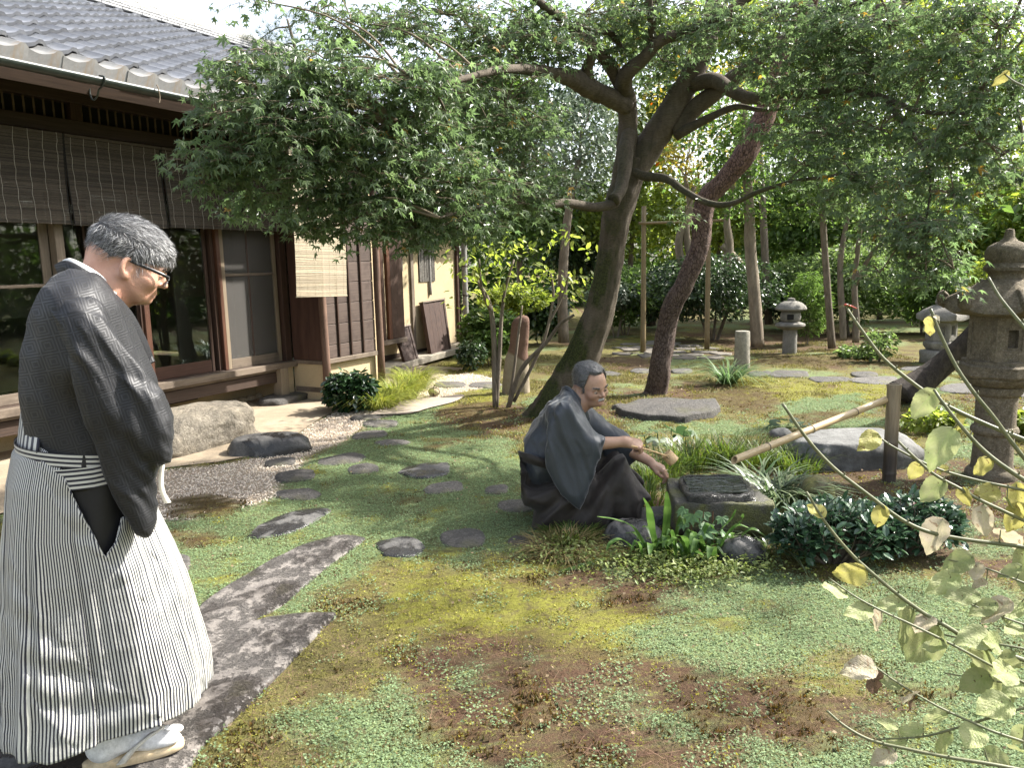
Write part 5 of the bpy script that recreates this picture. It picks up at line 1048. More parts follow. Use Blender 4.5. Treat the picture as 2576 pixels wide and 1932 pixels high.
# round-capped lantern in the distance
rb = G(1705, 764)
rl_ = empty('stone_lantern', (rb[0], rb[1], 0), 0, 'small round stone lantern with mushroom cap on a plain round shaft', 'stone lantern'); k = rb[1] / 12.3
part('shaft', lathe(np.array([(.0, -.05), (.112, -.05), (.112, .0), (.108, .4), (0, .401)]) * k, 20), M_LANT2, rl_); part('platform', lathe(np.array([(0, .395), (.12, .395), (.20, .42), (.23, .455), (.225, .485), (.17, .505), (.14, .515), (0, .516)]) * k, 24), M_LANT2, rl_)
fb = MB(); v, f = lathe(np.array([(0, .51), (.12, .512), (.15, .54), (.16, .59), (.152, .65), (.13, .70), (0, .702)]) * k, 24); fb.add(v, f); o = fb.build('fire_box', M_LANT2, rl_)
v, q, t = cbox(-.045 * k, .045 * k, -.02, .03, -.04 * k, .04 * k, .003); MB().add(v, q, t).build('opening', M_BLACK, o, smooth=False, loc=(-.055 * k, -.15 * k, .60 * k))
part('cap', lathe(np.array([(0, .69), (.16, .69), (.235, .705), (.245, .725), (.225, .765), (.17, .815), (.10, .845), (.06, .85), (.062, .868), (.05, .89), (0, .90)]) * k, 24), M_LANT2, rl_)
# squat lantern in the shade
sb = G(2029, 783); k = sb[1] / 11.2 * .98
sq = empty('stone_lantern', (sb[0], sb[1], 0), R(15), 'squat grey stone lantern with flat roof, half hidden behind the tall one', 'stone lantern')
v, f = rock(.27 * k, .22 * k, .2 * k, 44, 3, .15, 3.5, .1 * k); part('base', (v, f), M_LANT2, sq, (0, 0, .08 * k), 0)
part('shaft', hexloft(np.array([(.0, .20), (.19, .20), (.235, .26), (.235, .30), (.19, .34), (.0, .345)]) * k, 6, .3), M_LANT2, sq); firebox(.21 * k, .34 * k, .62 * k, .3, 6, (3, 4), .4, .42 * k, .56 * k, M_LANT2, sq)
part('roof', hexloft([(.0, .61 * k), (.27 * k, .62 * k), (.33 * k, .64 * k, .02), (.33 * k, .70 * k, .03), (.24 * k, .80 * k), (.12 * k, .86 * k), (0, .87 * k)], 6, .3, 6), M_LANT2, sq); part('finial', lathe(np.array([(0, .86), (.09, .86), (.11, .90), (.09, .96), (.03, 1.0), (0, 1.03)]) * k, 16), M_LANT2, sq)
# stone bollard, standing stone, rocks
bb_ = G(1602, 795); v, f = lathe([(0, -.05), (.108, -.05), (.112, .0), (.106, .25), (.104, .50), (.098, .525), (0, .53)], 20); v[:, :2] += .006 * np.stack([fbm(v * 9, 3, 4), fbm(v * 9, 3, 5)], -1)
o = part('stone_bollard', (v, f), mat('lichened_stone', (.20, .185, .15), (.31, .29, .235), (.10, .095, .06), scale=16, bump=.9, bscale=70, bdist=.01, rough=.95), None, (bb_[0], bb_[1], 0)); tag(o, 'short round rough stone pillar behind the ribbon-leaf clump', 'stone pillar')
sbp = G(1115, 849); ds = sbp[1]; rows_ = [(1342, 655, 915), (1300, 660, 912), (1150, 672, 905), (1000, 690, 893), (950, 712, 890), (900, 726, 898), (760, 738, 903), (690, 752, 904), (655, 775, 900), (635, 810, 885), (628, 840, 865)]
v = []; sg = 18; a_ = np.linspace(0, 2 * np.pi, sg, endpoint=False)
for yy, x0, x1 in rows_:
    p0, p1 = D((1080 + x0 / 3.606) / S, (620 + yy / 3.606) / S, ds), D((1080 + x1 / 3.606) / S, (620 + yy / 3.606) / S, ds); cx, hw = (p0[0] + p1[0]) / 2 - sbp[0], (p1[0] - p0[0]) / 2
    z = max(p0[2], -.05); sx = np.sign(np.cos(a_)) * np.abs(np.cos(a_)) ** .75; sy = np.sign(np.sin(a_)) * np.abs(np.sin(a_)) ** .75
    v.append(np.stack([cx + sx * hw, sy * hw * .62, np.full(sg, z)], -1))
v = np.vstack(v + [v[-1].mean(0)[None] + np.array([[0, 0, .012]])]); n_ = len(v) - 1; v = v + .012 * np.stack([fbm(v * 7 + 9 * j, 4, j) for j in range(3)], -1); jj = np.arange(sg); o0 = (len(rows_) - 1) * sg
b = NB('standing_stone_rock'); co = b.co(); sx_ = b.n('SeparateXYZ', Vector=co); up_ = b.ramp(b.math('ADD', sx_.outputs[2], b.math('MULTIPLY', sx_.outputs[0], .6)), .44, .47); nn = b.noise(co, 9, 8, .65)
c = b.mix(b.ramp(nn, .3, .7), b.mix(up_, (.20, .165, .12), (.105, .062, .046)), b.mix(up_, (.27, .225, .165), (.15, .09, .065))); M_MENHIR = b.done(b.bsdf(c, .9, b.bump(b.math('ADD', nn, b.math('MULTIPLY', up_, .3)), .02, .8), .25))
o = MB().add(v, grid_faces(len(rows_), sg), np.stack([np.full(sg, n_), o0 + jj, o0 + (jj + 1) % sg], 1)).build('standing_stone', M_MENHIR, loc=(sbp[0], sbp[1], 0)); tag(o, 'upright two-tone brown standing stone left of the maple trunk', 'standing stone')
def rk(name, fx, fy, rx, ry, rz, seed, label, m=None, rot=0, flat=None, box=2.3, lev=4, amp=.22, z=0, cat='rock'):
    c_ = G(fx, fy); v, f = rock(rx, ry, rz, seed, lev, amp, box, flat); o = MB().add(v, f).build(name, m or M_STONE, loc=(c_[0], c_[1] + ry * .6, z), rot=(0, 0, R(rot))); return tag(o, label, cat)
M_GREYROCK = mat('blue_grey_rock', (.105, .105, .10), (.185, .185, .178), (.07, .07, .066), scale=4, bump=.9, bscale=26, bdist=.012, rough=.82, lo3=.5, hi3=.62)
rk('boulder', 1852, 1008, .50, .30, .27, 8, 'big blue-grey boulder behind the bamboo post', M_GREYROCK, 5, .19, 2.6, 5, .25, cat='boulder')
M_MOSSROCK = mat('mossy_rock', (.15, .135, .10), (.20, .19, .05), (.22, .22, .04), scale=5, bump=.8, bscale=40, bdist=.01, rough=.9)
rk('rock', 1772, 1092, .12, .09, .17, 14, 'moss-topped upright rock right of the basin', M_MOSSROCK, 20)
rk('rock', 1608, 1222, .13, .10, .13, 15, 'dark wet rounded rock below the front of the basin', M_WET, 10); rk('rock', 1372, 1180, .16, .12, .12, 16, 'dark wet rock left of the strap-leaved plant', M_WET, -20); rk('rock', 1450, 1135, .30, .12, .10, 17, 'low black wet rock between basin and strap-leaved plant', M_WET, 0, .06)
rk('rock', 1690, 945, .10, .08, .07, 18, 'small grey rock at the left end of the big boulder', M_GREYROCK, 0); rk('rock', 1340, 885, .09, .06, .06, 19, 'small rough rock touching the broad flat rock', M_STONE)
rk('rock', 855, 806, .16, .12, .12, 20, 'pale boulder beside the shutter box post, behind the grass', M_BOULD, 0, .08)
# rope-tied marker stone
mk = G(938, 857); mks = empty('marker_stone', (mk[0], mk[1], .02), 0, 'small round stone tied with cord on the paved strip', 'marker stone'); v, f = rock(.062, .05, .048, 30, 3, .08); MB().add(v, f).build('stone', M_COB, mks, loc=(0, 0, .038))
M_ROPE = mat('black_cord', (.05, .04, .03), (.09, .07, .05), scale=60, bump=.4, rough=.95)
for ax in (0, 1):
    t_ = np.linspace(0, 2 * np.pi, 25); P = np.c_[.064 * np.cos(t_), .0 * t_, .05 * np.sin(t_) + .038] if ax == 0 else np.c_[.0 * t_, .053 * np.cos(t_), .051 * np.sin(t_) + .038]; v, f = tube(P, .005, 6, False); MB().add(v, f).build('cord', M_ROPE, mks)
v, f, t = tube([(0, 0, .085), (.0, .0, .10), (.012, 0, .115), (.0, 0, .125)], .006, 6); MB().add(v, f, t).build('knot', M_ROPE, mks)

# ---- stone water basin
b = NB('basin_stone'); co = b.co(); n1 = b.noise(co, 9, 8, .65); nf = b.noise(co, 90, 5, .75); ms_ = b.ramp(b.noise(co, 5, 6, .7), .44, .56)
c = b.mix(b.ramp(n1, .3, .7), (.055, .05, .04), (.12, .112, .09)); c = b.mix(b.math('MULTIPLY', b.ramp(nf, .54, .7), .55), c, (.20, .195, .17)); c = b.mix(b.math('MULTIPLY', ms_, .7), c, b.mix(b.ramp(nf, .4, .6), (.075, .085, .018), (.18, .18, .035)))
M_BASIN = b.done(b.bsdf(c, .55, b.bump(b.math('ADD', nf, b.math('MULTIPLY', n1, 2.0)), .016, 1.0), .5))
b = NB('basin_wet_top'); co = b.co(); n1 = b.noise(co, 12, 8, .65); nf = b.noise(co, 120, 4, .75); c = b.mix(b.ramp(nf, .45, .7), (.022, .021, .018), (.075, .07, .058)); M_BWET = b.done(b.bsdf(c, .16, b.bump(b.math('ADD', nf, b.math('MULTIPLY', n1, 2.0)), .012, 1.0), .6))
ZT = .235; cs = [G((1200 + x_ / 2.458) / S, (850 + y_ / 2.458) / S, ZT) for x_, y_ in ((1212, 1025), (1850, 1025), (1660, 862), (1165, 868))]
bc = np.mean(cs, 0); basin = empty('stone_basin', (bc[0], bc[1], 0), 0, 'low square mossy stone water basin fed by the bamboo spout', 'water basin')
def quadloft(levels, m, name, parent, sub=8, noise_=.008, sd=0, cap=True):
    v = []
    for k_, z, cor in levels:
        for i in range(4):
            A, B_ = (cor[i] - bc) * [1, 1, 0], (cor[(i + 1) % 4] - bc) * [1, 1, 0]
            for j in range(sub): t_ = j / sub; e_ = .04 * abs(2 * t_ - 1) ** 6; q = A * (1 - t_) + B_ * t_; q = q * k_ * (1 - e_); v.append((q[0], q[1], z))
    v = np.array(v); v = v + noise_ * np.stack([fbm(v * 14 + 7 * j, 4, sd + j) for j in range(3)], -1); n_ = 4 * sub; f = grid_faces(len(levels), n_); top = (len(levels) - 1) * n_
    v = np.vstack([v, [[0, 0, levels[-1][1]]]]); jj = np.arange(n_)
    o = MB().add(v, f, np.stack([np.full(n_, len(v) - 1), top + jj, top + (jj + 1) % n_], 1) if cap else None).build(name, m, parent); return autosmooth(o, 50)
quadloft([(.5, -.05, cs), (.74, .02, cs), (.93, .05, cs), (.99, .07, cs), (1.0, .09, cs), (1.0, .215, cs), (.99, .23, cs), (.97, .235, cs), (.55, .236, cs)], M_BASIN, 'body', basin, 14, .022, 3)
ps = [G((1200 + x_ / 2.458) / S, (850 + y_ / 2.458) / S, ZT + .045) for x_, y_ in ((1300, 975), (1735, 965), (1640, 846), (1238, 848))]
quadloft([(1.0, .23, ps), (1.0, .262, ps), (.99, .276, ps), (.96, .281, ps), (.84, .28, ps), (.82, .265, ps), (.80, .24, ps)], M_BWET, 'raised_rim', basin, 12, .018, 9)
b = NB('rippling_water'); co = b.co(); wv = b.n('TexWave', {'wave_type': 'RINGS'}, Vector=co, Scale=16.0, Distortion=5.0, Detail=3.0); M_WATER = b.done(b.bsdf((.02, .024, .02), .04, b.bump(b.math('ADD', wv.outputs['Fac'], b.noise(co, 40, 3)), .006, .6), .5, IOR=1.33))
v = []; n_ = 26
for i in range(n_):
    for j in range(n_):
        s_, t_ = i / (n_ - 1), j / (n_ - 1); q = (ps[0] * (1 - s_) + ps[1] * s_) * (1 - t_) + (ps[3] * (1 - s_) + ps[2] * s_) * t_ - bc; q = q * .86; v.append((q[0], q[1], .279 + .0012 * math.sin(40 * math.hypot(q[0] - .02, q[1] - .03))))
MB().add(np.array(v), grid_faces(n_, n_, False)).build('water', M_WATER, basin)

# ---- bamboo spout and post
b = NB('dry_bamboo'); co = b.co(); st = b.co('Object', (1, 14, 14)); n1 = b.noise(st, 6, 6, .6); c = b.mix(b.ramp(n1, .3, .7), (.40, .295, .155), (.52, .40, .235)); c = b.mix(b.math('MULTIPLY', b.ramp(b.noise(co, 7, 5), .55, .7), .5), c, (.27, .19, .10)); M_BAMB = b.done(b.bsdf(c, .42, b.bump(n1, .001, .4), .45))
b = NB('aged_bamboo_post'); co = b.co(); st = b.co('Object', (16, 16, 1.2)); n1 = b.noise(st, 5, 6, .6); hz = b.ramp(b.n('SeparateXYZ', Vector=co).outputs[2], .18, .42); c = b.mix(b.ramp(n1, .3, .7), b.mix(hz, (.035, .028, .024), (.20, .155, .10)), b.mix(hz, (.075, .06, .05), (.33, .265, .18))); M_BPOST = b.done(b.bsdf(c, .5, b.bump(n1, .0015, .5), .4))
pb = G(1920, 1040); post = empty('bamboo_post', (pb[0], pb[1], 0), 0, 'upright weathered bamboo post carrying the spout', 'bamboo post')
zt = float(D(1919, 830, pb[1])[2]); r_ = 14.5 * pb[1] / FPF; z1_ = float(D(1919, 955, pb[1])[2])
prof = [(r_ * 1.0, -.05)]
for zn_ in (.06, z1_, zt - .02): prof += [(r_ * .985, zn_ - .03), (r_ * 1.0, zn_ - .008), (r_ * 1.06, zn_), (r_ * 1.0, zn_ + .008), (r_ * .985, zn_ + .03)] if zn_ < zt - .03 else [(r_ * 1.0, zn_ - .02), (r_ * 1.05, zn_), (r_ * 1.02, zt), (r_ * .80, zt), (r_ * .78, zt - .03), (0, zt - .031)]
part('culm', lathe(prof, 24), M_BPOST, post)
pa = D(1912, 864, pb[1] - .0); pe = D(1586, 994, 4.42); ax_ = pe - pa; L = np.linalg.norm(ax_); ax_ /= L
spout = empty('bamboo_spout', tuple(pa), 0, 'pale bamboo spout sloping down from the post to the basin', 'bamboo spout')
q_ = Vector(ax_).to_track_quat('X', 'Z'); spout.rotation_euler = q_.to_euler()
rs = .0235; P = []; rr_ = []
nodes = [.22 * L, .52 * L, .80 * L]
xs_ = sorted([0, .03] + [n_ + d_ for n_ in nodes for d_ in (-.03, -.007, 0, .007, .03)] + [L])
rad_ = [rs * (1.10 if any(abs(x_ - n_) < 1e-6 for n_ in nodes) else 1.0) for x_ in xs_]
v, f = tube(np.c_[xs_, np.zeros((len(xs_), 2))], rad_, 18, False); seg_ = 18; vi, fi = tube(np.array([[L - .16, 0, 0], [L, 0, 0]]), [rs * .80] * 2, 18, False)
v[-18:, 0] += -v[-18:, 2] * .6; vi[-18:, 0] += -vi[-18:, 2] * .6
mb = MB().add(v, f); mb.add(vi, fi[:, ::-1]); o0 = len(v) - 18; i0 = len(v) + 18; jj = np.arange(18); mb.f.setdefault(4, []).append(np.stack([o0 + jj, o0 + (jj + 1) % 18, i0 + (jj + 1) % 18, i0 + jj], 1)); mb.f.setdefault(4, []).append(np.array([(len(v) + 0, len(v) + 6, len(v) + 12, len(v) + 17)]))
autosmooth(mb.build('culm', M_BAMB, spout), 50)
for n_ in nodes: v, f = lathe([(rs * 1.06, -.004), (rs * 1.16, -.001), (rs * 1.16, .001), (rs * 1.06, .004)], 18); MB().add(v[:, [2, 0, 1]], f).build('node_ring', M_BARKG, spout, loc=(n_, 0, 0))
# ---- bamboo support frame, palm stump
M_BFR = mat('support_bamboo', (.22, .165, .085), (.17, .125, .065), scale=8, stretch=(6, 6, 1), bump=.2, rough=.5)
fr = G(1389, 762); df_ = fr[1]; frame = empty('bamboo_tree_support', (fr[0], fr[1], 0), 0, 'goalpost-like bamboo support frame behind the red pine', 'support frame')
def wtube(mb, pts, seg=8):
    P, r_ = LP(pts, 4); mb.add(*tube(P - np.array(frame.location), r_, seg))
for q in ([(1389, 762, df_, 12), (1390, 620, df_, 11), (1391, 445, df_, 10)], [(1527, 754, df_, 12), (1529, 620, df_, 11), (1531, 455, df_, 10)]): mb = MB(); wtube(mb, q); mb.build('pole', M_BFR, frame)
mb = MB(); wtube(mb, [(1380, 482, df_ - .08, 6), (1470, 479, df_ - .08, 6), (1562, 475, df_ - .08, 6)]); mb.build('crossbar', M_BFR, frame)
pm = G(1402, 704); palm = empty('palm_stump', (pm[0], pm[1], 0), 0, 'shaggy dark palm stump left of the red pine', 'palm'); hh = float(D(1402, 622, pm[1])[2])
v, f, t = tube([(0, 0, -.02), (.01, 0, hh * .5), (0, 0, hh)], [.17, .19, .13], 12, True, .3, 5); MB().add(v, f, t).build('trunk', M_BARKD, palm)
g = np.random.default_rng(4); m_ = 500; a_ = g.uniform(0, 6.28, m_); v, f = scatter(np.array([(0, -.02, 0), (0, .02, 0), (1, 0, -.1)]), np.array([(0, 2, 1)]), np.stack([.16 * np.cos(a_), .16 * np.sin(a_), g.uniform(.02, hh, m_)], -1), rot_from(a_ + g.normal(0, .4, m_), g.normal(.9, .4, m_), g.normal(0, .5, m_)), .16); tag(MB().add(v, f).build('fibre', mat('palm_fibre', (.09, .055, .035), (.14, .09, .06), bump=0), palm, smooth=False), kind='stuff')
for i in range(6):
    a_ = i * 1.05; P0_ = np.array([0, 0, hh]); P1_ = P0_ + np.array([math.cos(a_) * .45, math.sin(a_) * .45, .35]); mb = MB(); mb.add(*tube([P0_, (P0_ + P1_) / 2 + [0, 0, .08], P1_], [.012, .009, .007], 5, False))
    m_ = 22; yw = a_ + np.linspace(-1.3, 1.3, m_); mb.add(*scatter(np.array([(0, -.03, 0), (0, .03, 0), (.6, .025, .03), (.6, -.025, .03), (1, 0, -.15)]), np.array([(0, 3, 1), (1, 3, 2), (3, 4, 2)]), np.repeat(P1_[None], m_, 0), rot_from(yw, np.full(m_, .15), np.zeros(m_)), .4)); mb.build('fan_leaf', LM['mid'], palm, smooth=False)
# ================================================================== people
def smin(a, b_, k):
    h_ = np.clip(.5 + .5 * (b_ - a) / k, 0, 1); return b_ * (1 - h_) + a * h_ - k * h_ * (1 - h_)
def smax(a, b_, k): return -smin(-a, -b_, k)
def s_ell(P, c, r):
    q = (P - np.asarray(c)) / np.asarray(r); k0 = np.linalg.norm(q, axis=-1); k1 = np.linalg.norm(q / np.asarray(r), axis=-1) + 1e-9; return k0 * (k0 - 1) / k1
def s_cap(P, a, b_, ra, rb=None):
    a = np.asarray(a, float); b_ = np.asarray(b_, float); rb = ra if rb is None else rb; ba = b_ - a; h_ = np.clip(((P - a) @ ba) / (ba @ ba), 0, 1)
    return np.linalg.norm(P - a - h_[..., None] * ba, axis=-1) - (ra + (rb - ra) * h_)
def s_poly(x_, z_, poly):
    poly = np.asarray(poly, float); d = np.full(x_.shape, 1e9); s_ = np.ones(x_.shape); n = len(poly); j = n - 1
    for i in range(n):
        e = poly[j] - poly[i]; wx, wz = x_ - poly[i][0], z_ - poly[i][1]; t = np.clip((wx * e[0] + wz * e[1]) / (e @ e), 0, 1); bx, bz = wx - e[0] * t, wz - e[1] * t; d = np.minimum(d, bx * bx + bz * bz)
        c1 = z_ >= poly[i][1]; c2 = z_ < poly[j][1]; c3 = e[0] * wz > e[1] * wx; fl = (c1 & c2 & c3) | (~c1 & ~c2 & ~c3); s_ = np.where(fl, -s_, s_); j = i
    return s_ * np.sqrt(d)
def s_slab(P, poly, y0, hw, rd):     # side outline with rounded thickness
    a = s_poly(P[..., 0], P[..., 2], poly) + rd; b_ = np.abs(P[..., 1] - y0) - hw + rd
    return np.minimum(np.maximum(a, b_), 0) + np.hypot(np.maximum(a, 0), np.maximum(b_, 0)) - rd
def nets(fn, lo, hi, h_):
    lo = np.asarray(lo, float); n = np.ceil((np.asarray(hi) - lo) / h_).astype(int) + 1
    ax = [lo[i] + h_ * np.arange(n[i]) for i in range(3)]; V = np.empty(n)
    K = 8; nb = -(-n // K); C_ = np.stack(np.meshgrid(*[lo[i] + h_ * (K * np.arange(nb[i]) + (K - 1) / 2) for i in range(3)], indexing='ij'), -1); dc = fn(C_)
    V = np.repeat(np.repeat(np.repeat(dc, K, 0), K, 1), K, 2); L_ = np.argwhere(np.abs(dc) < K * h_ * 1.15 + .025); o_ = np.stack(np.meshgrid(*[np.arange(K)] * 3, indexing='ij'), -1)
    for c0 in range(0, len(L_), 200):
        I_ = L_[c0:c0 + 200, None, None, None, :] * K + o_; V[I_[..., 0], I_[..., 1], I_[..., 2]] = fn(lo + h_ * I_)
    V = V[:n[0], :n[1], :n[2]]
    ins = V < 0; m = n - 1; cnt = np.zeros(m); acc = np.zeros((*m, 3))
    off = [(i, j, k) for i in (0, 1) for j in (0, 1) for k in (0, 1)]
    sl = lambda o: tuple(slice(o[d], o[d] + m[d]) for d in range(3))
    for a in off:
        for d in range(3):
            if a[d]: continue
            b_ = list(a); b_[d] = 1; va, vb = V[sl(a)], V[sl(b_)]; cr_ = (va < 0) != (vb < 0); t = np.where(cr_, va / (va - vb + 1e-20), 0)
            for e in range(3): acc[..., e] += np.where(cr_, a[e] + (t if e == d else 0), 0)
            cnt += cr_
    act = cnt > 0; idx = np.full(m, -1); idx[act] = np.arange(act.sum()); I = np.argwhere(act); v = lo + h_ * (I + acc[act] / cnt[act][:, None]); Q = []
    for d in range(3):
        e1, e2 = (d + 1) % 3, (d + 2) % 3; s0 = [slice(1, m[k]) if k != d else slice(0, m[k]) for k in range(3)]; s1 = list(s0); s1[d] = slice(1, m[d] + 1); A, B_ = ins[tuple(s0)], ins[tuple(s1)]; c = np.argwhere(A != B_)
        if len(c) == 0: continue
        base_ = c + np.array([0 if k == d else 1 for k in range(3)]); flip = A[tuple(c.T)]
        def at(o1, o2): q = base_.copy(); q[:, e1] -= o1; q[:, e2] -= o2; return idx[tuple(q.T)]
        q = np.stack([at(1, 1), at(0, 1), at(0, 0), at(1, 0)], 1); q[~flip] = q[~flip][:, ::-1]; Q.append(q)
    return v, np.concatenate(Q)
def relax(v, q, it=2, k=.5):
    n = len(v); E = np.vstack([q[:, [0, 1]], q[:, [1, 2]], q[:, [2, 3]], q[:, [3, 0]]]); E = np.vstack([E, E[:, ::-1]])
    dg = np.bincount(E[:, 0], minlength=n)[:, None] + 1e-9
    for _ in range(it):
        a = np.stack([np.bincount(E[:, 0], v[E[:, 1], j], n) for j in range(3)], -1) / dg; v = v + k * (a - v)
    return v
def rotm(axis, ang): return np.array(Matrix.Rotation(ang, 3, axis))

def head_sdf(P, bald=0, fat=1.0):
    Y = np.abs(P[..., 1]); Q = np.stack([P[..., 0], Y, P[..., 2]], -1)
    d = s_ell(P, (-.010, 0, .022), (.108, .0775, .088)); d = smin(d, s_ell(Q, (.040, 0, -.030), (.062, .062 * fat, .080)), .03)
    d = smin(d, s_ell(Q, (.050, 0, -.070), (.048, .050 * fat, .030)), .025); d = smin(d, s_ell(Q, (.089, 0, -.084), (.018, .020, .015)), .02)
    d = smin(d, s_cap(Q, (.002, .054 * fat, -.045), (.070, .028 * fat, -.084), .017, .014), .025); d = smin(d, s_ell(Q, (.070, .043 * fat, -.030), (.024, .022, .020)), .025)
    d = smin(d, s_cap(Q, (.094, 0, .014), (.086, .040, .012), .010, .008), .014)
    d = smax(d, -s_ell(Q, (.112, .031, -.004), (.022, .019, .013)), .012)
    d = smin(d, s_cap(P, (.096, 0, .006), (.1175, 0, -.021), .0065, .0105), .010); d = smin(d, s_ell(Q, (.104, .0115, -.026), (.012, .008, .0075)), .006)
    d = smin(d, s_ell(Q, (.090, 0, -.056), (.018, .030, .017)), .012)
    d = smin(d, s_cap(Q, (.105, 0, -.054), (.096, .022, -.0595), .0058, .003), .005); d = smin(d, s_cap(Q, (.104, 0, -.0665), (.096, .020, -.0625), .0062, .003), .005)
    return d
def ear_sdf(P):
    Y = np.abs(P[..., 1]); Q = np.stack([P[..., 0], Y, P[..., 2]], -1); Rm = rotm('Y', R(-14)); q = (Q - np.array([.0, .076, -.022])) @ Rm; Ro = rotm('Z', R(-18)); q = q @ Ro
    e = s_ell(q, (0, .004, 0), (.0185, .0075, .031)); e = smin(e, s_ell(q, (.003, .003, -.026), (.010, .006, .011)), .006)
    e = smax(e, -s_ell(q, (.004, .0115, .003), (.0120, .0088, .0200)), .003); e = smin(e, s_cap(q, (-.004, .004, .014), (-.006, .004, -.010), .0032), .004); return smin(e, s_ell(q, (.013, .004, -.006), (.005, .005, .007)), .004)
def hand_sdf(P, W, d, n, s_, curl, spread=.019, thumb=None, scale=1.0):
    W = np.asarray(W, float); d = np.asarray(d, float) / np.linalg.norm(d); n = np.asarray(n, float); n = n - d * (n @ d); n /= np.linalg.norm(n); sd = np.cross(n, d) * s_; k = scale
    q = np.stack([(P - W) @ d, (P - W) @ sd, (P - W) @ n], -1) / k
    r = s_ell(q, (.045, 0, 0), (.052, .040, .017)); r = smin(r, s_ell(q, (.022, .024, -.006), (.030, .018, .016)), .015)
    L = ((.041, .026, .021), (.045, .029, .022), (.042, .027, .021), (.033, .021, .018))
    for i in range(4):
        p = np.array([.084 - .006 * abs(i - 1.2), (1.5 - i) * spread, .002]); a = 0; cu = curl[i] if hasattr(curl[0], '__len__') else curl
        r = smin(r, s_cap(q, (.05, (1.5 - i) * spread * .8, .002), p, .011, .0105), .008)
        f_ = None
        for j in range(3):
            a += cu[j]; e = p + L[i][j] * np.array([math.cos(a), 0, -math.sin(a)]); c_ = s_cap(q, p, e, .0098 - .0012 * j, .0092 - .0014 * j); f_ = c_ if f_ is None else smin(f_, c_, .003); p = e
        r = smin(r, f_, .004)
    T = thumb or [(.012, .030, -.006), (.048, .046, -.020), (.075, .036, -.034), (.092, .020, -.040)]
    t = smin(s_cap(q, T[0], T[1], .015, .0125), s_cap(q, T[1], T[2], .0118, .0105), .006); t = smin(t, s_cap(q, T[2], T[3], .0105, .0085), .004)
    return smin(r, t, .008) * k
def skinmat(name, c1, c2, blush):
    b = NB(name); co = b.co(); n1 = b.noise(co, 22, 6, .6); nf = b.noise(co, 260, 4, .6); c = b.mix(b.ramp(n1, .35, .65), c1, c2); c = b.mix(b.math('MULTIPLY', b.ramp(b.noise(co, 9, 4), .5, .7), .6), c, blush); c = b.mix(b.math('MULTIPLY', b.ramp(b.noise(co, 70, 3), .66, .72), .3), c, tuple(x_ * .5 for x_ in c1))
    return b.done(b.bsdf(c, .46, b.bump(b.math('ADD', nf, b.math('MULTIPLY', b.noise(co, 60, 5, .6), 1.5)), .0016, .5), .42, Subsurface_Weight=.12, Subsurface_Radius=(.012, .005, .003), Subsurface_Scale=.6))
def strands(v, q, keep, flow, n, L, w, lift, seed, jit=.35):
    """short blades of hair over a surface"""
    g = np.random.default_rng(seed); c = v[q].mean(1); nr = np.cross(v[q[:, 2]] - v[q[:, 0]], v[q[:, 3]] - v[q[:, 1]]); ar = np.linalg.norm(nr, axis=1); nr = nr / (ar[:, None] + 1e-12); k = keep(c); ar = ar * k
    i = g.choice(len(c), n, p=ar / ar.sum()); p = c[i] + g.normal(0, .0015, (n, 3)); N = nr[i]; F = flow(p) + g.normal(0, jit, (n, 3)); F = F - N * np.sum(F * N, 1)[:, None]; F /= np.linalg.norm(F, axis=1)[:, None] + 1e-9
    sd = np.cross(N, F) + .5 * g.normal(0, 1, (n, 3)); sd /= np.linalg.norm(sd, axis=1)[:, None]; ln = L * g.uniform(.5, 1.25, n)[:, None]; lf = lift * g.uniform(.3, 1.8, n)[:, None]; V = []
    for t in (0, .35, .7, 1.0):
        m_ = p + F * ln * t + N * (ln * lf * (t - .55 * t * t) - .001); ww = w * (1 - .85 * t); V += [m_ - sd * ww, m_ + sd * ww]
    V = np.stack(V, 1); f = np.array([(0, 1, 3, 2), (2, 3, 5, 4), (4, 5, 7, 6)])[None] + (np.arange(n) * 8)[:, None, None]; return V.reshape(-1, 3), f.reshape(-1, 4)
def hairmat(name, c1, c2, c3, bias=.5):
    b = NB(name); rp = b.n('NewGeometry').outputs['Random Per Island']; c = b.mix(b.ramp(rp, bias - .25, bias + .25), c1, c2); w = b.n('TexWhiteNoise', {'noise_dimensions': '1D'}); b.set(w.inputs['W'], rp); c = b.mix(b.ramp(w.outputs['Value'], .70, .85), c, c3); return b.done(b.bsdf(c, .38, None, .5))
def vnormals(v, q):
    fn_ = np.cross(v[q[:, 2]] - v[q[:, 0]], v[q[:, 3]] - v[q[:, 1]]); N = np.zeros_like(v)
    for k in range(4):
        for j in range(3): N[:, j] += np.bincount(q[:, k], fn_[:, j], len(v))
    return N / (np.linalg.norm(N, axis=1)[:, None] + 1e-12)
def ridged(P, o=3, s_=0):
    r_ = 0; a = .6; P = np.asarray(P, float)
    for k in range(o): r_ = r_ + a * (1 - 2.2 * np.abs(vnoise(P + 11.7 * k, s_ + k)) ** .8); P = P * 2.1; a *= .45
    return r_
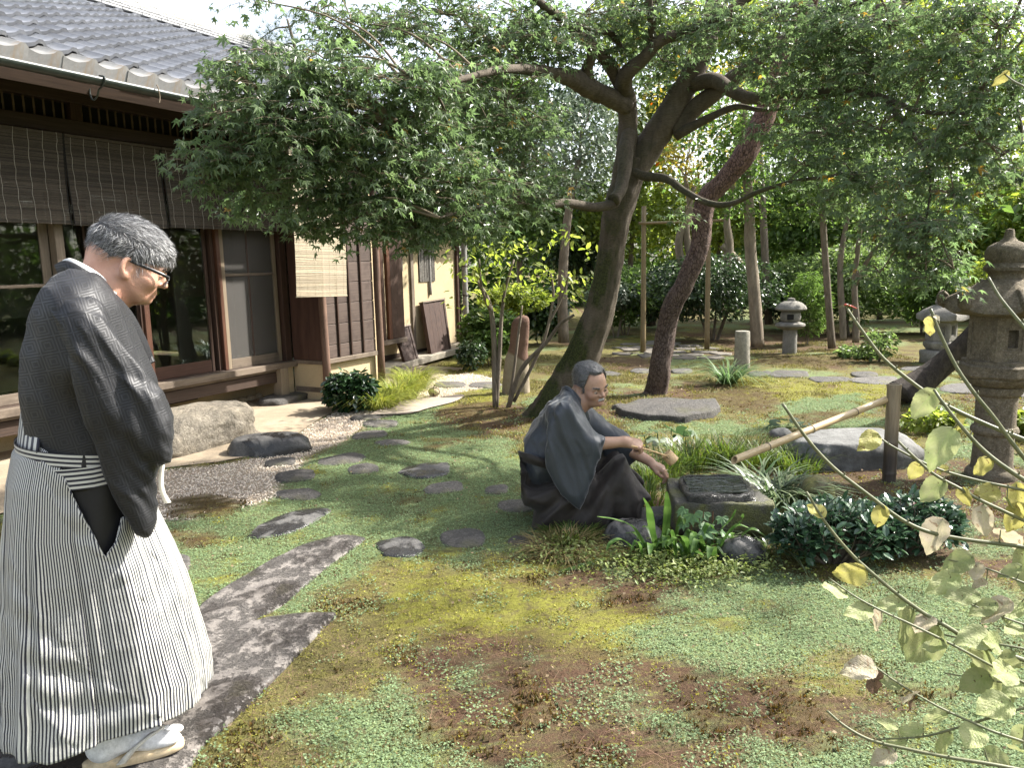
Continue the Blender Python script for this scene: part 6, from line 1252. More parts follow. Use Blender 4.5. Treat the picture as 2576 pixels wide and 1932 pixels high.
class Person:
    def __init__(s, fx, fy, z0, head, label, off=0.0):
        p = G(fx, fy, z0) + off * np.array([-math.sin(head), math.cos(head), 0]); s.o = p; s.h = head; s.f = np.array([math.cos(head), math.sin(head), 0]); s.l = np.array([-math.sin(head), math.cos(head), 0]); s.root = empty('person', tuple(p), head, label, 'person')
    def xz(s, px, py, y=0.0):         # photo pixel (full-frame px) on the person's own side plane -> local x, z
        d = ray(px, py); o = s.o + s.l * y; t = ((o - CAM) @ s.l) / (d @ s.l); q = CAM + d * t - o; return np.array([q @ s.f, q[2]])
    def P3(s, px, py, y=0.0): a = s.xz(px, py, y); return np.array([a[0], y, a[1]])
    def mesh(s, name, fn, lo, hi, h_, m, it=2, parent=None, disp=None):
        v, q = nets(fn, lo, hi, h_); v = relax(v, q, it)
        if disp is not None: v = disp(v, q)
        return MB().add(v, q).build(name, m, parent or s.root), v, q
def ribbon(P, U, w, th):
    """flat band along P whose width runs along U"""
    P = catmull(P, 6); U = catmull(U, 6); U /= np.linalg.norm(U, axis=1)[:, None]; T = np.gradient(P, axis=0); T /= np.linalg.norm(T, axis=1)[:, None]; N = np.cross(T, U); N /= np.linalg.norm(N, axis=1)[:, None]; w = np.broadcast_to(w, len(P))[:, None]
    v = np.stack([P - U * w / 2 - N * th / 2, P + U * w / 2 - N * th / 2, P + U * w / 2 + N * th / 2, P - U * w / 2 + N * th / 2], 1).reshape(-1, 3); return v, grid_faces(len(P), 4)
def headpose(c, pitch, yaw=0, roll=0, sc=1.0):
    Rm = rotm('Z', yaw) @ rotm('Y', pitch) @ rotm('X', roll); c = np.asarray(c, float)
    return (lambda P: ((P - c) / sc) @ Rm), (lambda p: np.asarray(p, float) * sc @ Rm.T + c), Rm
def eyeparts(root, T, Rm, sc, m_white, m_iris, skin, lid=.35, gaze=0):
    for s_ in (-1, 1):
        c = T((.0865, s_ * .031, -.004)); v, f = ico(3); e = MB().add(v * .0118 * sc, f).build('eye', m_white, root, loc=c)
        v2, f2 = lathe([(0, .0003), (.0055, .0), (.0062, -.0012)], 14); v2 = v2 * sc; v2 = np.stack([v2[:, 2] + .0119 * sc, v2[:, 0], v2[:, 1]], -1); dl_ = rotm('Y', R(gaze)); MB().add(v2 @ (Rm @ dl_).T, f2).build('iris', m_iris, e)

M_WHITE = mat('eye_white', (.62, .60, .56), bump=0, rough=.25); M_IRIS = mat('eye_dark', (.03, .02, .015), bump=0, rough=.15)
# ------------------------------------------------------------------ the standing man
hl, tl_ = G(185, 1642, .065), G(386, 1606, .065); HA = math.atan2(tl_[1] - hl[1], tl_[0] - hl[0])
A = Person(265, 1632, .045, R(30), 'standing grey-haired man in dark patterned kimono and striped hakama, wearing glasses', .115)
SKA = skinmat('ruddy_skin', (.46, .25, .175), (.52, .30, .215), (.50, .21, .155))
hz = lambda x_, y_: (190 + x_ / 5.925, 520 + y_ / 5.925)
hc = A.P3(*hz(800, 800)); scA = 1.02
toH, fromH, RmA = headpose(hc, R(31), R(-4), 0, scA)
nb = A.P3(*hz(380, 1250)); nb2 = A.P3(*hz(230, 1700))
def fnA(P):
    q = toH(P); d = np.minimum(head_sdf(q, fat=1.12), 9); d = smin(d, ear_sdf(q), .006) * scA
    d = smin(d, s_cap(P, fromH((-.050, 0, -.030)), nb, .060, .068), .03); d = smin(d, s_cap(P, nb, nb2, .070, .085), .03); return smin(d, s_cap(P, fromH((.02, 0, -.085)), nb + [.03, 0, .0], .045, .055), .04)
lo = hc - [.19, .12, .26]; hi = hc + [.17, .12, .16]; v, q = nets(fnA, lo, hi, .0030); v = relax(v, q, 1, .4); bodyA = MB().add(v, q); headA = (v, q)
# limbs and trunk under the clothes, hands tucked together before the belly
wr = A.P3(*(np.array((352, 985)) * S), -.06)
def fnA2(P):
    d = s_ell(P, A.P3(*(np.array((190, 820)) * S)), (.13, .17, .26)); d = smin(d, s_ell(P, A.P3(*(np.array((180, 1010)) * S)), (.10, .13, .14)), .1)
    for s_ in (-1, 1):
        sh = A.P3(*(np.array((175, 705)) * S)) + [0, s_ * .17, 0]; el = A.P3(*(np.array((235, 905)) * S)) + [0, s_ * .20, 0]; d = smin(d, smin(s_cap(P, sh, el, .05, .042), s_cap(P, el, wr * [1, 0, 1] + [-.05, s_ * .07, .02], .042, .03), .03), .05)
        d = smin(d, smin(s_cap(P, (.0, s_ * .10, .92), (.02, s_ * .10, .48), .085, .055), s_cap(P, (.02, s_ * .10, .48), (-.02, s_ * .10, .06), .05, .035), .03), .06)
    return d
v, q = nets(fnA2, (-.35, -.30, .0), (.35, .30, 1.45), .02); v = relax(v, q, 1); bodyA.add(v, q)
bodyA.build('body', SKA, A.root)
eyeparts(A.root, fromH, RmA, scA, M_WHITE, M_IRIS, SKA, gaze=30)
# hair: cap plus strands
def hair_regA(q): return smax(smax(-(q[..., 2] - (-.012 + .55 * (q[..., 0] + .01) * (q[..., 0] > -.01) - .38 * np.minimum(q[..., 0] + .01, 0) * -1)), -9, .01), q[..., 0] - (.098 + .1 * (q[..., 2] - .05)), .01)
def fnAh(P):
    q = toH(P); sk = s_ell(q, (-.010, 0, .022), (.108, .0775, .088)); n_ = .004 * fbm(q.reshape(-1, 3) * 45, 3, 5).reshape(q.shape[:-1])
    thick = .004 + .011 * np.clip((q[..., 2] - .01) / .07, 0, 1) + .004 * np.clip((q[..., 0]) / .08, 0, 1)
    low = np.where(q[..., 0] > .02, -.0 + .50 * (q[..., 0] - .02), np.where(q[..., 0] > -.03, .0, -.0 + .95 * (q[..., 0] + .03)))     # hairline height along the head
    side = np.abs(q[..., 1]); d = smax(sk - thick - n_, low - q[..., 2], .006); burn = s_ell(np.stack([q[..., 0], side, q[..., 2]], -1), (.032, .066, -.006), (.010, .006, .026))
    return smin(d, burn, .008) * scA
M_HAIRC = mat('hair_mass_dark', (.030, .029, .030), (.075, .073, .073), scale=120, bump=.6, bscale=200, bdist=.004, rough=.5)
o, vh, qh = A.mesh('hair', fnAh, hc - [.17, .12, .10], hc + [.16, .12, .16], .0035, M_HAIRC, 1)
HMA = hairmat('salt_and_pepper_hair', (.035, .034, .035), (.17, .17, .17), (.55, .55, .55), .5)
def flowA(p):
    q = toH(p); f_ = np.stack([np.where(q[:, 2] > .05, 1.0, np.where(q[:, 0] > .0, .75, -.55)), q[:, 1] * 5, np.where(q[:, 2] > .06, .1, -.9) + 0 * q[:, 0]], -1); return f_ @ RmA.T
v, f = strands(vh, qh, lambda c: np.ones(len(c)), flowA, 16000, .022, .0005, .5, 3, .30); MB().add(v, f).build('hair_strands', HMA, o, smooth=False)
# eyebrows
def brow(P, root, T, Rm, m, n, seed, z=.017, L=.011):
    g = np.random.default_rng(seed); V = MB()
    for s_ in (-1, 1):
        for i in range(n):
            t = g.random(); p = T((.104 - .018 * t * t, s_ * (.014 + .033 * t), z + .004 * math.sin(t * 2.6) + g.normal(0, .0016))); d = Rm @ np.array([-.2, s_ * (.9), g.normal(.15, .3)]); d = d / np.linalg.norm(d) * L; nn = Rm @ np.array([.003, 0, .0]); V.add(*tube([p, p + d * .5 + nn, p + d + nn * .4], [.0007, .0006, .0002], 3, False))
    V.build('eyebrow', m, root)
brow(None, A.root, fromH, RmA, mat('eyebrow_dark', (.03, .026, .022), bump=0), 60, 5)
# glasses
GL = empty('glasses', tuple(fromH((.108, 0, -.006))), 0, parent=A.root); g0 = np.array(GL.location); M_GBLK = mat('black_frame', (.012, .012, .013), bump=0, rough=.35); M_GMET = mat('clear_rim', (.55, .55, .56), bump=0, rough=.2, Metallic=.6)
for s_ in (-1, 1):
    mb = MB(); P = [fromH((.116, s_ * .058, .006)), fromH((.095, s_ * .070, .006)), fromH((.04, s_ * .077, .003)), fromH((.004, s_ * .080, .0)), fromH((-.012, s_ * .080, -.018))]; mb.add(*tube(catmull(np.array(P) - g0, 4), [.0016] * 17, 6)); 
    pv, pf = ribbon(np.array(P[:4]) - g0, np.array([RmA @ [0, 0, 1.0]] * 4), .0095, .003); mb.add(pv, pf); mb.build('temple_arm', M_GBLK, GL)
    a_ = np.linspace(0, 2 * np.pi, 33); sq_ = lambda c_: np.sign(c_) * np.abs(c_) ** .75; P = np.array([fromH((.118 - .06 * (abs(s_ * .033 + s_ * .025 * sq_(math.cos(t))) - .02) ** 1 * .25, s_ * .033 + .025 * sq_(math.cos(t)), -.010 + .017 * sq_(math.sin(t)))) for t in a_]) - g0
    MB().add(*tube(P, .0012, 6, False)).build('rim', M_GMET if s_ > 5 else M_GMET, GL); up = P[1:16]; MB().add(*tube(up, .0017, 6)).build('brow_bar', M_GBLK, GL)
    c_ = P.mean(0); MB().add(np.vstack([P[:-1], c_]), np.array([(i, (i + 1) % 32, 32) for i in range(32)])).build('lens', M_GLASS, GL)
MB().add(*tube(catmull(np.array([fromH((.116, -.009, -.002)), fromH((.119, 0, .001)), fromH((.116, .009, -.002))]) - g0, 4), .0016, 6)).build('bridge', M_GBLK, GL)
# kimono
def kimono_mat(name, base, line, scale, ang=0, rough=.42):
    b = NB(name); co = b.co(); mp = b.n('Mapping', Vector=co, Rotation=(0, ang, 0), Scale=(1 / scale, 1, 1 / scale)); s_ = b.n('SeparateXYZ', Vector=b.n('Mix', {'data_type': 'VECTOR'}, i0=.12, i4=mp, i5=b.n('TexNoise', Vector=co, Scale=5.0).outputs['Color']).outputs[1])
    fx_ = b.math('ABSOLUTE', b.math('SUBTRACT', b.math('FRACT', s_.outputs[0]), .5)); fz_ = b.math('ABSOLUTE', b.math('SUBTRACT', b.math('FRACT', s_.outputs[2]), .5)); m_ = b.math('MAXIMUM', fx_, fz_)
    band = lambda lo_, hi_: b.math('MULTIPLY', b.ramp(m_, lo_ - .02, lo_ + .01), b.ramp(m_, hi_ + .02, hi_ - .01)); ln = b.math('MAXIMUM', band(.29, .37), band(.13, .20)); pat = b.math('MAXIMUM', b.math('MULTIPLY', ln, .7), b.ramp(m_, .455, .475)); c = b.mix(pat, base, line); wv = b.noise(co, 420, 2)
    p_ = b.bsdf(c, b.n('MapRange', Value=pat, To_Min=rough + .12, To_Max=rough - .08).outputs[0], b.bump(b.math('ADD', b.math('MULTIPLY', pat, .7), b.math('MULTIPLY', wv, .4)), .0012, .4), .5, Sheen_Weight=.06, Sheen_Roughness=.4); return b.done(p_)
M_KIM = kimono_mat('dark_lozenge_silk', (.0045, .0048, .0062), (.0115, .0122, .0155), .040, R(12), .55)
M_KIMP = mat('plain_black_silk', (.005, .005, .006), (.008, .008, .010), scale=9, bump=.2, bscale=500, bdist=.0006, rough=.48)
fp = lambda pts, y=0: [A.xz(x_ * S, y_ * S, y) for x_, y_ in pts]
torso = fp([(150, 575), (120, 592), (90, 625), (62, 680), (46, 760), (42, 850), (52, 905), (62, 975), (75, 1080), (250, 1090), (322, 1060), (350, 960), (350, 880), (332, 805), (305, 745), (285, 700), (262, 650), (215, 590)])
pouch = fp([(150, 690), (215, 690), (290, 775), (345, 850), (371, 905), (372, 1000), (352, 1008), (338, 1020), (338, 1125), (318, 1160), (296, 1155), (262, 1100), (225, 1020), (190, 930), (165, 830)], -.25)
cuff = fp([(255, 800), (345, 850), (371, 905), (373, 1000), (350, 1010), (300, 985), (262, 930)], -.27)
RID = [[(150, 640), (199, 771), (232, 880), (285, 1000), (318, 1110)], [(120, 680), (140, 820), (185, 940), (240, 1060)], [(250, 690), (300, 800), (345, 890), (352, 960)], [(232, 700), (262, 800), (300, 900), (345, 980)], [(180, 660), (238, 790), (280, 900), (330, 1010)]]
RIDP = [[A.P3(x_ * S, y_ * S, -.255) for x_, y_ in r_] for r_ in RID]
def fnAk(P):
    d = s_slab(P, torso, 0, .20, .15); Q = np.stack([P[..., 0], -np.abs(P[..., 1]), P[..., 2]], -1); d = smin(d, s_cap(Q, A.P3(160 * S, 680 * S, -.15), A.P3(185 * S, 780 * S, -.17), .075, .07), .08)
    # neck hole
    d = smax(d, -s_cap(P, nb + [-.02, 0, .06], fromH((-.02, 0, .1)), .062, .11), .015); return d
def drape(along, amp, sc=(10, 8, 2.2), sd=3):
    al = np.array([along[0], 0, along[1]], float); al /= np.linalg.norm(al); ac = np.array([-al[2], 0, al[0]])
    def f_(v, q):
        N = vnormals(v, q); w = .05 * np.stack([fbm(v * 4 + 3 * j, 2, sd + j) for j in range(3)], -1); p = v + w; r_ = ridged(np.stack([(p @ ac) * sc[0], p[:, 1] * sc[1], (p @ al) * sc[2]], -1), 3, sd); return v + N * (amp * (r_ - .25))[:, None]
    return f_
dispA = drape((.22, -1), .008, (9, 6, 1.6), 8); dispS = drape((.40, -.92), .017, (13, 6, 1.7), 4)
def fnAs(P):
    sh = A.P3(170 * S, 690 * S, -.165); el = A.P3(245 * S, 880 * S, -.20); d = s_cap(P, sh, el, .085, .085); d = smin(d, s_slab(P, pouch, -.225, .055, .045), .035)
    c = s_slab(P, cuff, -.262, .048, .04); d = smin(d, c, .012)
    return d
GRV = [[A.P3(x_ * S, y_ * S, -.300) for x_, y_ in r_] for r_ in ([(175, 720), (205, 830), (245, 930), (290, 1040)], [(235, 760), (268, 860), (318, 960)], [(205, 720), (226, 800), (262, 900), (312, 1000), (340, 1030)], [(270, 760), (322, 850), (352, 905)])]
o, vk, qk = A.mesh('kimono', fnAk, (-.36, -.30, .72), (.25, .30, 1.55), .0095, M_KIM, 2, disp=dispA)
o, vk, qk = A.mesh('sleeve', fnAs, (-.30, -.36, .70), (.28, -.05, 1.45), .0068, M_KIM, 1, disp=dispS)
o2 = o.copy(); col.objects.link(o2); o2.scale = (1, -1, 1)
# the slit of the sleeve: a dark pocket under the cuff
# collar bands
cu = lambda x_, y_, y: A.P3(x_ * S, y_ * S, y)
for sgn in (-1, 1):
    Pc = np.array([cu(128, 590, 0), cu(150, 582, sgn * .055), cu(195, 606, sgn * .088), cu(240, 646, sgn * .088), cu(276, 690, sgn * .062), cu(300, 740, sgn * .03), cu(318, 790, 0)]); Uc = np.array([(-.25, 0, 1), (-.2, sgn * -.1, 1), (.0, sgn * -.3, 1), (.2, sgn * -.5, .9), (.45, sgn * -.5, .7), (.6, sgn * -.4, .5), (.7, -.2 * sgn, .4)], float)
    MB().add(*ribbon(Pc, Uc, .052, .010)).build('collar', M_KIM, A.root)
    Pc, Uc = Pc[:4], Uc[:4]; MB().add(*ribbon(Pc + Uc / np.linalg.norm(Uc, axis=1)[:, None] * .010 + np.array([[.012, -sgn * .008, .0]]), Uc, .045, .005)).build('under_collar', mat('white_under_collar', (.72, .72, .70), bump=.1, rough=.8), A.root)
b = NB('striped_cloth'); uvn = b.n('UVMap').outputs[0]; s_ = b.n('SeparateXYZ', Vector=uvn); st_ = b.ramp(b.math('ABSOLUTE', b.math('SUBTRACT', b.math('FRACT', s_.outputs[0]), .5)), .235, .265)
c = b.mix(st_, (.52, .515, .475), (.014, .015, .028)); co = b.co(); M_STRIPE = b.done(b.bsdf(c, .5, b.bump(b.math('ADD', b.noise(co, 500, 2), b.math('MULTIPLY', b.noise(co, 18, 5, .6), 3.0)), .0012, .5), .4, Sheen_Weight=.15))
# hakama skirt: pleated loft with the side slit left open
HK = [(938, 60, 318, .0), (985, 28, 322, .02), (1050, 14, 328, .2), (1160, 6, 338, .5), (1250, 1, 372, .7), (1350, -2, 403, .85), (1450, -4, 430, .95), (1545, -6, 455, 1.0), (1620, -8, 462, 1.0)]
ns = 360; th = np.linspace(0, 2 * np.pi, ns, endpoint=False); zr = np.array([A.xz(200 * S, y_ * S, yy_)[1] for (y_, *_), yy_ in zip(HK, (-.17, -.18, -.2, -.21, -.22, -.23, -.24, -.25, -.26))]); xb = np.array([A.xz(a * S, y_ * S)[0] for y_, a, b_, _ in HK]); xf = np.array([A.xz(b_ * S, y_ * S)[0] for y_, a, b_, _ in HK]); pl = np.array([k_[3] for k_ in HK])
nr = 120; tt = np.linspace(0, 1, nr); zz_ = np.interp(tt, np.linspace(0, 1, len(HK)), zr); X0 = np.interp(tt, np.linspace(0, 1, len(HK)), xb); X1 = np.interp(tt, np.linspace(0, 1, len(HK)), xf); PLt = np.interp(tt, np.linspace(0, 1, len(HK)), pl); hb_ = np.interp(tt, [0, .25, 1], [.165, .20, .27])
v = []; uv = []; hem = zz_[-1]
_cx, _a = (X0[-8] + X1[-8]) / 2, (X1[-8] - X0[-8]) / 2; _rx = _a * np.sign(np.cos(th)) * np.abs(np.cos(th)) ** .85; _ry = hb_[-8] * np.sign(np.sin(th)) * np.abs(np.sin(th)) ** .85
_sg = np.hypot(np.roll(_rx, -1) - _rx, np.roll(_ry, -1) - _ry); arc = np.r_[0, np.cumsum(_sg)]; NSTR = round(arc[-1] / .0098); arc = arc[:-1] / arc[-1]
KP = 11; pk = (arc * KP) % 1.0
for i in range(nr):
    c_, a_ = (X0[i] + X1[i]) / 2, (X1[i] - X0[i]) / 2; ct, sn = np.sign(np.cos(th)) * np.abs(np.cos(th)) ** .85, np.sign(np.sin(th)) * np.abs(np.sin(th)) ** .85
    fold = .010 * np.sin(th * 9 + .6 * np.sin(th * 2) + 1.2 * tt[i]) + .016 * np.sin(th * 5 + 2.0 - 1.5 * tt[i]) + .030 * (pk - .5); r_ = 1 + PLt[i] * fold * 2.0
    wr_ = .004 * np.sin(zz_[i] * 60 + 3 * np.sin(th * 3)) * (np.sin(th * 4 + zz_[i] * 9) > .3)
    # the hem dips at the back and lifts over the instep
    fx_ = (ct + 1) / 2; lift = (tt[i] ** 6) * (.030 * np.exp(-((fx_ - .72) / .13) ** 2) * (np.sin(th) < .2) + .010 * np.sin(th * 7))
    v.append(np.stack([c_ + a_ * ct * r_, hb_[i] * sn * r_ + wr_ * np.sign(sn), np.full(ns, zz_[i]) + lift], -1)); uv.append(np.stack([arc * NSTR + .35 * np.floor(arc * KP), np.full(ns, zz_[i])], -1))
v = np.vstack(v); uv = np.vstack(uv); f = grid_faces(nr, ns)
_rd = ridged(np.stack([uv[:, 0] / NSTR * 26, 0 * v[:, 0], v[:, 2] * 1.5 + .5 * fbm(v * 3, 2, 4)], -1), 3, 77); _hz = ridged(np.stack([v[:, 0] * 3, v[:, 1] * 3, v[:, 2] * 9], -1), 2, 78)
_c = v.reshape(nr, ns, 3).mean(1)[:, None]; _o = v.reshape(nr, ns, 3) - _c; _o[..., 2] = 0; _o /= np.linalg.norm(_o, axis=-1, keepdims=True) + 1e-9; v = v + _o.reshape(-1, 3) * (np.repeat(PLt, ns) * (.013 * (_rd - .2) + .004 * (_hz - .3)))[:, None]
slit = np.array([A.xz(x_ * S, y_ * S, -.2) for x_, y_ in ((96, 925), (118, 985), (165, 1085), (226, 1196), (248, 1165), (262, 1120), (345, 1100), (345, 925))]); cc = v[f].mean(1); cut = poly_in(cc[:, 0], cc[:, 2], [tuple(p) for p in slit]) & (cc[:, 1] < .0)
_bd = np.intersect1d(np.unique(f[cut]), np.unique(f[~cut]))
for _i in _bd:                         # draw the cloth edge straight along the slit
    p2 = v[_i, [0, 2]]; best = None
    for _k in range(len(slit)):
        a2, b2 = slit[_k], slit[(_k + 1) % len(slit)]; t2 = np.clip(((p2 - a2) @ (b2 - a2)) / ((b2 - a2) @ (b2 - a2)), 0, 1); q2 = a2 + t2 * (b2 - a2); d2 = np.linalg.norm(q2 - p2)
        if best is None or d2 < best[0]: best = (d2, q2)
    if best[0] < .03: v[_i, 0], v[_i, 2] = best[1]
f = f[~cut & ~((f.max(1) - f.min(1)) > ns * 1.5)]
seam = f[(np.abs(uv[f[:, 0], 0] - uv[f[:, 1], 0]) > 8)]; uv2 = uv.copy()
hk = MB().add(v, f[np.abs(uv[f[:, 0], 0] - uv[f[:, 1], 0]) <= 8], uv=uv); v3 = v.reshape(nr, ns, 3)[:, [ns - 1, 0]]; u3 = np.stack([uv.reshape(nr, ns, 2)[:, ns - 1], uv.reshape(nr, ns, 2)[:, ns - 1] + [NSTR / ns, 0]], 1); hk.add(v3.reshape(-1, 3), grid_faces(nr, 2, False), uv=u3.reshape(-1, 2))
hk = hk.build('hakama', M_STRIPE, A.root); sm_ = hk.modifiers.new('thickness', 'SOLIDIFY'); sm_.thickness = .003; sm_.offset = -1
# folded-back front edge of the back panel and koshi board
for pts, yy in ():
    P = np.array([A.P3(x_ * S, y_ * S, yy) for x_, y_ in pts]); vv, ff = ribbon(P, np.array([(1, 0, .25)] * len(P), float), .012, .004); MB().add(vv, ff, uv=np.tile([.5, 0], (len(vv), 1))).build('slit_edge', M_STRIPE, A.root)
kb = [A.P3(x_ * S, y_ * S, 0) for x_, y_ in ((56, 874), (46, 960))]; v = []; uv = []
for i in range(7):
    for j in range(25):
        t_, s2 = i / 6, (j / 24 - .5) * 2; p = kb[0] * (1 - t_) + kb[1] * t_; w_ = .10 + .06 * t_; v.append((p[0] - .012 + .055 * s2 ** 2, s2 * w_, p[2])); uv.append((s2 * 7, t_))
o = MB().add(np.array(v), grid_faces(7, 25, False), uv=np.array(uv)).build('back_board', M_STRIPE, A.root); sm_ = o.modifiers.new('thickness', 'SOLIDIFY'); sm_.thickness = .006
# inner black kimono skirt seen through the slit
v = []
for i, (py, x0, x1, w_) in enumerate(((930, 62, 330, .185), (1000, 52, 330, .19), (1100, 50, 332, .195), (1220, 50, 340, .20), (1400, 60, 360, .21), (1560, 70, 370, .21))):
    a0, a1 = A.xz(x0 * S, py * S), A.xz(x1 * S, py * S); t8 = np.linspace(0, 2 * np.pi, 64, endpoint=False); v.append(np.stack([(a0[0] + a1[0]) / 2 + (a1[0] - a0[0]) / 2 * np.cos(t8), w_ * np.sign(np.sin(t8)) * np.abs(np.sin(t8)) ** .8 + .006 * np.sin(t8 * 7 + i), np.full(64, a0[1]) + .012 * np.sin(t8 * 2 + i)], -1))
MB().add(np.vstack(v), grid_faces(6, 64)).build('inner_kimono', M_KIMP, A.root)
# belt: two crossing striped bands
for (ya, yb, yc), wd, dr, nst in (((948, 968, 985), .040, .006, 3.0), ((1000, 1000, 990), .062, .009, 4.5)):
    v = []; uv = []; n_ = 80
    for j in range(n_ + 1):
        t8 = j / n_ * 2 * np.pi; x_ = math.cos(t8); pyc = np.interp(x_, [-1, 0, 1], [ya, yb, yc]); c_ = A.xz(185 * S, pyc * S)
        for i in range(5):
            s2 = i / 4; v.append((A.xz(195 * S, 985 * S)[0] + (.185 + dr) * x_ + .0, (.198 + dr) * np.sign(math.sin(t8)) * abs(math.sin(t8)) ** .8, c_[1] + (s2 - .5) * wd)); uv.append((s2 * nst, j / 20))
    MB().add(np.array(v), grid_faces(n_ + 1, 5, False), uv=np.array(uv)).build('belt', M_STRIPE, A.root)
# white lining of the far sleeve hanging in front
Pw = np.array([A.P3(x_ * S, y_ * S, .10) for x_, y_ in ((352, 995), (348, 1030), (350, 1060), (362, 1086))]); MB().add(*ribbon(Pw, np.array([(1, 0, .05)] * 4, float), np.interp(np.linspace(0, 1, 19), [0, .8, 1], [.014, .017, .022]), .012)).build('sleeve_lining', mat('white_lining', (.66, .63, .55), bump=.1, rough=.8), A.root)
# tabi socks and straw sandals
M_TABI = mat('white_tabi', (.74, .74, .74), (.68, .68, .69), scale=12, bump=.5, bscale=70, bdist=.003, rough=.85); M_ZORI = mat('sandal_sole', (.55, .42, .25), (.62, .52, .36), scale=20, bump=.2, rough=.7); M_THONG = mat('sandal_thong', (.62, .60, .54), (.52, .50, .44), scale=20, bump=.3, rough=.7)
def foot(hx, hy, z, ang, name=''):
    c_, s_ = math.cos(ang), math.sin(ang); Rz = np.array([[c_, -s_, 0], [s_, c_, 0], [0, 0, 1]]); o_ = np.array([hx, hy, z])
    T = lambda p: np.asarray(p) @ Rz.T + o_
    def fn(P):
        q = (P - o_) @ Rz; d = s_ell(q, (.035, 0, .055), (.042, .036, .048)); d = smin(d, s_cap(q, (.03, 0, .13), (.035, 0, .05), .042, .038), .03); d = smin(d, s_cap(q, (.06, 0, .062), (.17, .004, .040), .040, .034), .035); d = smin(d, s_ell(q, (.19, -.014, .036), (.055, .028, .024)), .02)
        big = s_ell(q, (.232, .026, .034), (.036, .0145, .018)); rest = s_ell(q, (.220, -.018, .032), (.040, .026, .018)); return smin(smin(d, rest, .012), smin(big, s_ell(q, (.18, .024, .036), (.05, .018, .022)), .015), .006)
    lo_ = T((.10, 0, .07)) - [.20, .20, .10]; hi_ = T((.10, 0, .07)) + [.20, .20, .12]; v, q = nets(fn, lo_, hi_, .005); v = relax(v, q, 1); MB().add(v, q).build('tabi_sock', M_TABI, A.root)
    n_ = 40; t8 = np.linspace(0, 2 * np.pi, n_, endpoint=False); ox = .12 + .145 * np.sign(np.cos(t8)) * np.abs(np.cos(t8)) ** .8; oy = (.040 + .010 * np.cos(t8)) * np.sign(np.sin(t8)) * np.abs(np.sin(t8)) ** .8; v = []
    for k_, zz in ((.93, -.026), (1, -.022), (1, -.004), (.97, .0)): v.append(T(np.stack([.12 + (ox - .12) * k_, oy * k_, np.full(n_, zz + .012) + .006 * np.clip(ox - .15, 0, 1)], -1)))
    v = np.vstack(v); v = np.vstack([v, T((.12, 0, .012))]); jj = np.arange(n_); sd = MB().add(v, grid_faces(4, n_), np.stack([np.full(n_, len(v) - 1), 3 * n_ + jj, 3 * n_ + (jj + 1) % n_], 1)).build('sandal', M_ZORI, A.root)
    for s_ in (-1, 1): P = np.array([T((.205, .008, .06)), T((.17, s_ * .030 - .002, .066)), T((.12, s_ * .047, .040)), T((.085, s_ * .048, .006))]); MB().add(*ribbon(P, np.array([T((1, 0, 0)) - o_] * 4), np.linspace(.016, .026, 19), .006)).build('thong', M_THONG, sd)
fr_ = (A.xz(186 * S, 1640 * S, -.11)[0] + .012); foot(fr_, -.115, -.0, R(-6) + 0, ''); foot(fr_ + .085, .10, -.0, R(8), '')

# ------------------------------------------------------------------ the crouching man
B = Person(1300, 1128, .012, R(0), 'crouching older man in blue-grey kimono ladling water over his hand', .12)
SKB = skinmat('tanned_skin', (.36, .215, .145), (.42, .262, .18), (.41, .215, .155))
bz = lambda x_, y_: (1270 + x_ / 2.381, 930 + y_ / 2.381); hz2 = lambda x_, y_: (1400 + x_ / 5.289, 890 + y_ / 5.289); wz = lambda x_, y_: (1480 + x_ / 4.762, 1040 + y_ / 4.762)
hcB = B.P3(*hz2(450, 400)); scB = 1.06
toB, fromB, RmB = headpose(hcB, R(17), R(-56), R(8), scB)
nbB = B.P3(*hz2(250, 640)); nbB2 = B.P3(*hz2(180, 800))
def fnB(P):
    q = toB(P); d = smin(head_sdf(q, fat=.98), ear_sdf(q), .006)
    # open mouth and cheek folds
    d = smax(d, -s_ell(q, (.104, 0, -.063), (.012, .017, .006)), .004)
    Y = np.abs(q[..., 1]); Q = np.stack([q[..., 0], Y, q[..., 2]], -1); d = d + .0016 * np.exp(-((s_cap(Q, (.104, .014, -.026), (.090, .032, -.060), .0)) / .004) ** 2); d = d * scB
    d = smin(d, s_cap(P, fromB((-.045, 0, -.03)), nbB, .056, .060), .03); d = smin(d, s_cap(P, nbB, nbB2, .062, .085), .03); return smin(d, s_cap(P, fromB((.02, 0, -.08)), nbB + [.04, 0, -.01], .042, .05), .04)
v, q = nets(fnB, hcB - [.19, .14, .26], hcB + [.17, .15, .15], .0035); v = relax(v, q, 1, .4); bodyB = MB().add(v, q)
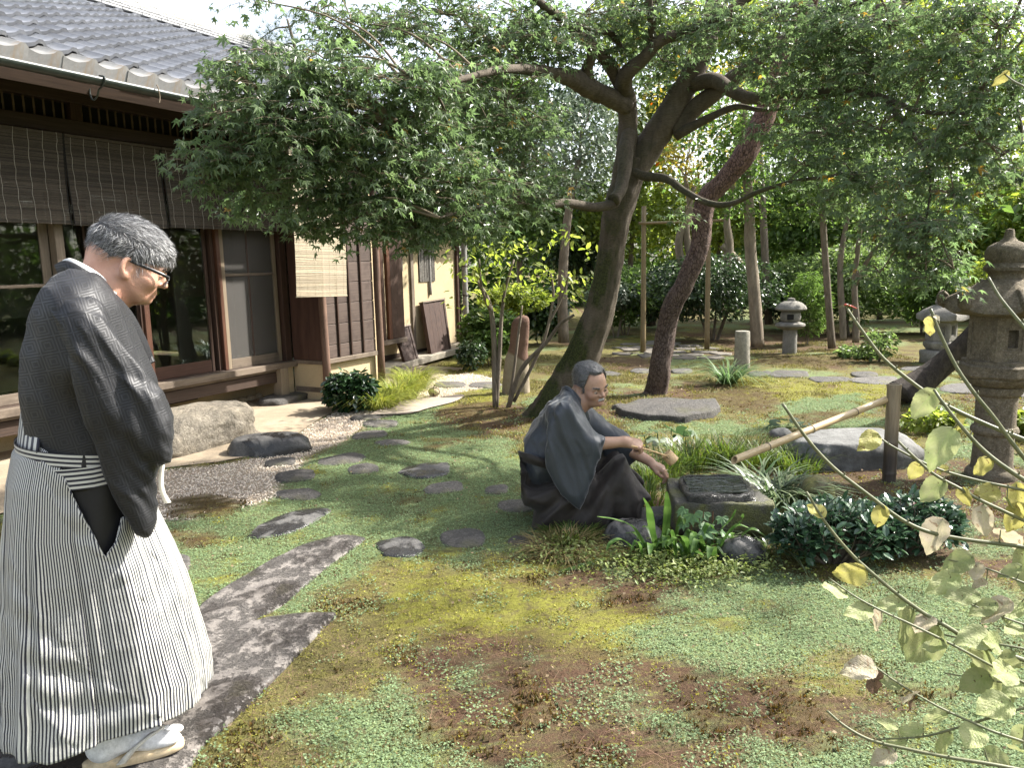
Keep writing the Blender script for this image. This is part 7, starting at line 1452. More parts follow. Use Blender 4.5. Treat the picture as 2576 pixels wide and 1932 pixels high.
# arms and hands
wR = B.P3(*wz(430, 340), -.22); eR = B.P3(*bz(470, 450), -.25); wL = B.P3(*wz(740, 580), .06); eL = B.P3(*bz(690, 450), .12)
hA = B.P3(*wz(664, 432), -.20); hB_ = B.P3(*wz(940, 512), -.02); ax_ = (hB_ - hA) / np.linalg.norm(hB_ - hA)
dR = np.array([.94, .05, -.22]); nR = np.array([.2, -.55, .8])
def fnR(P): 
    d = s_cap(P, eR, wR, .046, .029); d = smin(d, s_cap(P, wR, wR + dR * .02, .028, .027), .02)
    return smin(d, hand_sdf(P, wR + dR * .012, dR, nR, 1, (1.05, 1.25, .8), .0185, [(.012, .030, -.006), (.050, .040, -.030), (.078, .022, -.044), (.096, .004, -.046)], 1.05), .02)
dL = np.array([.82, -.12, -.50]); nL = np.array([.35, -.25, .85])
def fnL(P):
    d = s_cap(P, eL, wL, .046, .029); return smin(d, hand_sdf(P, wL + dL / np.linalg.norm(dL) * .01, dL, nL, -1, (.55, .75, .5), .0185, [(.012, .030, -.006), (.050, .044, -.018), (.080, .036, -.028), (.102, .026, -.032)], 1.05), .02)
for fn_, c_ in ((fnR, (eR + wR) / 2 + [.08, 0, 0]), (fnL, (eL + wL) / 2 + [.07, 0, -.03])): v, q = nets(fn_, c_ - [.27, .13, .17], c_ + [.27, .14, .17], .0042); v = relax(v, q, 1, .4); bodyB.add(v, q)
def fnB2(P):
    d = s_cap(P, B.P3(*bz(360, 270)), B.P3(*bz(220, 560)), .08, .10); d = smin(d, s_cap(P, B.P3(*bz(240, 690)), B.P3(*bz(585, 710)) + [0, -.1, 0], .06, .04), .05); d = smin(d, s_cap(P, B.P3(*bz(240, 690)), B.P3(*bz(585, 710)) + [0, .1, 0], .06, .04), .05)
    for s_ in (-1, 1): d = smin(d, s_cap(P, B.P3(*bz(585, 710)) + [0, s_ * .1, 0], (-.02, s_ * .1, .06), .04, .04), .03)
    return d
v, q = nets(fnB2, (-.42, -.3, -.02), (.5, .3, .95), .025); v = relax(v, q, 1); bodyB.add(v, q); bodyB.build('body', SKB, B.root)
eyeparts(B.root, fromB, RmB, scB, M_WHITE, M_IRIS, SKB, gaze=18)
# heavy eyelids
mb = MB()
for s_ in (-1, 1):
    P = [fromB((.0965 - .012 * abs(t) ** 2 - .0 * t, s_ * (.031 + .016 * t), .0015 - .004 * t * t)) for t in np.linspace(-1, 1, 7)]; mb.add(*tube(P, [.0015, .003, .0038, .004, .0038, .003, .0015], 8)); P = [fromB((.0955 - .012 * abs(t) ** 2, s_ * (.031 + .015 * t), -.0105 + .003 * t * t)) for t in np.linspace(-1, 1, 7)]; mb.add(*tube(P, [.001, .002, .0026, .0026, .0026, .002, .001], 8))
mb.build('eyelids', SKB, B.root)
mb = MB()
for s_ in (-1, 1):
    P = [fromH((.0965 - .012 * abs(t) ** 2, s_ * (.031 + .016 * t), .0005 - .004 * t * t)) for t in np.linspace(-1, 1, 7)]; mb.add(*tube(P, [.0015, .003, .0042, .0045, .0042, .003, .0015], 8))
mb.build('eyelids', SKA, A.root)
def fnBh(P):
    q = toB(P); sk = s_ell(q, (-.010, 0, .022), (.108, .0775, .088)); n_ = .003 * fbm(q.reshape(-1, 3) * 50, 3, 5).reshape(q.shape[:-1]); side = np.abs(q[..., 1])
    low = np.where(q[..., 0] > .02, .004 + .4 * (q[..., 0] - .02), np.where(q[..., 0] > -.03, .004, .004 + .9 * (q[..., 0] + .03))); fr_ = q[..., 0] - (.070 - .75 * np.maximum(side - .022, 0) * 0 + .35 * (q[..., 2] - .10) - .55 * np.exp(-((side - .045) / .018) ** 2) * .05)
    thick = .005 + .011 * np.clip((q[..., 2] - .01) / .08, 0, 1); d = smax(smax(sk - thick - n_, low - q[..., 2], .006), fr_, .008); burn = s_ell(np.stack([q[..., 0], side, q[..., 2]], -1), (.030, .068, -.004), (.010, .006, .028)); return smin(d, burn, .006) * scB
o, vh, qh = B.mesh('hair', fnBh, hcB - [.17, .15, .12], hcB + [.16, .15, .15], .004, mat('grey_hair_mass', (.055, .055, .055), (.10, .10, .10), scale=120, bump=.6, bscale=200, bdist=.003, rough=.5), 1)
def flowB(p): q = toB(p); f_ = np.stack([-.75 + 0 * q[:, 0], np.sign(q[:, 1]) * .35, np.where(q[:, 2] > .08, .0, -.55)], -1); return f_ @ RmB.T
v, f = strands(vh, qh, lambda c: np.ones(len(c)), flowB, 7000, .030, .0007, .14, 5, .15); MB().add(v, f).build('hair_strands', hairmat('grey_hair', (.05, .05, .05), (.13, .13, .13), (.28, .28, .28), .5), o, smooth=False)
brow(None, B.root, fromB, RmB, mat('eyebrow_grey', (.05, .048, .045), (.14, .14, .13), scale=90, bump=0), 80, 6, .020, .014)
mb = MB(); g = np.random.default_rng(9)
for i in range(170): t = g.uniform(-1, 1); p = fromB((.109 - .012 * t * t, .024 * t, -.043 - .007 * t * t + g.normal(0, .0018))); d_ = RmB @ np.array([.10, t * .5, -1]); mb.add(*tube([p, p + d_ * .006 + RmB @ [.002, 0, 0], p + d_ * .012], [.0009, .0008, .0003], 3, False))
mb.build('moustache', mat('white_moustache', (.55, .54, .52), bump=0, rough=.6), B.root)
# kimono of the crouching man
b = NB('blue_grey_silk'); co = b.co(); n1 = b.noise(b.co('Object', (1, 1, 1)), 300, 3); c = b.mix(b.ramp(n1, .3, .7), (.030, .036, .044), (.042, .049, .059)); M_KB = b.done(b.bsdf(c, .5, b.bump(b.math('ADD', b.math('MULTIPLY', n1, .25), b.noise(co, 26, 5, .55)), .005, .45), .45, Sheen_Weight=.35, Sheen_Roughness=.35))
M_HB = mat('brown_hakama_cloth', (.017, .013, .011), (.028, .022, .018), scale=7, bump=.5, bscale=30, bdist=.006, rough=.62, Sheen_Weight=.1)
bp = lambda pts, y=0: [B.xz(*bz(x_, y_), y) for x_, y_ in pts]
tB = bp([(352, 118), (330, 150), (262, 200), (205, 285), (150, 360), (112, 440), (88, 500), (86, 620), (150, 680), (260, 670), (420, 640), (500, 520), (520, 400), (505, 320), (480, 250), (450, 190), (400, 130)])
slR = bp([(330, 190), (400, 215), (455, 300), (500, 375), (560, 400), (606, 418), (588, 498), (540, 620), (490, 760), (456, 852), (420, 835), (345, 765), (290, 680), (250, 590), (240, 480), (270, 320)], -.30)
slL = bp([(440, 215), (520, 250), (640, 330), (715, 392), (806, 488), (742, 562), (690, 640), (600, 620), (560, 480), (500, 400)], .20)
RB = [[(300, 250), (330, 400), (370, 560), (430, 760)], [(350, 240), (390, 330), (430, 420), (520, 440)], [(400, 260), (440, 340), (490, 400)], [(260, 330), (275, 480), (310, 620), (380, 780)]]; RBP = [[B.P3(*bz(x_, y_), -.325) for x_, y_ in r_] for r_ in RB]
def fnBk(P):
    d = s_slab(P, tB, 0, .20, .15); shR = B.P3(*bz(345, 270), -.19); d = smin(d, s_cap(P, shR, eR + [0, .02, 0], .095, .085), .07); d = smin(d, s_slab(P, slR, -.27, .052, .045), .03)
    shL = B.P3(*bz(470, 290), .17); d = smin(d, s_cap(P, shL, eL, .085, .08), .06); d = smin(d, s_slab(P, slL, .15, .07, .06), .05)
    return smax(d, -s_cap(P, nbB + [0, 0, .05], fromB((-.01, 0, .1)), .058, .12), .015)
dispB = drape((.32, -1), .017, (12, 6, 1.8), 14)
o, _, _ = B.mesh('kimono', fnBk, (-.45, -.40, .05), (.55, .36, .98), .0095, M_KB, 2, disp=dispB)
cb_ = lambda x_, y_, y: B.P3(*bz(x_, y_), y)
for sgn in (-1, 1):
    Pc = np.array([cb_(350, 128, 0), cb_(372, 122, sgn * .05), cb_(405, 145, sgn * .082), cb_(440, 190, sgn * .075), cb_(468, 240, sgn * .045), cb_(490, 310, 0)]); Uc = np.array([(-.3, 0, 1), (-.2, -sgn * .1, 1), (.05, -sgn * .35, 1), (.3, -sgn * .45, .85), (.5, -sgn * .4, .6), (.6, -sgn * .2, .4)], float); MB().add(*ribbon(Pc, Uc, .05, .009)).build('collar', M_KB, B.root)
# hakama of the crouching man: bunched, knees up
hkp = bp([(48, 490), (44, 640), (80, 690), (120, 720), (178, 800), (182, 880), (300, 905), (470, 905), (600, 880), (640, 850), (700, 880), (762, 872), (795, 750), (828, 712), (770, 620), (722, 545), (694, 474), (640, 500), (560, 590), (480, 640), (300, 640), (180, 660), (120, 620), (92, 560), (78, 490)])
flapB = bp([(44, 500), (72, 478), (104, 560), (170, 640), (130, 710), (56, 655)], -.12)
knee = B.P3(*bz(672, 505))
def fnBx(P):
    d = s_slab(P, hkp, 0, .26, .10); ang = np.arctan2(P[..., 2] - knee[2] - .05, P[..., 0] - knee[0]); rad_ = np.hypot(P[..., 2] - knee[2], P[..., 0] - knee[0]); y_ = P[..., 1]
    fold = -ridged(np.stack([ang * 3.4 + .4 * np.sin(y_ * 9), y_ * 5, rad_ * 2.0], -1).reshape(-1, 3), 3, 31).reshape(ang.shape) + .25 * np.sin(ang * 23 + y_ * 14); d = d + .030 * fold * np.clip((rad_ - .06) / .2, 0, 1.1)
    d = d + .035 * np.exp(-(y_ / .055) ** 2) * (P[..., 0] > -.05) + .03 * np.exp(-(((P[..., 0] - .06) / .05) ** 2)) * np.clip((.3 - P[..., 2]) / .3, 0, 1)
    d = smin(d, s_slab(P, flapB, 0, .16, .014), .02)
    return d + .010 * fbm(P.reshape(-1, 3) * 9, 3, 28).reshape(d.shape)
o, _, _ = B.mesh('hakama', fnBx, (-.48, -.33, -.03), (.58, .33, .62), .0095, M_HB, 1)
Pb = np.array([cb_(90, 515, -.02), cb_(98, 520, -.12), cb_(150, 535, -.195), cb_(235, 560, -.215), cb_(300, 575, -.16)]); MB().add(*ribbon(Pb, np.array([(-.25, -.1, 1)] * 5, float), .062, .012)).build('belt', M_HB, B.root)
for s_ in (-1, 1):
    fx0 = -.10; v, q = nets(lambda P: smin(s_ell(P, (fx0 + .02, s_ * .12, .035), (.05, .04, .045)), s_cap(P, (fx0 + .05, s_ * .12, .035), (fx0 + .20, s_ * .13, .025), .036, .026), .03), (-.2, s_ * .12 - .07, -.02), (.2, s_ * .12 + .07, .1), .008); MB().add(relax(v, q, 1), q).build('sandal', mat('grey_sandal', (.09, .09, .095), (.14, .14, .14), bump=.2, rough=.8), B.root)
# ---- bamboo ladle (held, a thing of its own)
toW = lambda p: B.o + B.f * p[0] + B.l * p[1] + np.array([0, 0, p[2]])
hAw, hBw = toW(hA - ax_ * .13), toW(hB_); cupc = toW(B.P3(*wz(978, 530), -.005)); axc = np.array([.68, -.05, -.73]); axc /= np.linalg.norm(axc); side_ = (hBw - hAw) / np.linalg.norm(hBw - hAw)
ladle = empty('bamboo_ladle', tuple(cupc), 0, 'bamboo water ladle held by the crouching man', 'ladle'); M_LAD = mat('fresh_bamboo', (.56, .36, .17), (.64, .44, .23), scale=10, stretch=(1, 1, 1), bump=.1, rough=.45)
e1 = np.cross(axc, [0, 1, 0]); e1 /= np.linalg.norm(e1); e2 = np.cross(axc, e1)
prof = [(0, -.034), (.034, -.034), (.036, -.030), (.036, .034), (.032, .034), (.032, -.028), (0, -.028)]; v, f = lathe(prof, 28); v = v[:, 0:1] * e1 + v[:, 1:2] * e2 + v[:, 2:3] * axc; autosmooth(MB().add(v, f).build('cup', M_LAD, ladle), 50)
MB().add(*tube(catmull([hAw - cupc, (hAw + hBw) / 2 - cupc + [0, 0, .004], hBw - cupc + side_ * .02], 5), .0055, 10)).build('handle', M_LAD, ladle)
mb = MB(); M_INK = mat('burnt_brand_mark', (.035, .018, .010), bump=0, rough=.8); g = np.random.default_rng(2); vd = -(cupc - CAM) / np.linalg.norm(cupc - CAM); a0 = math.atan2(vd @ e2, vd @ e1)
def mark(a, z, da, dz, tilt=0):
    q = []
    for s2, t2 in ((-1, -1), (1, -1), (1, 1), (-1, 1)): aa = a0 + a + s2 * da + t2 * tilt * .3; q.append(.0364 * (math.cos(aa) * e1 + math.sin(aa) * e2) + axc * (z + t2 * dz + s2 * tilt * dz * 2))
    mb.add(np.array(q), np.array([(0, 1, 2, 3)]))
for a, z, da, dz, tl2 in ((.35, -.016, .02, .016, 0), (.35, -.012, .22, .0018, 0), (.35, -.02, .16, .0018, 0), (.48, -.008, .12, .002, .5), (.22, -.008, .12, .002, -.5), (.35, -.026, .10, .002, .6), (.52, -.024, .05, .003, .8), (.18, -.024, .05, .003, -.8)): mark(a, z, da, dz, tl2)
for i in range(6): mark(-.10 - .0 * i, -.02 + i * .006, .05, .0016, .3 * (-1) ** i)
for i in range(5): mark(-.28, -.014 + i * .006, .035, .0014, .2 * (-1) ** i)
mb.build('brand_mark', M_INK, ladle, smooth=False)
# water running off the hand
mb = MB(); hw = toW(wL + dL * .1); v, f = ico(1)
for i in range(70): p = hw + np.array([g.normal(.01, .018), g.normal(0, .015), -abs(g.normal(.05, .07))]); p[2] = max(p[2], .06); mb.add(v * g.uniform(.0012, .0036) * [1, 1, 1.5] + p, f)
tag(mb.build('water_drops', mat('clear_water_drop', (.85, .88, .9), bump=0, rough=.05, **{'Transmission_Weight': .85})), 'water drops falling from the washed hand', 'water drops', kind='stuff')
# ================================================================== low planting
def bladeset(c, n, L, w, spread, droop, seed, lean=.35, segs=4, base=.06):
    g = np.random.default_rng(seed); V = []; F = []; k0 = 0
    for i in range(n):
        a = g.uniform(0, 6.28); r0 = base * math.sqrt(g.random()); p0 = np.array([r0 * math.cos(a), r0 * math.sin(a), 0]); a2 = a + g.normal(0, .5); ln = L * g.uniform(.55, 1.15); le = lean * g.uniform(.3, 1.6); dr = droop * g.uniform(.5, 1.5)
        d = np.array([math.cos(a2), math.sin(a2), 0]); s_ = np.array([-d[1], d[0], 0]); tt = np.linspace(0, 1, segs + 1)
        ww = w * g.uniform(.7, 1.2)
        for t in tt:
            q = p0 + d * ln * (le * t + spread * t * t * dr) + np.array([0, 0, ln * (t - .55 * dr * t * t * t)]); wt_ = ww * (1 - t ** 2.5) * min(1, .5 + 2 * t) + .0006
            tw_ = g.normal(0, .05); V += [q - s_ * wt_ + [0, 0, tw_ * wt_], q + s_ * wt_]
        for j in range(segs): F.append((k0 + 2 * j, k0 + 2 * j + 1, k0 + 2 * j + 3, k0 + 2 * j + 2))
        k0 += 2 * (segs + 1)
    return np.array(V), np.array(F)
def grass(name, label, fx, fy, n, L, w, m, spread=.5, droop=.8, seed=0, base=.08, lean=.35, cat='grass clump', group=None, segs=4):
    c = G(fx, fy); o = empty(name, (c[0], c[1], 0), 0, label, cat, group); v, f = bladeset(c, n, L, w, spread, droop, seed, lean, segs, base)
    tag(MB().add(v, f).build('blades', m, o), kind='stuff'); return o
M_RIB = leafmat('ribbon_grass', (.17, .22, .045), (.30, .30, .07), None, .5, .4, .3); M_LIR = leafmat('liriope_blade', (.045, .10, .03), (.16, .22, .10), None, .4, .3, .35); M_REEDG = leafmat('reed_grass', (.055, .10, .022), (.12, .15, .035), None, .5, .4, .4); M_DRY = leafmat('dry_grass', (.17, .15, .05), (.26, .20, .10), None, .7, .3, .3); M_SASA = leafmat('bamboo_grass', (.05, .10, .03), (.19, .22, .13), None, .35, .3, .4, spec=.6)
grass('ribbon_grass_clump', 'bright yellow green grass clump right of the dark camellia', 815, 882, 700, .34, .004, M_RIB, .7, 1.0, 1, .20); grass('ribbon_grass_clump', 'bright grass clump in the middle of the grass row by the house', 862, 862, 700, .36, .004, M_RIB, .7, 1.0, 2, .20); grass('ribbon_grass_clump', 'bright grass clump nearest the leaning shutters', 892, 838, 600, .38, .0045, M_RIB, .7, 1.0, 3, .16)
grass('ribbon_leaf_clump', 'arching strap-leaved clump in front of the short stone pillar', 1573, 830, 170, .42, .009, M_LIR, .9, 1.1, 4, .09, .5, segs=6)
for i, (fx, fy, n_, L, lb) in enumerate(((1420, 1040, 300, .26, 'reedy grass clump behind the crouching man\'s hands'), (1490, 1010, 320, .30, 'reedy grass clump behind the basin\'s left corner'), (1560, 1000, 320, .32, 'reedy grass clump straight behind the basin'), (1640, 1005, 300, .28, 'reedy grass clump under the tip of the bamboo spout'), (1720, 1020, 260, .24, 'reedy grass clump left of the big boulder foot'), (1395, 1090, 160, .2, 'reedy grass clump between the man\'s knees and the basin'))): grass('reed_grass_clump', lb, fx, fy, n_, L, .0032, M_REEDG, .4, .7, 10 + i, .17, .3, group='reedy grass round the basin')
grass('bamboo_grass_clump', 'pale arching bamboo grass at the right side of the basin', 1650, 1070, 130, .30, .008, M_SASA, .9, 1.2, 20, .12, .5, segs=5); grass('bamboo_grass_clump', 'pale arching bamboo grass behind the right corner of the basin', 1690, 1085, 110, .28, .008, M_SASA, .9, 1.2, 21, .10, .5, segs=5); grass('bamboo_grass_clump', 'thin pale grass below the basin\'s right overhang', 1660, 1185, 120, .2, .004, M_SASA, .9, 1.2, 22, .10, .5)
grass('short_grass_tuft', 'short green grass tuft in front of the crouching man\'s robe', 1235, 1165, 420, .11, .0022, M_REEDG, .5, .7, 23, .15, .4); grass('dry_grass_tuft', 'dry straw-coloured grass tuft in front of the crouching man', 1215, 1190, 320, .11, .002, M_DRY, .9, 1.1, 24, .16, .7)
# camellia and dark-leaved bush
shrub('camellia_bush', 'dark glossy camellia bush at the corner of the shutter box', 757, 888, 108, 92, 'dark', 1500, .085, LEAF_OVAL, None, 1.0, 4, .05, 31, leafmat('camellia_leaf', (.016, .040, .014), (.030, .060, .022), None, .18, .1, .35, spec=.8), cat='bush', shell=.3)
M_DLEAF = leafmat('bush_leaf_glossy', (.038, .078, .042), (.068, .118, .062), None, .22, .15, .35, c3=(.14, .05, .03), spec=.75)
def laurel(fx, fy, wpx, hpx, n, seed, label, size=.062):
    c0 = G(fx, fy); d_ = c0[1]; w = wpx * d_ / FPF / 2; h_ = hpx * d_ / FPF; g = np.random.default_rng(seed); root = empty('laurel_bush', c0, 0, label, 'bush'); P = []; Yw = []; Pt = []; st = MB()
    for i in range(n):
        a = g.uniform(0, 6.28); r_ = math.sqrt(g.random()); top = np.array([w * r_ * math.cos(a), w * .7 * r_ * math.sin(a), h_ * (.35 + .65 * math.sqrt(max(0, 1 - r_ * r_ * .8)) * g.uniform(.55, 1.05))])
        st.add(*tube([top * [.25, .25, 0], top * [.8, .8, .55], top], [.006, .004, .002], 4, False)); m = 9; aa = np.arange(m) * 2.4 + g.uniform(0, 6); hh_ = np.linspace(0, .09, m)
        for j in range(m): P.append(top - [0, 0, hh_[j]] + g.normal(0, .006, 3)); Yw.append(aa[j]); Pt.append(-.75 + hh_[j] * 13 + g.normal(0, .2))
    n_ = len(P); v, f = scatter(LEAF_OVAL[0], LEAF_OVAL[1], np.array(P), rot_from(np.array(Yw), np.array(Pt), g.normal(0, .3, n_)), size * g.uniform(.7, 1.15, n_)); MB().add(v, f).build('foliage', M_DLEAF, root, smooth=False); st.build('stem', M_BARKG, root)
laurel(1800, 1215, 270, 140, 190, 3, 'wide dark glossy-leaved bush right of the basin'); laurel(1960, 1195, 230, 130, 150, 4, 'dark glossy-leaved bush behind the pale branches, below the tall lantern')
# strap-leaved plant: every leaf its own piece
M_STRAP = NB('strap_leaf'); b = M_STRAP; uvn = b.n('UVMap').outputs[0]; sp = b.n('SeparateXYZ', Vector=uvn); vein = b.n('TexWave', Vector=b.n('Mapping', Vector=uvn, Scale=(1, 9, 1)).outputs[0], Scale=1.2, Distortion=.2).outputs['Fac']
c = b.mix(b.ramp(vein, .3, .8), (.06, .125, .022), (.105, .19, .04)); c = b.val(c, b.n('ObjectInfo').outputs['Random'], .65, 1.3); p_ = b.bsdf(c, .34, None, .5); t_ = b.n('BsdfTranslucent', Color=b.n('HueSaturation', Color=c, Value=1.6).outputs[0]); ms = b.n('MixShader', Fac=.3); b.set(ms.inputs[1], p_); b.set(ms.inputs[2], t_); M_STRAP = b.done(ms)
strap = empty('strap_leaf_plant', G(1480, 1215), 0, 'lush plant with broad bright strap leaves in front of the basin', 'plant')
def strapleaf(P, w, seg=9, name='leaf', parent=None, m=None):
    Q = catmull(np.array(P), 4); t = np.linspace(0, 1, len(Q)); T, N, B_ = frames(Q); side = np.cross(T, [0, 0, 1.0]); side /= np.linalg.norm(side, axis=1)[:, None] + 1e-9
    ww = w * (np.sin(np.pi * np.clip(t * .86 + .1, 0, 1)) ** .7); nz = np.cross(side, T)
    v = np.stack([Q - side * ww[:, None], Q - side * ww[:, None] * .45 + nz * (-.18 * ww[:, None]), Q + nz * (-.3 * ww[:, None]), Q + side * ww[:, None] * .45 + nz * (-.18 * ww[:, None]), Q + side * ww[:, None]], 1).reshape(-1, 3)
    uv = np.stack([np.repeat(t, 5), np.tile([0, .25, .5, .75, 1], len(Q))], -1); o = np.array(parent.location)
    return MB().add(v - o, grid_faces(len(Q), 5, False), uv=uv).build(name, m or M_STRAP, parent)
g = np.random.default_rng(12); bs = [G(1400, 1205), G(1445, 1200), G(1490, 1220), G(1535, 1215), G(1560, 1205)]
for i in range(38):
    p0 = bs[i % 5] + np.array([g.normal(0, .03), g.normal(0, .03), 0]); a = g.uniform(0, 6.28) if i % 3 else g.uniform(3.6, 5.8); L = g.uniform(.15, .27); d = np.array([math.cos(a), math.sin(a), 0]); h_ = L * g.uniform(.35, .95); out = L * g.uniform(.25, .8)
    strapleaf([p0, p0 + d * out * .3 + [0, 0, h_ * .6], p0 + d * out * .7 + [0, 0, h_ * g.uniform(.8, 1.0)], p0 + d * out * 1.1 + [0, 0, h_ * g.uniform(.5, .95)]], g.uniform(.013, .022), parent=strap)
q = G(1450, 1200); dq = q[1]
for pts, w_ in (([(1435, 1205, 0), (1438, 1150, -.02), (1442, 1100, -.04), (1440, 1062, -.06)], .022), ([(1420, 1200, 0), (1408, 1140, -.03), (1402, 1100, -.05), (1390, 1075, -.07)], .024), ([(1400, 1200, 0), (1370, 1140, -.08), (1330, 1122, -.12), (1290, 1116, -.14)], .016), ([(1310, 1222, -.05), (1280, 1224, -.10), (1245, 1236, -.16), (1212, 1250, -.2)], .022), ([(1560, 1212, -.02), (1590, 1208, -.1), (1615, 1225, -.15), (1636, 1250, -.2)], .024), ([(1440, 1225, -.04), (1470, 1195, -.1), (1500, 1190, -.16), (1520, 1200, -.2)], .02), ([(1540, 1200, 0), (1575, 1150, -.05), (1600, 1125, -.1), (1605, 1110, -.1)], .017), ([(1520, 1200, 0), (1560, 1140, -.05), (1580, 1120, -.08), (1590, 1100, -.1)], .017), ([(1380, 1195, 0), (1345, 1165, -.06), (1320, 1172, -.1), (1310, 1188, -.12)], .018)):
    P = [np.maximum(D(x_, y_, dq + dd), [-99, -99, .012]) for x_, y_, dd in pts]; strapleaf(P, w_, parent=strap)
# broad-lobed vine: every leaf its own piece
vine = empty('lobed_leaf_vine', G(1500, 1190), 0, 'bluish green lobed vine leaves over the strap-leaved plant', 'plant'); M_VINE = leafmat('vine_leaf', (.075, .145, .065), (.11, .18, .08), None, .45, .3, .25)
v0, f0 = leaf_maple(7); v0 = v0 * [1, 1, .6]; r_ = np.linalg.norm(v0[:, :2], axis=1); v0[8:14, :2] *= 1.75
me_v = MB().add(v0, f0).mesh('leaf', M_VINE, False); dq = G(1500, 1190)[1] - .05
for x_, y_, s_ in ((1478, 1100, 26), (1495, 1112, 28), (1520, 1108, 26), (1548, 1120, 24), (1560, 1118, 22), (1515, 1145, 40), (1545, 1160, 42), (1470, 1175, 30), (1495, 1190, 26), (1530, 1185, 34), (1480, 1130, 24), (1560, 1150, 26), (1505, 1160, 30)):
    p = D(x_, y_, dq - g.uniform(0, .08)); link('leaf', me_v, vine, p - np.array(vine.location), (g.normal(-.1, .35), g.normal(.75, .25), -1.57 + g.normal(0, .8)), [s_ * dq / FPF] * 3)
mb = MB()
for k_ in range(3): P = [D(1478 + 40 * k_, 1210, dq), D(1490 + 25 * k_, 1160, dq), D(1500 + 20 * k_, 1105, dq - .03)]; mb.add(*tube(catmull(np.array(P) - np.array(vine.location), 4), .0025, 5, False))
mb.build('stem', mat('vine_stem', (.14, .06, .035), bump=0), vine)
# butterbur-like broad leaves behind the hands
butter = empty('broad_leaf_plant', G(1440, 985), 0, 'plant with round broad dull leaves behind the crouching man\'s wrist', 'plant'); M_BUT = leafmat('broad_leaf', (.030, .060, .026), (.052, .09, .038), None, .4, .25, .3)
a_ = np.linspace(.35, 6.28 - .35, 13); v0 = np.vstack([[0, 0, 0], np.c_[np.cos(a_ + math.pi) * (1 + .12 * np.cos(a_ * 2)), np.sin(a_ + math.pi) * .9, -.12 + .05 * np.sin(a_ * 5)]]); me_b = MB().add(v0, np.array([(0, i, i + 1) for i in range(1, 13)])).mesh('leaf', M_BUT, True); st = MB()
for x_, y_, s_ in ((1392, 940, 26), (1420, 930, 30), (1450, 925, 30), (1478, 930, 28), (1500, 938, 24), (1410, 952, 24), (1465, 948, 22), (1375, 955, 18), (1440, 955, 22)):
    dd_ = G(1440, 985)[1] + g.uniform(-.1, .15); p = D(x_, y_, dd_) - np.array(butter.location); link('leaf', me_b, butter, p, (g.normal(.55, .3), g.normal(.1, .3), g.uniform(-1, 1) + 1.57), [s_ * .72 * dd_ / FPF] * 3); st.add(*tube([(p[0] * .8, p[1], 0), p * [.95, 1, .6], p], .004, 5, False))
st.build('stem', M_VINE, butter)
white = empty('small_leaf_plant', G(1705, 928), 0, 'small plant with pale rounded leaves above the bamboo spout', 'plant'); dd_ = G(1705, 928)[1]
for x_, y_, s_ in ((1675, 912, 13), (1690, 905, 14), (1705, 915, 13), (1718, 908, 12), (1730, 918, 13), (1755, 920, 12), (1660, 920, 11), (1700, 922, 14)):
    p = D(x_, y_, dd_ + g.uniform(-.1, .1)) - np.array(white.location); link('leaf', me_b, white, p, (g.normal(-.4, .2), g.normal(.1, .2), g.uniform(0, 6.28)), [s_ * dd_ / FPF] * 3)

# ---- moss, creeping leaves, needles and litter as real little pieces (too many to count)
KEEP_OUT += [[tuple((np.array(c_)[:2] - bc[:2]) * .62 + bc[:2]) for c_ in cs]]
def cover(N, ymin, ymax, zsel, xr=(-5, 6)):
    xx, yy, z = ground_points(N, ymin, ymax, xr[0], xr[1], zsel); k = clear_of(xx, yy); return xx[k], yy[k], z[k]
M_CARPET = leafmat('creeping_leaf', (.150, .212, .105), (.215, .285, .150), None, .7, .3, .28, spec=.2); M_MOSSY = leafmat('yellow_moss_shoot', (.20, .20, .035), (.29, .27, .05), None, .8, .3, .4); M_OLIVE = leafmat('olive_moss_shoot', (.14, .135, .05), (.20, .18, .07), None, .85, .25, .4); M_HAIR = leafmat('haircap_moss', (.045, .045, .012), (.15, .085, .028), None, .8, .2, .45); M_NEED = leafmat('fallen_needle', (.11, .06, .04), (.19, .115, .075), None, .8, .1, .4); M_LITTER = leafmat('fallen_leaf', (.17, .12, .07), (.27, .20, .12), None, .7, .2, .4)
tv3 = np.array([(-.45, -.42, 0), (.55, 0, .06), (-.45, .42, 0)]); tf3 = np.array([(0, 1, 2)])
tl_v = np.array([(0, 0, 0), (.5, .5, .12), (1, 0, 0), (.5, -.5, .12)]); tl_f = np.array([(0, 3, 2, 1)])
def coverobj(name, label, N, ymin, ymax, zsel, size, m, tilt=.5, zoff=(.0, .012), tv=tl_v, tf=tl_f, far_grow=.0, seed=0, thr=None, nsc=6, cat='moss'):
    xx, yy, z = cover(N, ymin, ymax, zsel); n = len(xx)
    if thr is not None: k = fbm2(xx, yy, nsc, 3, seed) > thr; xx, yy = xx[k], yy[k]; n = len(xx)
    zz_ = gz(xx, yy) + .006 + rng.uniform(zoff[0], zoff[1], n)
    v, f = scatter(tv, tf, np.stack([xx, yy, zz_], -1), rot_from(rng.uniform(0, 6.28, n), rng.normal(-.15, tilt, n), rng.normal(0, tilt, n)), size * rng.uniform(.6, 1.3, n) * (1 + far_grow * np.maximum(yy - 3, 0)))
    return tag(MB().add(v, f).build(name, m, smooth=False), label, cat, kind='stuff')
coverobj('creeping_ground_cover', 'fine pale green creeping leaves carpeting the ground', 1150000, 1.5, 9, [0], .0078, M_CARPET, .28, (.0, .012), tv3, tf3, far_grow=.12)
coverobj('creeping_ground_cover', 'thin scatter of creeping leaves over olive and brown ground', 260000, 1.5, 8, [2, 3, 1], .0095, M_CARPET, .35, (.0, .01), far_grow=.12, thr=.10, nsc=7, seed=41)
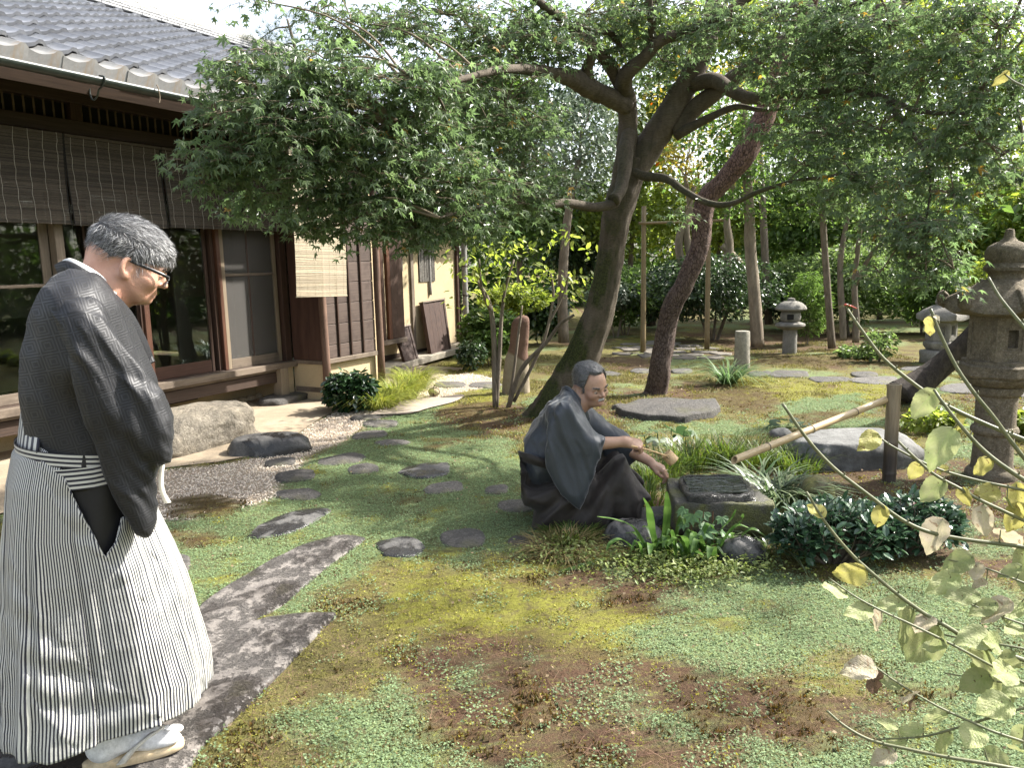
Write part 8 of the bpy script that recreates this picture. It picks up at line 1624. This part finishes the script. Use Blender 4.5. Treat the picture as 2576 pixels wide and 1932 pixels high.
coverobj('yellow_moss', 'bright yellow green moss cushions', 300000, 1.5, 12, [1], .0085, M_MOSSY, .8, (-.002, .010), far_grow=.12, thr=-.08, nsc=9, seed=42)
coverobj('olive_moss', 'short olive moss of the open ground', 340000, 1.5, 10, [2], .0075, M_OLIVE, .8, (-.002, .006), far_grow=.12, thr=-.05, nsc=9, seed=43)
coverobj('yellow_moss', 'scattered yellow green moss specks over the olive ground', 240000, 1.5, 9, [2, 3], .0075, M_MOSSY, .8, (-.002, .008), far_grow=.12, thr=.12, nsc=11, seed=45)
tri = np.array([(0, -.05, 0), (0, .05, 0), (1, 0, 0)]); trf = np.array([(0, 2, 1)])
def shoots(name, label, N, ymin, ymax, zsel, L, m, thr, nsc, seed, w=.09, per=1):
    xx, yy, z = cover(N, ymin, ymax, zsel); k = fbm2(xx, yy, nsc, 3, seed) > thr; xx, yy = xx[k], yy[k]; n = len(xx); t = tri * [1, w / .05, 1]
    v, f = scatter(t, trf, np.stack([xx, yy, gz(xx, yy)], -1), rot_from(rng.uniform(0, 6.28, n), -rng.normal(1.15, .3, n), rng.uniform(0, 6.28, n)), L * rng.uniform(.5, 1.2, n)); return tag(MB().add(v, f).build(name, m, smooth=False), label, 'moss', kind='stuff')
shoots('haircap_moss', 'brown green haircap moss tufts', 420000, 1.5, 9.5, [0, 1, 2, 3], .020, M_HAIR, .28, 4.5, 61, .22)
shoots('haircap_moss', 'dense dark haircap moss cushions', 900000, 1.5, 12, [5], .026, M_HAIR, -1, 3, 63, .20)
shoots('haircap_moss', 'olive moss shoots thickening the rear lawn', 200000, 6, 14, [1, 2, 3], .035, M_OLIVE, .05, 2.0, 62, .16)
coverobj('fallen_needles', 'fallen red brown pine needles in the bare patches', 60000, 1.5, 8, [3, 2], .055, M_NEED, .12, (.0, .014), np.array([(0, -.011, 0), (1, -.007, .0), (1, .007, 0), (0, .011, 0)]), np.array([(0, 1, 2, 3)]), thr=-.12, nsc=3, seed=71, cat='needles')
coverobj('leaf_litter', 'small dry fallen leaves and flakes on the ground', 4500, 1.5, 13, [0, 1, 2, 3], .013, M_LITTER, .5, (.004, .02), far_grow=.1, cat='leaf litter')
# little ferny herbs round the basin
xx = rng.normal(0, .16, 2600); yy = rng.normal(0, .09, 2600); P = []
for cx, cy_, n_ in ((1225, 1205, 500), (1400, 1225, 700), (1480, 1245, 700), (1560, 1240, 500), (1640, 1230, 200)):
    c_ = G(cx, cy_); k_ = rng.permutation(2600)[:n_]; P.append(np.stack([c_[0] + xx[k_] * 1.1, c_[1] + yy[k_], rng.uniform(.01, .075, n_)], -1))
P = np.concatenate(P); n_ = len(P); v, f = scatter(*LEAF_OVAL, P, rot_from(rng.uniform(0, 6.28, n_), rng.normal(-.1, .4, n_), rng.normal(0, .4, n_)), .022 * rng.uniform(.6, 1.4, n_)); tag(MB().add(v, f).build('herb_cover', leafmat('herb_leaf', (.13, .18, .05), (.22, .25, .08), None, .5, .35, .3), smooth=False), 'small ferny herbs along the foot of the basin', 'herbs', kind='stuff')
# ================================================================== pale-leaved shrub reaching in from the right, dragonfly
fs = empty('pale_leaf_shrub', (1.62, 1.75, 0), 0, 'sparse shrub with pale yellowing leaves reaching in from the right', 'shrub')
b = NB('green_twig'); co = b.co(); n1 = b.noise(co, 40, 5); c = b.mix(b.ramp(n1, .35, .65), (.095, .105, .045), (.15, .15, .075)); M_TWIG = b.done(b.bsdf(c, .5, b.bump(n1, .001, .5), .4))
FO = np.array(fs.location)
def z6(x_, y_): return 1545.7 + x_ * .56, 729.9 + y_ * .56
BR = [([(1690, 872), (1745, 950), (1800, 1010), (1870, 1065), (1960, 1130), (2050, 1160), (2212, 1182), (2330, 1200)], 1.75, 8, 13), ([(1742, 1063), (1786, 1133), (1837, 1195), (1882, 1237), (1938, 1284), (1994, 1324), (2050, 1357), (2106, 1391), (2212, 1427), (2330, 1480)], 1.55, 7, 15),
 ([(1830, 667), (1859, 710), (1910, 776), (1988, 839), (2048, 878), (2138, 920), (2212, 950), (2330, 1000)], 1.8, 7, 14), ([(2010, 667), (2030, 719), (2057, 776), (2078, 812), (2108, 854), (2147, 902), (2186, 956), (2230, 1010), (2330, 1120)], 1.7, 8, 13), ([(2018, 842), (2036, 869), (2078, 923), (2129, 977), (2198, 1028), (2330, 1110)], 1.6, 7, 14),
 ([(1940, 953), (1970, 983), (2018, 1025), (2078, 1058), (2114, 1079), (2212, 1125), (2330, 1180)], 1.65, 7, 11), ([(1898, 944), (1934, 968), (2018, 1010), (2108, 1037), (2177, 1052), (2330, 1085)], 1.7, 5, 9), ([(2135, 599), (2159, 641), (2192, 683), (2240, 740), (2330, 850)], 1.7, 7, 12), ([(1792, 1251), (1848, 1290), (1910, 1323), (1971, 1351), (2060, 1395), (2200, 1470), (2330, 1530)], 1.45, 5, 9),
 ([(1786, 1536), (1826, 1570), (1882, 1600), (1966, 1620), (2050, 1637), (2160, 1655), (2330, 1690)], 1.35, 7, 12), ([(1882, 1435), (1938, 1475), (2022, 1525), (2106, 1564), (2162, 1587), (2330, 1640)], 1.4, 5, 9), ([(1893, 1598), (1994, 1592), (2078, 1570), (2190, 1536), (2330, 1500)], 1.45, 5, 9), ([(2021, 1368), (2106, 1385), (2200, 1400), (2330, 1430)], 1.5, 5, 8), ([(2060, 1290), (2130, 1320), (2212, 1350), (2330, 1390)], 1.6, 4, 8), ([(2165, 155), (2190, 175), (2230, 200), (2330, 300)], 1.8, 4, 7), ([(2050, 1210), (2120, 1225), (2212, 1260), (2330, 1310)], 1.65, 4, 8), ([(2040, 1455), (2130, 1470), (2212, 1480), (2330, 1500)], 1.5, 4, 8)]
BRP = []
for i, (pts, d_, w0, w1) in enumerate(BR):
    n_ = len(pts); P, r_ = LP([(x_, y_, d_ - .12 * k_ / n_, (w0 + (w1 - w0) * k_ / (n_ - 1)) * .82) for k_, (x_, y_) in enumerate(pts)], 6); mb = MB(); e_ = P[-1]; bs_ = FO + np.array([.05 * math.cos(i * 2.4), .05 * math.sin(i * 2.4), -.02]); tn_ = (P[-1] - P[-4]); tn_ /= np.linalg.norm(tn_); up_h = max(e_[2], .12)
    Q_ = catmull(np.array([e_, e_ + tn_ * min(.14, .5 * np.linalg.norm((bs_ - e_)[:2])) , bs_ * [1, 1, 0] + (e_ - bs_) * [.25, .25, 0] + [0, 0, up_h * .55], bs_ + [0, 0, up_h * .12], bs_]), 6)[1:]; r_ = np.r_[r_, np.linspace(r_[-1], r_[-1] * 1.8, len(Q_))]; nvis = len(P); P = np.vstack([P, Q_]); mb.add(*tube(P - FO, r_, 8, True, .08, i)); BRP.append(P[:nvis])
    for k_ in range(4, len(P) - 2, 5):                    # buds at the nodes
        T = P[k_ + 1] - P[k_]; T /= np.linalg.norm(T); s_ = np.cross(T, [0, .8, .3]); s_ /= np.linalg.norm(s_); s_ *= (-1) ** k_
        mb.add(*tube([P[k_] - FO + s_ * r_[k_] * .7, P[k_] - FO + s_ * r_[k_] * 1.9 - T * r_[k_] * .6, P[k_] - FO + s_ * r_[k_] * 2.3 - T * r_[k_] * 1.6], [r_[k_] * .45, r_[k_] * .35, r_[k_] * .08], 5))
    mb.build('branch', M_TWIG, fs)
allp = np.concatenate(BRP)
def bigleaf(seed, wid=.40):
    g = np.random.default_rng(seed); nu, nv = 15, 7; v = []; uv = []; cup, bend, tw_ = g.uniform(.12, .42), g.uniform(-.3, .40), g.uniform(-.4, .4)
    for i in range(nu):
        t = i / (nu - 1); w = wid * 2.05 * (t ** .55) * ((1 - t) ** .85) * (1 if t < .8 else .85) + .004; w *= 1 + .06 * (i % 2)
        for j in range(nv):
            s_ = 2 * j / (nv - 1) - 1; y_ = s_ * w; z_ = cup * abs(s_) * w - bend * t * t + .025 * math.sin(9 * t + seed + 3 * s_) + tw_ * s_ * w * t + .03 * abs(s_) * math.sin(14 * t + seed)
            v.append((t - .04 * abs(s_) * (1 - t), y_, z_)); uv.append((t, j / (nv - 1)))
    return np.array(v), grid_faces(nu, nv, False), np.array(uv)
def biglm(name, c1, c2, spot, sp=.6):
    b = NB(name); uvn = b.n('UVMap').outputs[0]; s_ = b.n('SeparateXYZ', Vector=uvn); a_ = b.math('ABSOLUTE', b.math('SUBTRACT', s_.outputs[1], .5)); co = b.co('Object')
    w = b.n('TexWave', {'bands_direction': 'X'}, Vector=b.n('CombineXYZ', X=b.math('SUBTRACT', s_.outputs[0], b.math('MULTIPLY', a_, .8)), Y=0.0, Z=0.0).outputs[0], Scale=2.6, Distortion=.6, Detail=2.0).outputs['Fac']
    c = b.mix(b.ramp(b.noise(co, 2.5, 5), .35, .65), c1, c2); c = b.mix(b.math('MULTIPLY', b.ramp(w, .86, .99), .16), c, tuple(x_ * 1.25 for x_ in c2)); c = b.mix(b.ramp(a_, .022, .008), c, tuple(x_ * 1.2 for x_ in c1))
    c = b.val(c, b.n('ObjectInfo').outputs['Random'], .8, 1.15); c = b.mix(b.math('MULTIPLY', b.ramp(b.noise(co, 7, 4, .5), sp, sp + .04), .85), c, spot)
    nm = b.bump(b.math('ADD', b.math('MULTIPLY', b.ramp(w, .75, 1.0), .5), b.noise(co, 12, 4)), .03, .3); p_ = b.bsdf(c, .55, nm, .35); t_ = b.n('BsdfTranslucent', Color=c); ms = b.n('MixShader', Fac=.38); b.set(ms.inputs[1], p_); b.set(ms.inputs[2], t_); return b.done(ms)
LMX = {'g': biglm('pale_green_leaf', (.30, .36, .135), (.40, .42, .20), (.12, .08, .04), .66), 'y': biglm('yellow_leaf', (.42, .39, .10), (.46, .42, .15), (.16, .10, .04), .64), 'w': biglm('bleached_leaf', (.50, .45, .28), (.56, .48, .36), (.28, .19, .12), .64), 'n': biglm('dead_leaf', (.12, .075, .05), (.16, .10, .07), (.06, .04, .03))}
LMESH = {}
for k_ in LMX:
    LMESH[k_] = []
    for s_ in range(4): v, f, uv = bigleaf(s_ * 13 + ord(k_), .36 + .04 * (s_ % 3)); LMESH[k_].append(MB().add(v, f, uv=uv).mesh('leaf', LMX[k_]))
LV = [(845, 200, 765, 310, 'g'), (910, 350, 825, 500, 'g'), (930, 290, 948, 362, 'y'), (625, 370, 552, 432, 'y'), (792, 480, 748, 542, 'y'), (1072, 475, 993, 527, 'y'), (880, 545, 795, 632, 'g'), (640, 645, 625, 737, 'y'), (875, 700, 805, 832, 'w'), (1025, 650, 1040, 768, 'w'), (955, 578, 972, 652, 'y'), (1095, 590, 988, 612, 'y'), (1160, 560, 1172, 682, 'y'), (1125, 618, 1142, 675, 'g'), (582, 895, 448, 922, 'y'), (505, 987, 392, 975, 'g'), (938, 915, 798, 988, 'g'), (990, 845, 872, 890, 'g'), (1012, 868, 1000, 942, 'w'), (1018, 990, 878, 1020, 'g'), (1192, 800, 1180, 975, 'g'), (1100, 740, 1172, 792, 'w'), (602, 1045, 488, 1077, 'g'), (642, 1058, 598, 1132, 'w'), (732, 1020, 618, 1042, 'g'), (762, 1050, 670, 1195, 'g'), (852, 1110, 742, 1245, 'g'), (872, 1158, 838, 1235, 'g'), (892, 1185, 798, 1205, 'g'), (1062, 1150, 948, 1162, 'g'), (1132, 1010, 1036, 1115, 'w'), (1082, 1020, 978, 1082, 'g'), (1045, 938, 985, 962, 'w'), (1108, 1088, 1185, 1132, 'g'), (1028, 1198, 1062, 1305, 'g'), (1055, 1298, 935, 1365, 'g'), (1152, 1288, 1048, 1312, 'g'), (1132, 1338, 1055, 1432, 'g'), (1135, 1398, 1005, 1462, 'g'), (612, 1268, 498, 1287, 'w'), (718, 1345, 632, 1328, 'g'), (772, 1375, 715, 1382, 'w'), (892, 1448, 805, 1495, 'g'), (702, 1500, 612, 1488, 'g'), (802, 1508, 708, 1532, 'g'), (912, 1528, 826, 1602, 'g'), (1012, 1498, 958, 1592, 'g'), (1038, 1588, 1122, 1645, 'g'), (692, 1598, 596, 1642, 'w'), (655, 1580, 640, 1655, 'g'), (735, 1558, 655, 1572, 'g'), (1192, 1498, 1148, 1562, 'g'), (1098, 1248, 1182, 1292, 'g'), (422, 690, 352, 643, 'y'), (612, 1288, 604, 1352, 'n'), (767, 1385, 753, 1452, 'n'), (1180, 1020, 1120, 1100, 'g'), (1190, 1330, 1120, 1370, 'g'), (1100, 1180, 1020, 1170, 'g'), (1150, 1210, 1090, 1260, 'g'), (1180, 880, 1090, 930, 'g'), (1010, 1290, 985, 1250, 'g'), (830, 1075, 770, 1150, 'w'), (1195, 1600, 1120, 1590, 'g'), (1190, 690, 1160, 640, 'y'), (900, 500, 850, 520, 'y'), (1190, 1130, 1110, 1150, 'g')]
LV2 = [(2014, 685, 2004, 728, 'y'), (2018, 682, 2030, 690, 'w'), (2178, 152, 2142, 186, 'y'), (2215, 1090, 2170, 1150, 'y')]
g = np.random.default_rng(31)
for i, (a, b_, c_, e_, ty) in enumerate([(*z6(a, b_), *z6(c_, e_), t) for a, b_, c_, e_, t in LV] + LV2):
    p2 = np.array([a, b_]); dd_ = 1.6
    # distance of the nearest branch along this sight line
    d0 = ray(a * S, b_ * S); d0 = d0 / np.linalg.norm(d0); rel = allp - CAM; along = rel @ d0; perp = np.linalg.norm(rel - along[:, None] * d0, axis=1); k_ = int(np.argmin(perp)); st = CAM + d0 * along[k_]
    tip = D(c_, e_, st[1] + g.uniform(-.03, .03)); X = tip - st; L = np.linalg.norm(X); X /= L
    nv = -(st - CAM) / np.linalg.norm(st - CAM) + np.array([.0, .0, .5]) + g.normal(0, .45, 3); Z = nv - X * (nv @ X); Z /= np.linalg.norm(Z); Y_ = np.cross(Z, X)
    o = link('leaf', LMESH[ty][i % 4], fs); wsc = g.uniform(.85, 1.2); o.matrix_local = Matrix(((X[0] * L, Y_[0] * L * wsc, Z[0] * L, st[0] - FO[0]), (X[1] * L, Y_[1] * L * wsc, Z[1] * L, st[1] - FO[1]), (X[2] * L, Y_[2] * L * wsc, Z[2] * L, st[2] - FO[2]), (0, 0, 0, 1)))
    q = allp[k_]
    if np.linalg.norm(q - st) > .004: MB().add(*tube([q - FO, (q + st) / 2 - FO + [0, 0, -.003], st - FO], [.0016, .0012, .0012], 5, False)).build('leaf_stalk', M_TWIG, fs)
# red dragonfly on the tip of a branch
tipP = BRP[2][0]; dfy = empty('dragonfly', tuple(tipP + [0, 0, .004]), 0, 'red dragonfly perched on the tip of a bare twig', 'dragonfly'); dfy.rotation_euler = (R(8), R(-12), R(-150))
M_DRED = mat('dragonfly_red', (.45, .05, .03), (.30, .04, .02), scale=80, bump=0, rough=.35); M_DTH = mat('dragonfly_thorax', (.16, .08, .04), bump=0, rough=.5)
v, f, t = tube([(-.003, 0, .004), (-.012, 0, .005), (-.022, 0, .004), (-.032, 0, .003), (-.037, 0, .0025)], [.0016, .0017, .0015, .0013, .0006], 8); MB().add(v, f, t).build('abdomen', M_DRED, dfy)
v, f = ico(2); MB().add(v * [.0055, .0032, .0036] + [.001, 0, .0045], f).build('thorax', M_DTH, dfy); MB().add(v * [.0024, .0034, .0026] + [.0078, 0, .0045], f).build('head', M_DRED, dfy)
b = NB('dragonfly_wing'); p_ = b.bsdf((.55, .5, .45), .2, None, .6); t_ = b.n('BsdfTransparent'); ms = b.n('MixShader', Fac=.38); b.set(ms.inputs[1], t_); b.set(ms.inputs[2], p_); M_WING = b.done(ms)
for s_ in (-1, 1):
    for x0, sw in ((.003, .15), (-.001, -.2)):
        a_ = np.linspace(0, 1, 9); up_ = np.c_[x0 + sw * .03 * a_ + .0034 * np.sin(np.pi * a_ ** .8), s_ * .034 * a_ + 0 * a_, .006 - .006 * a_]; lo_ = np.c_[x0 + sw * .03 * a_ - .0034 * np.sin(np.pi * a_ ** .7) - .0005, s_ * .034 * a_, .006 - .006 * a_]
        v = np.stack([up_, lo_], 1).reshape(-1, 3); MB().add(v, grid_faces(9, 2, False)).build('wing', M_WING, dfy)
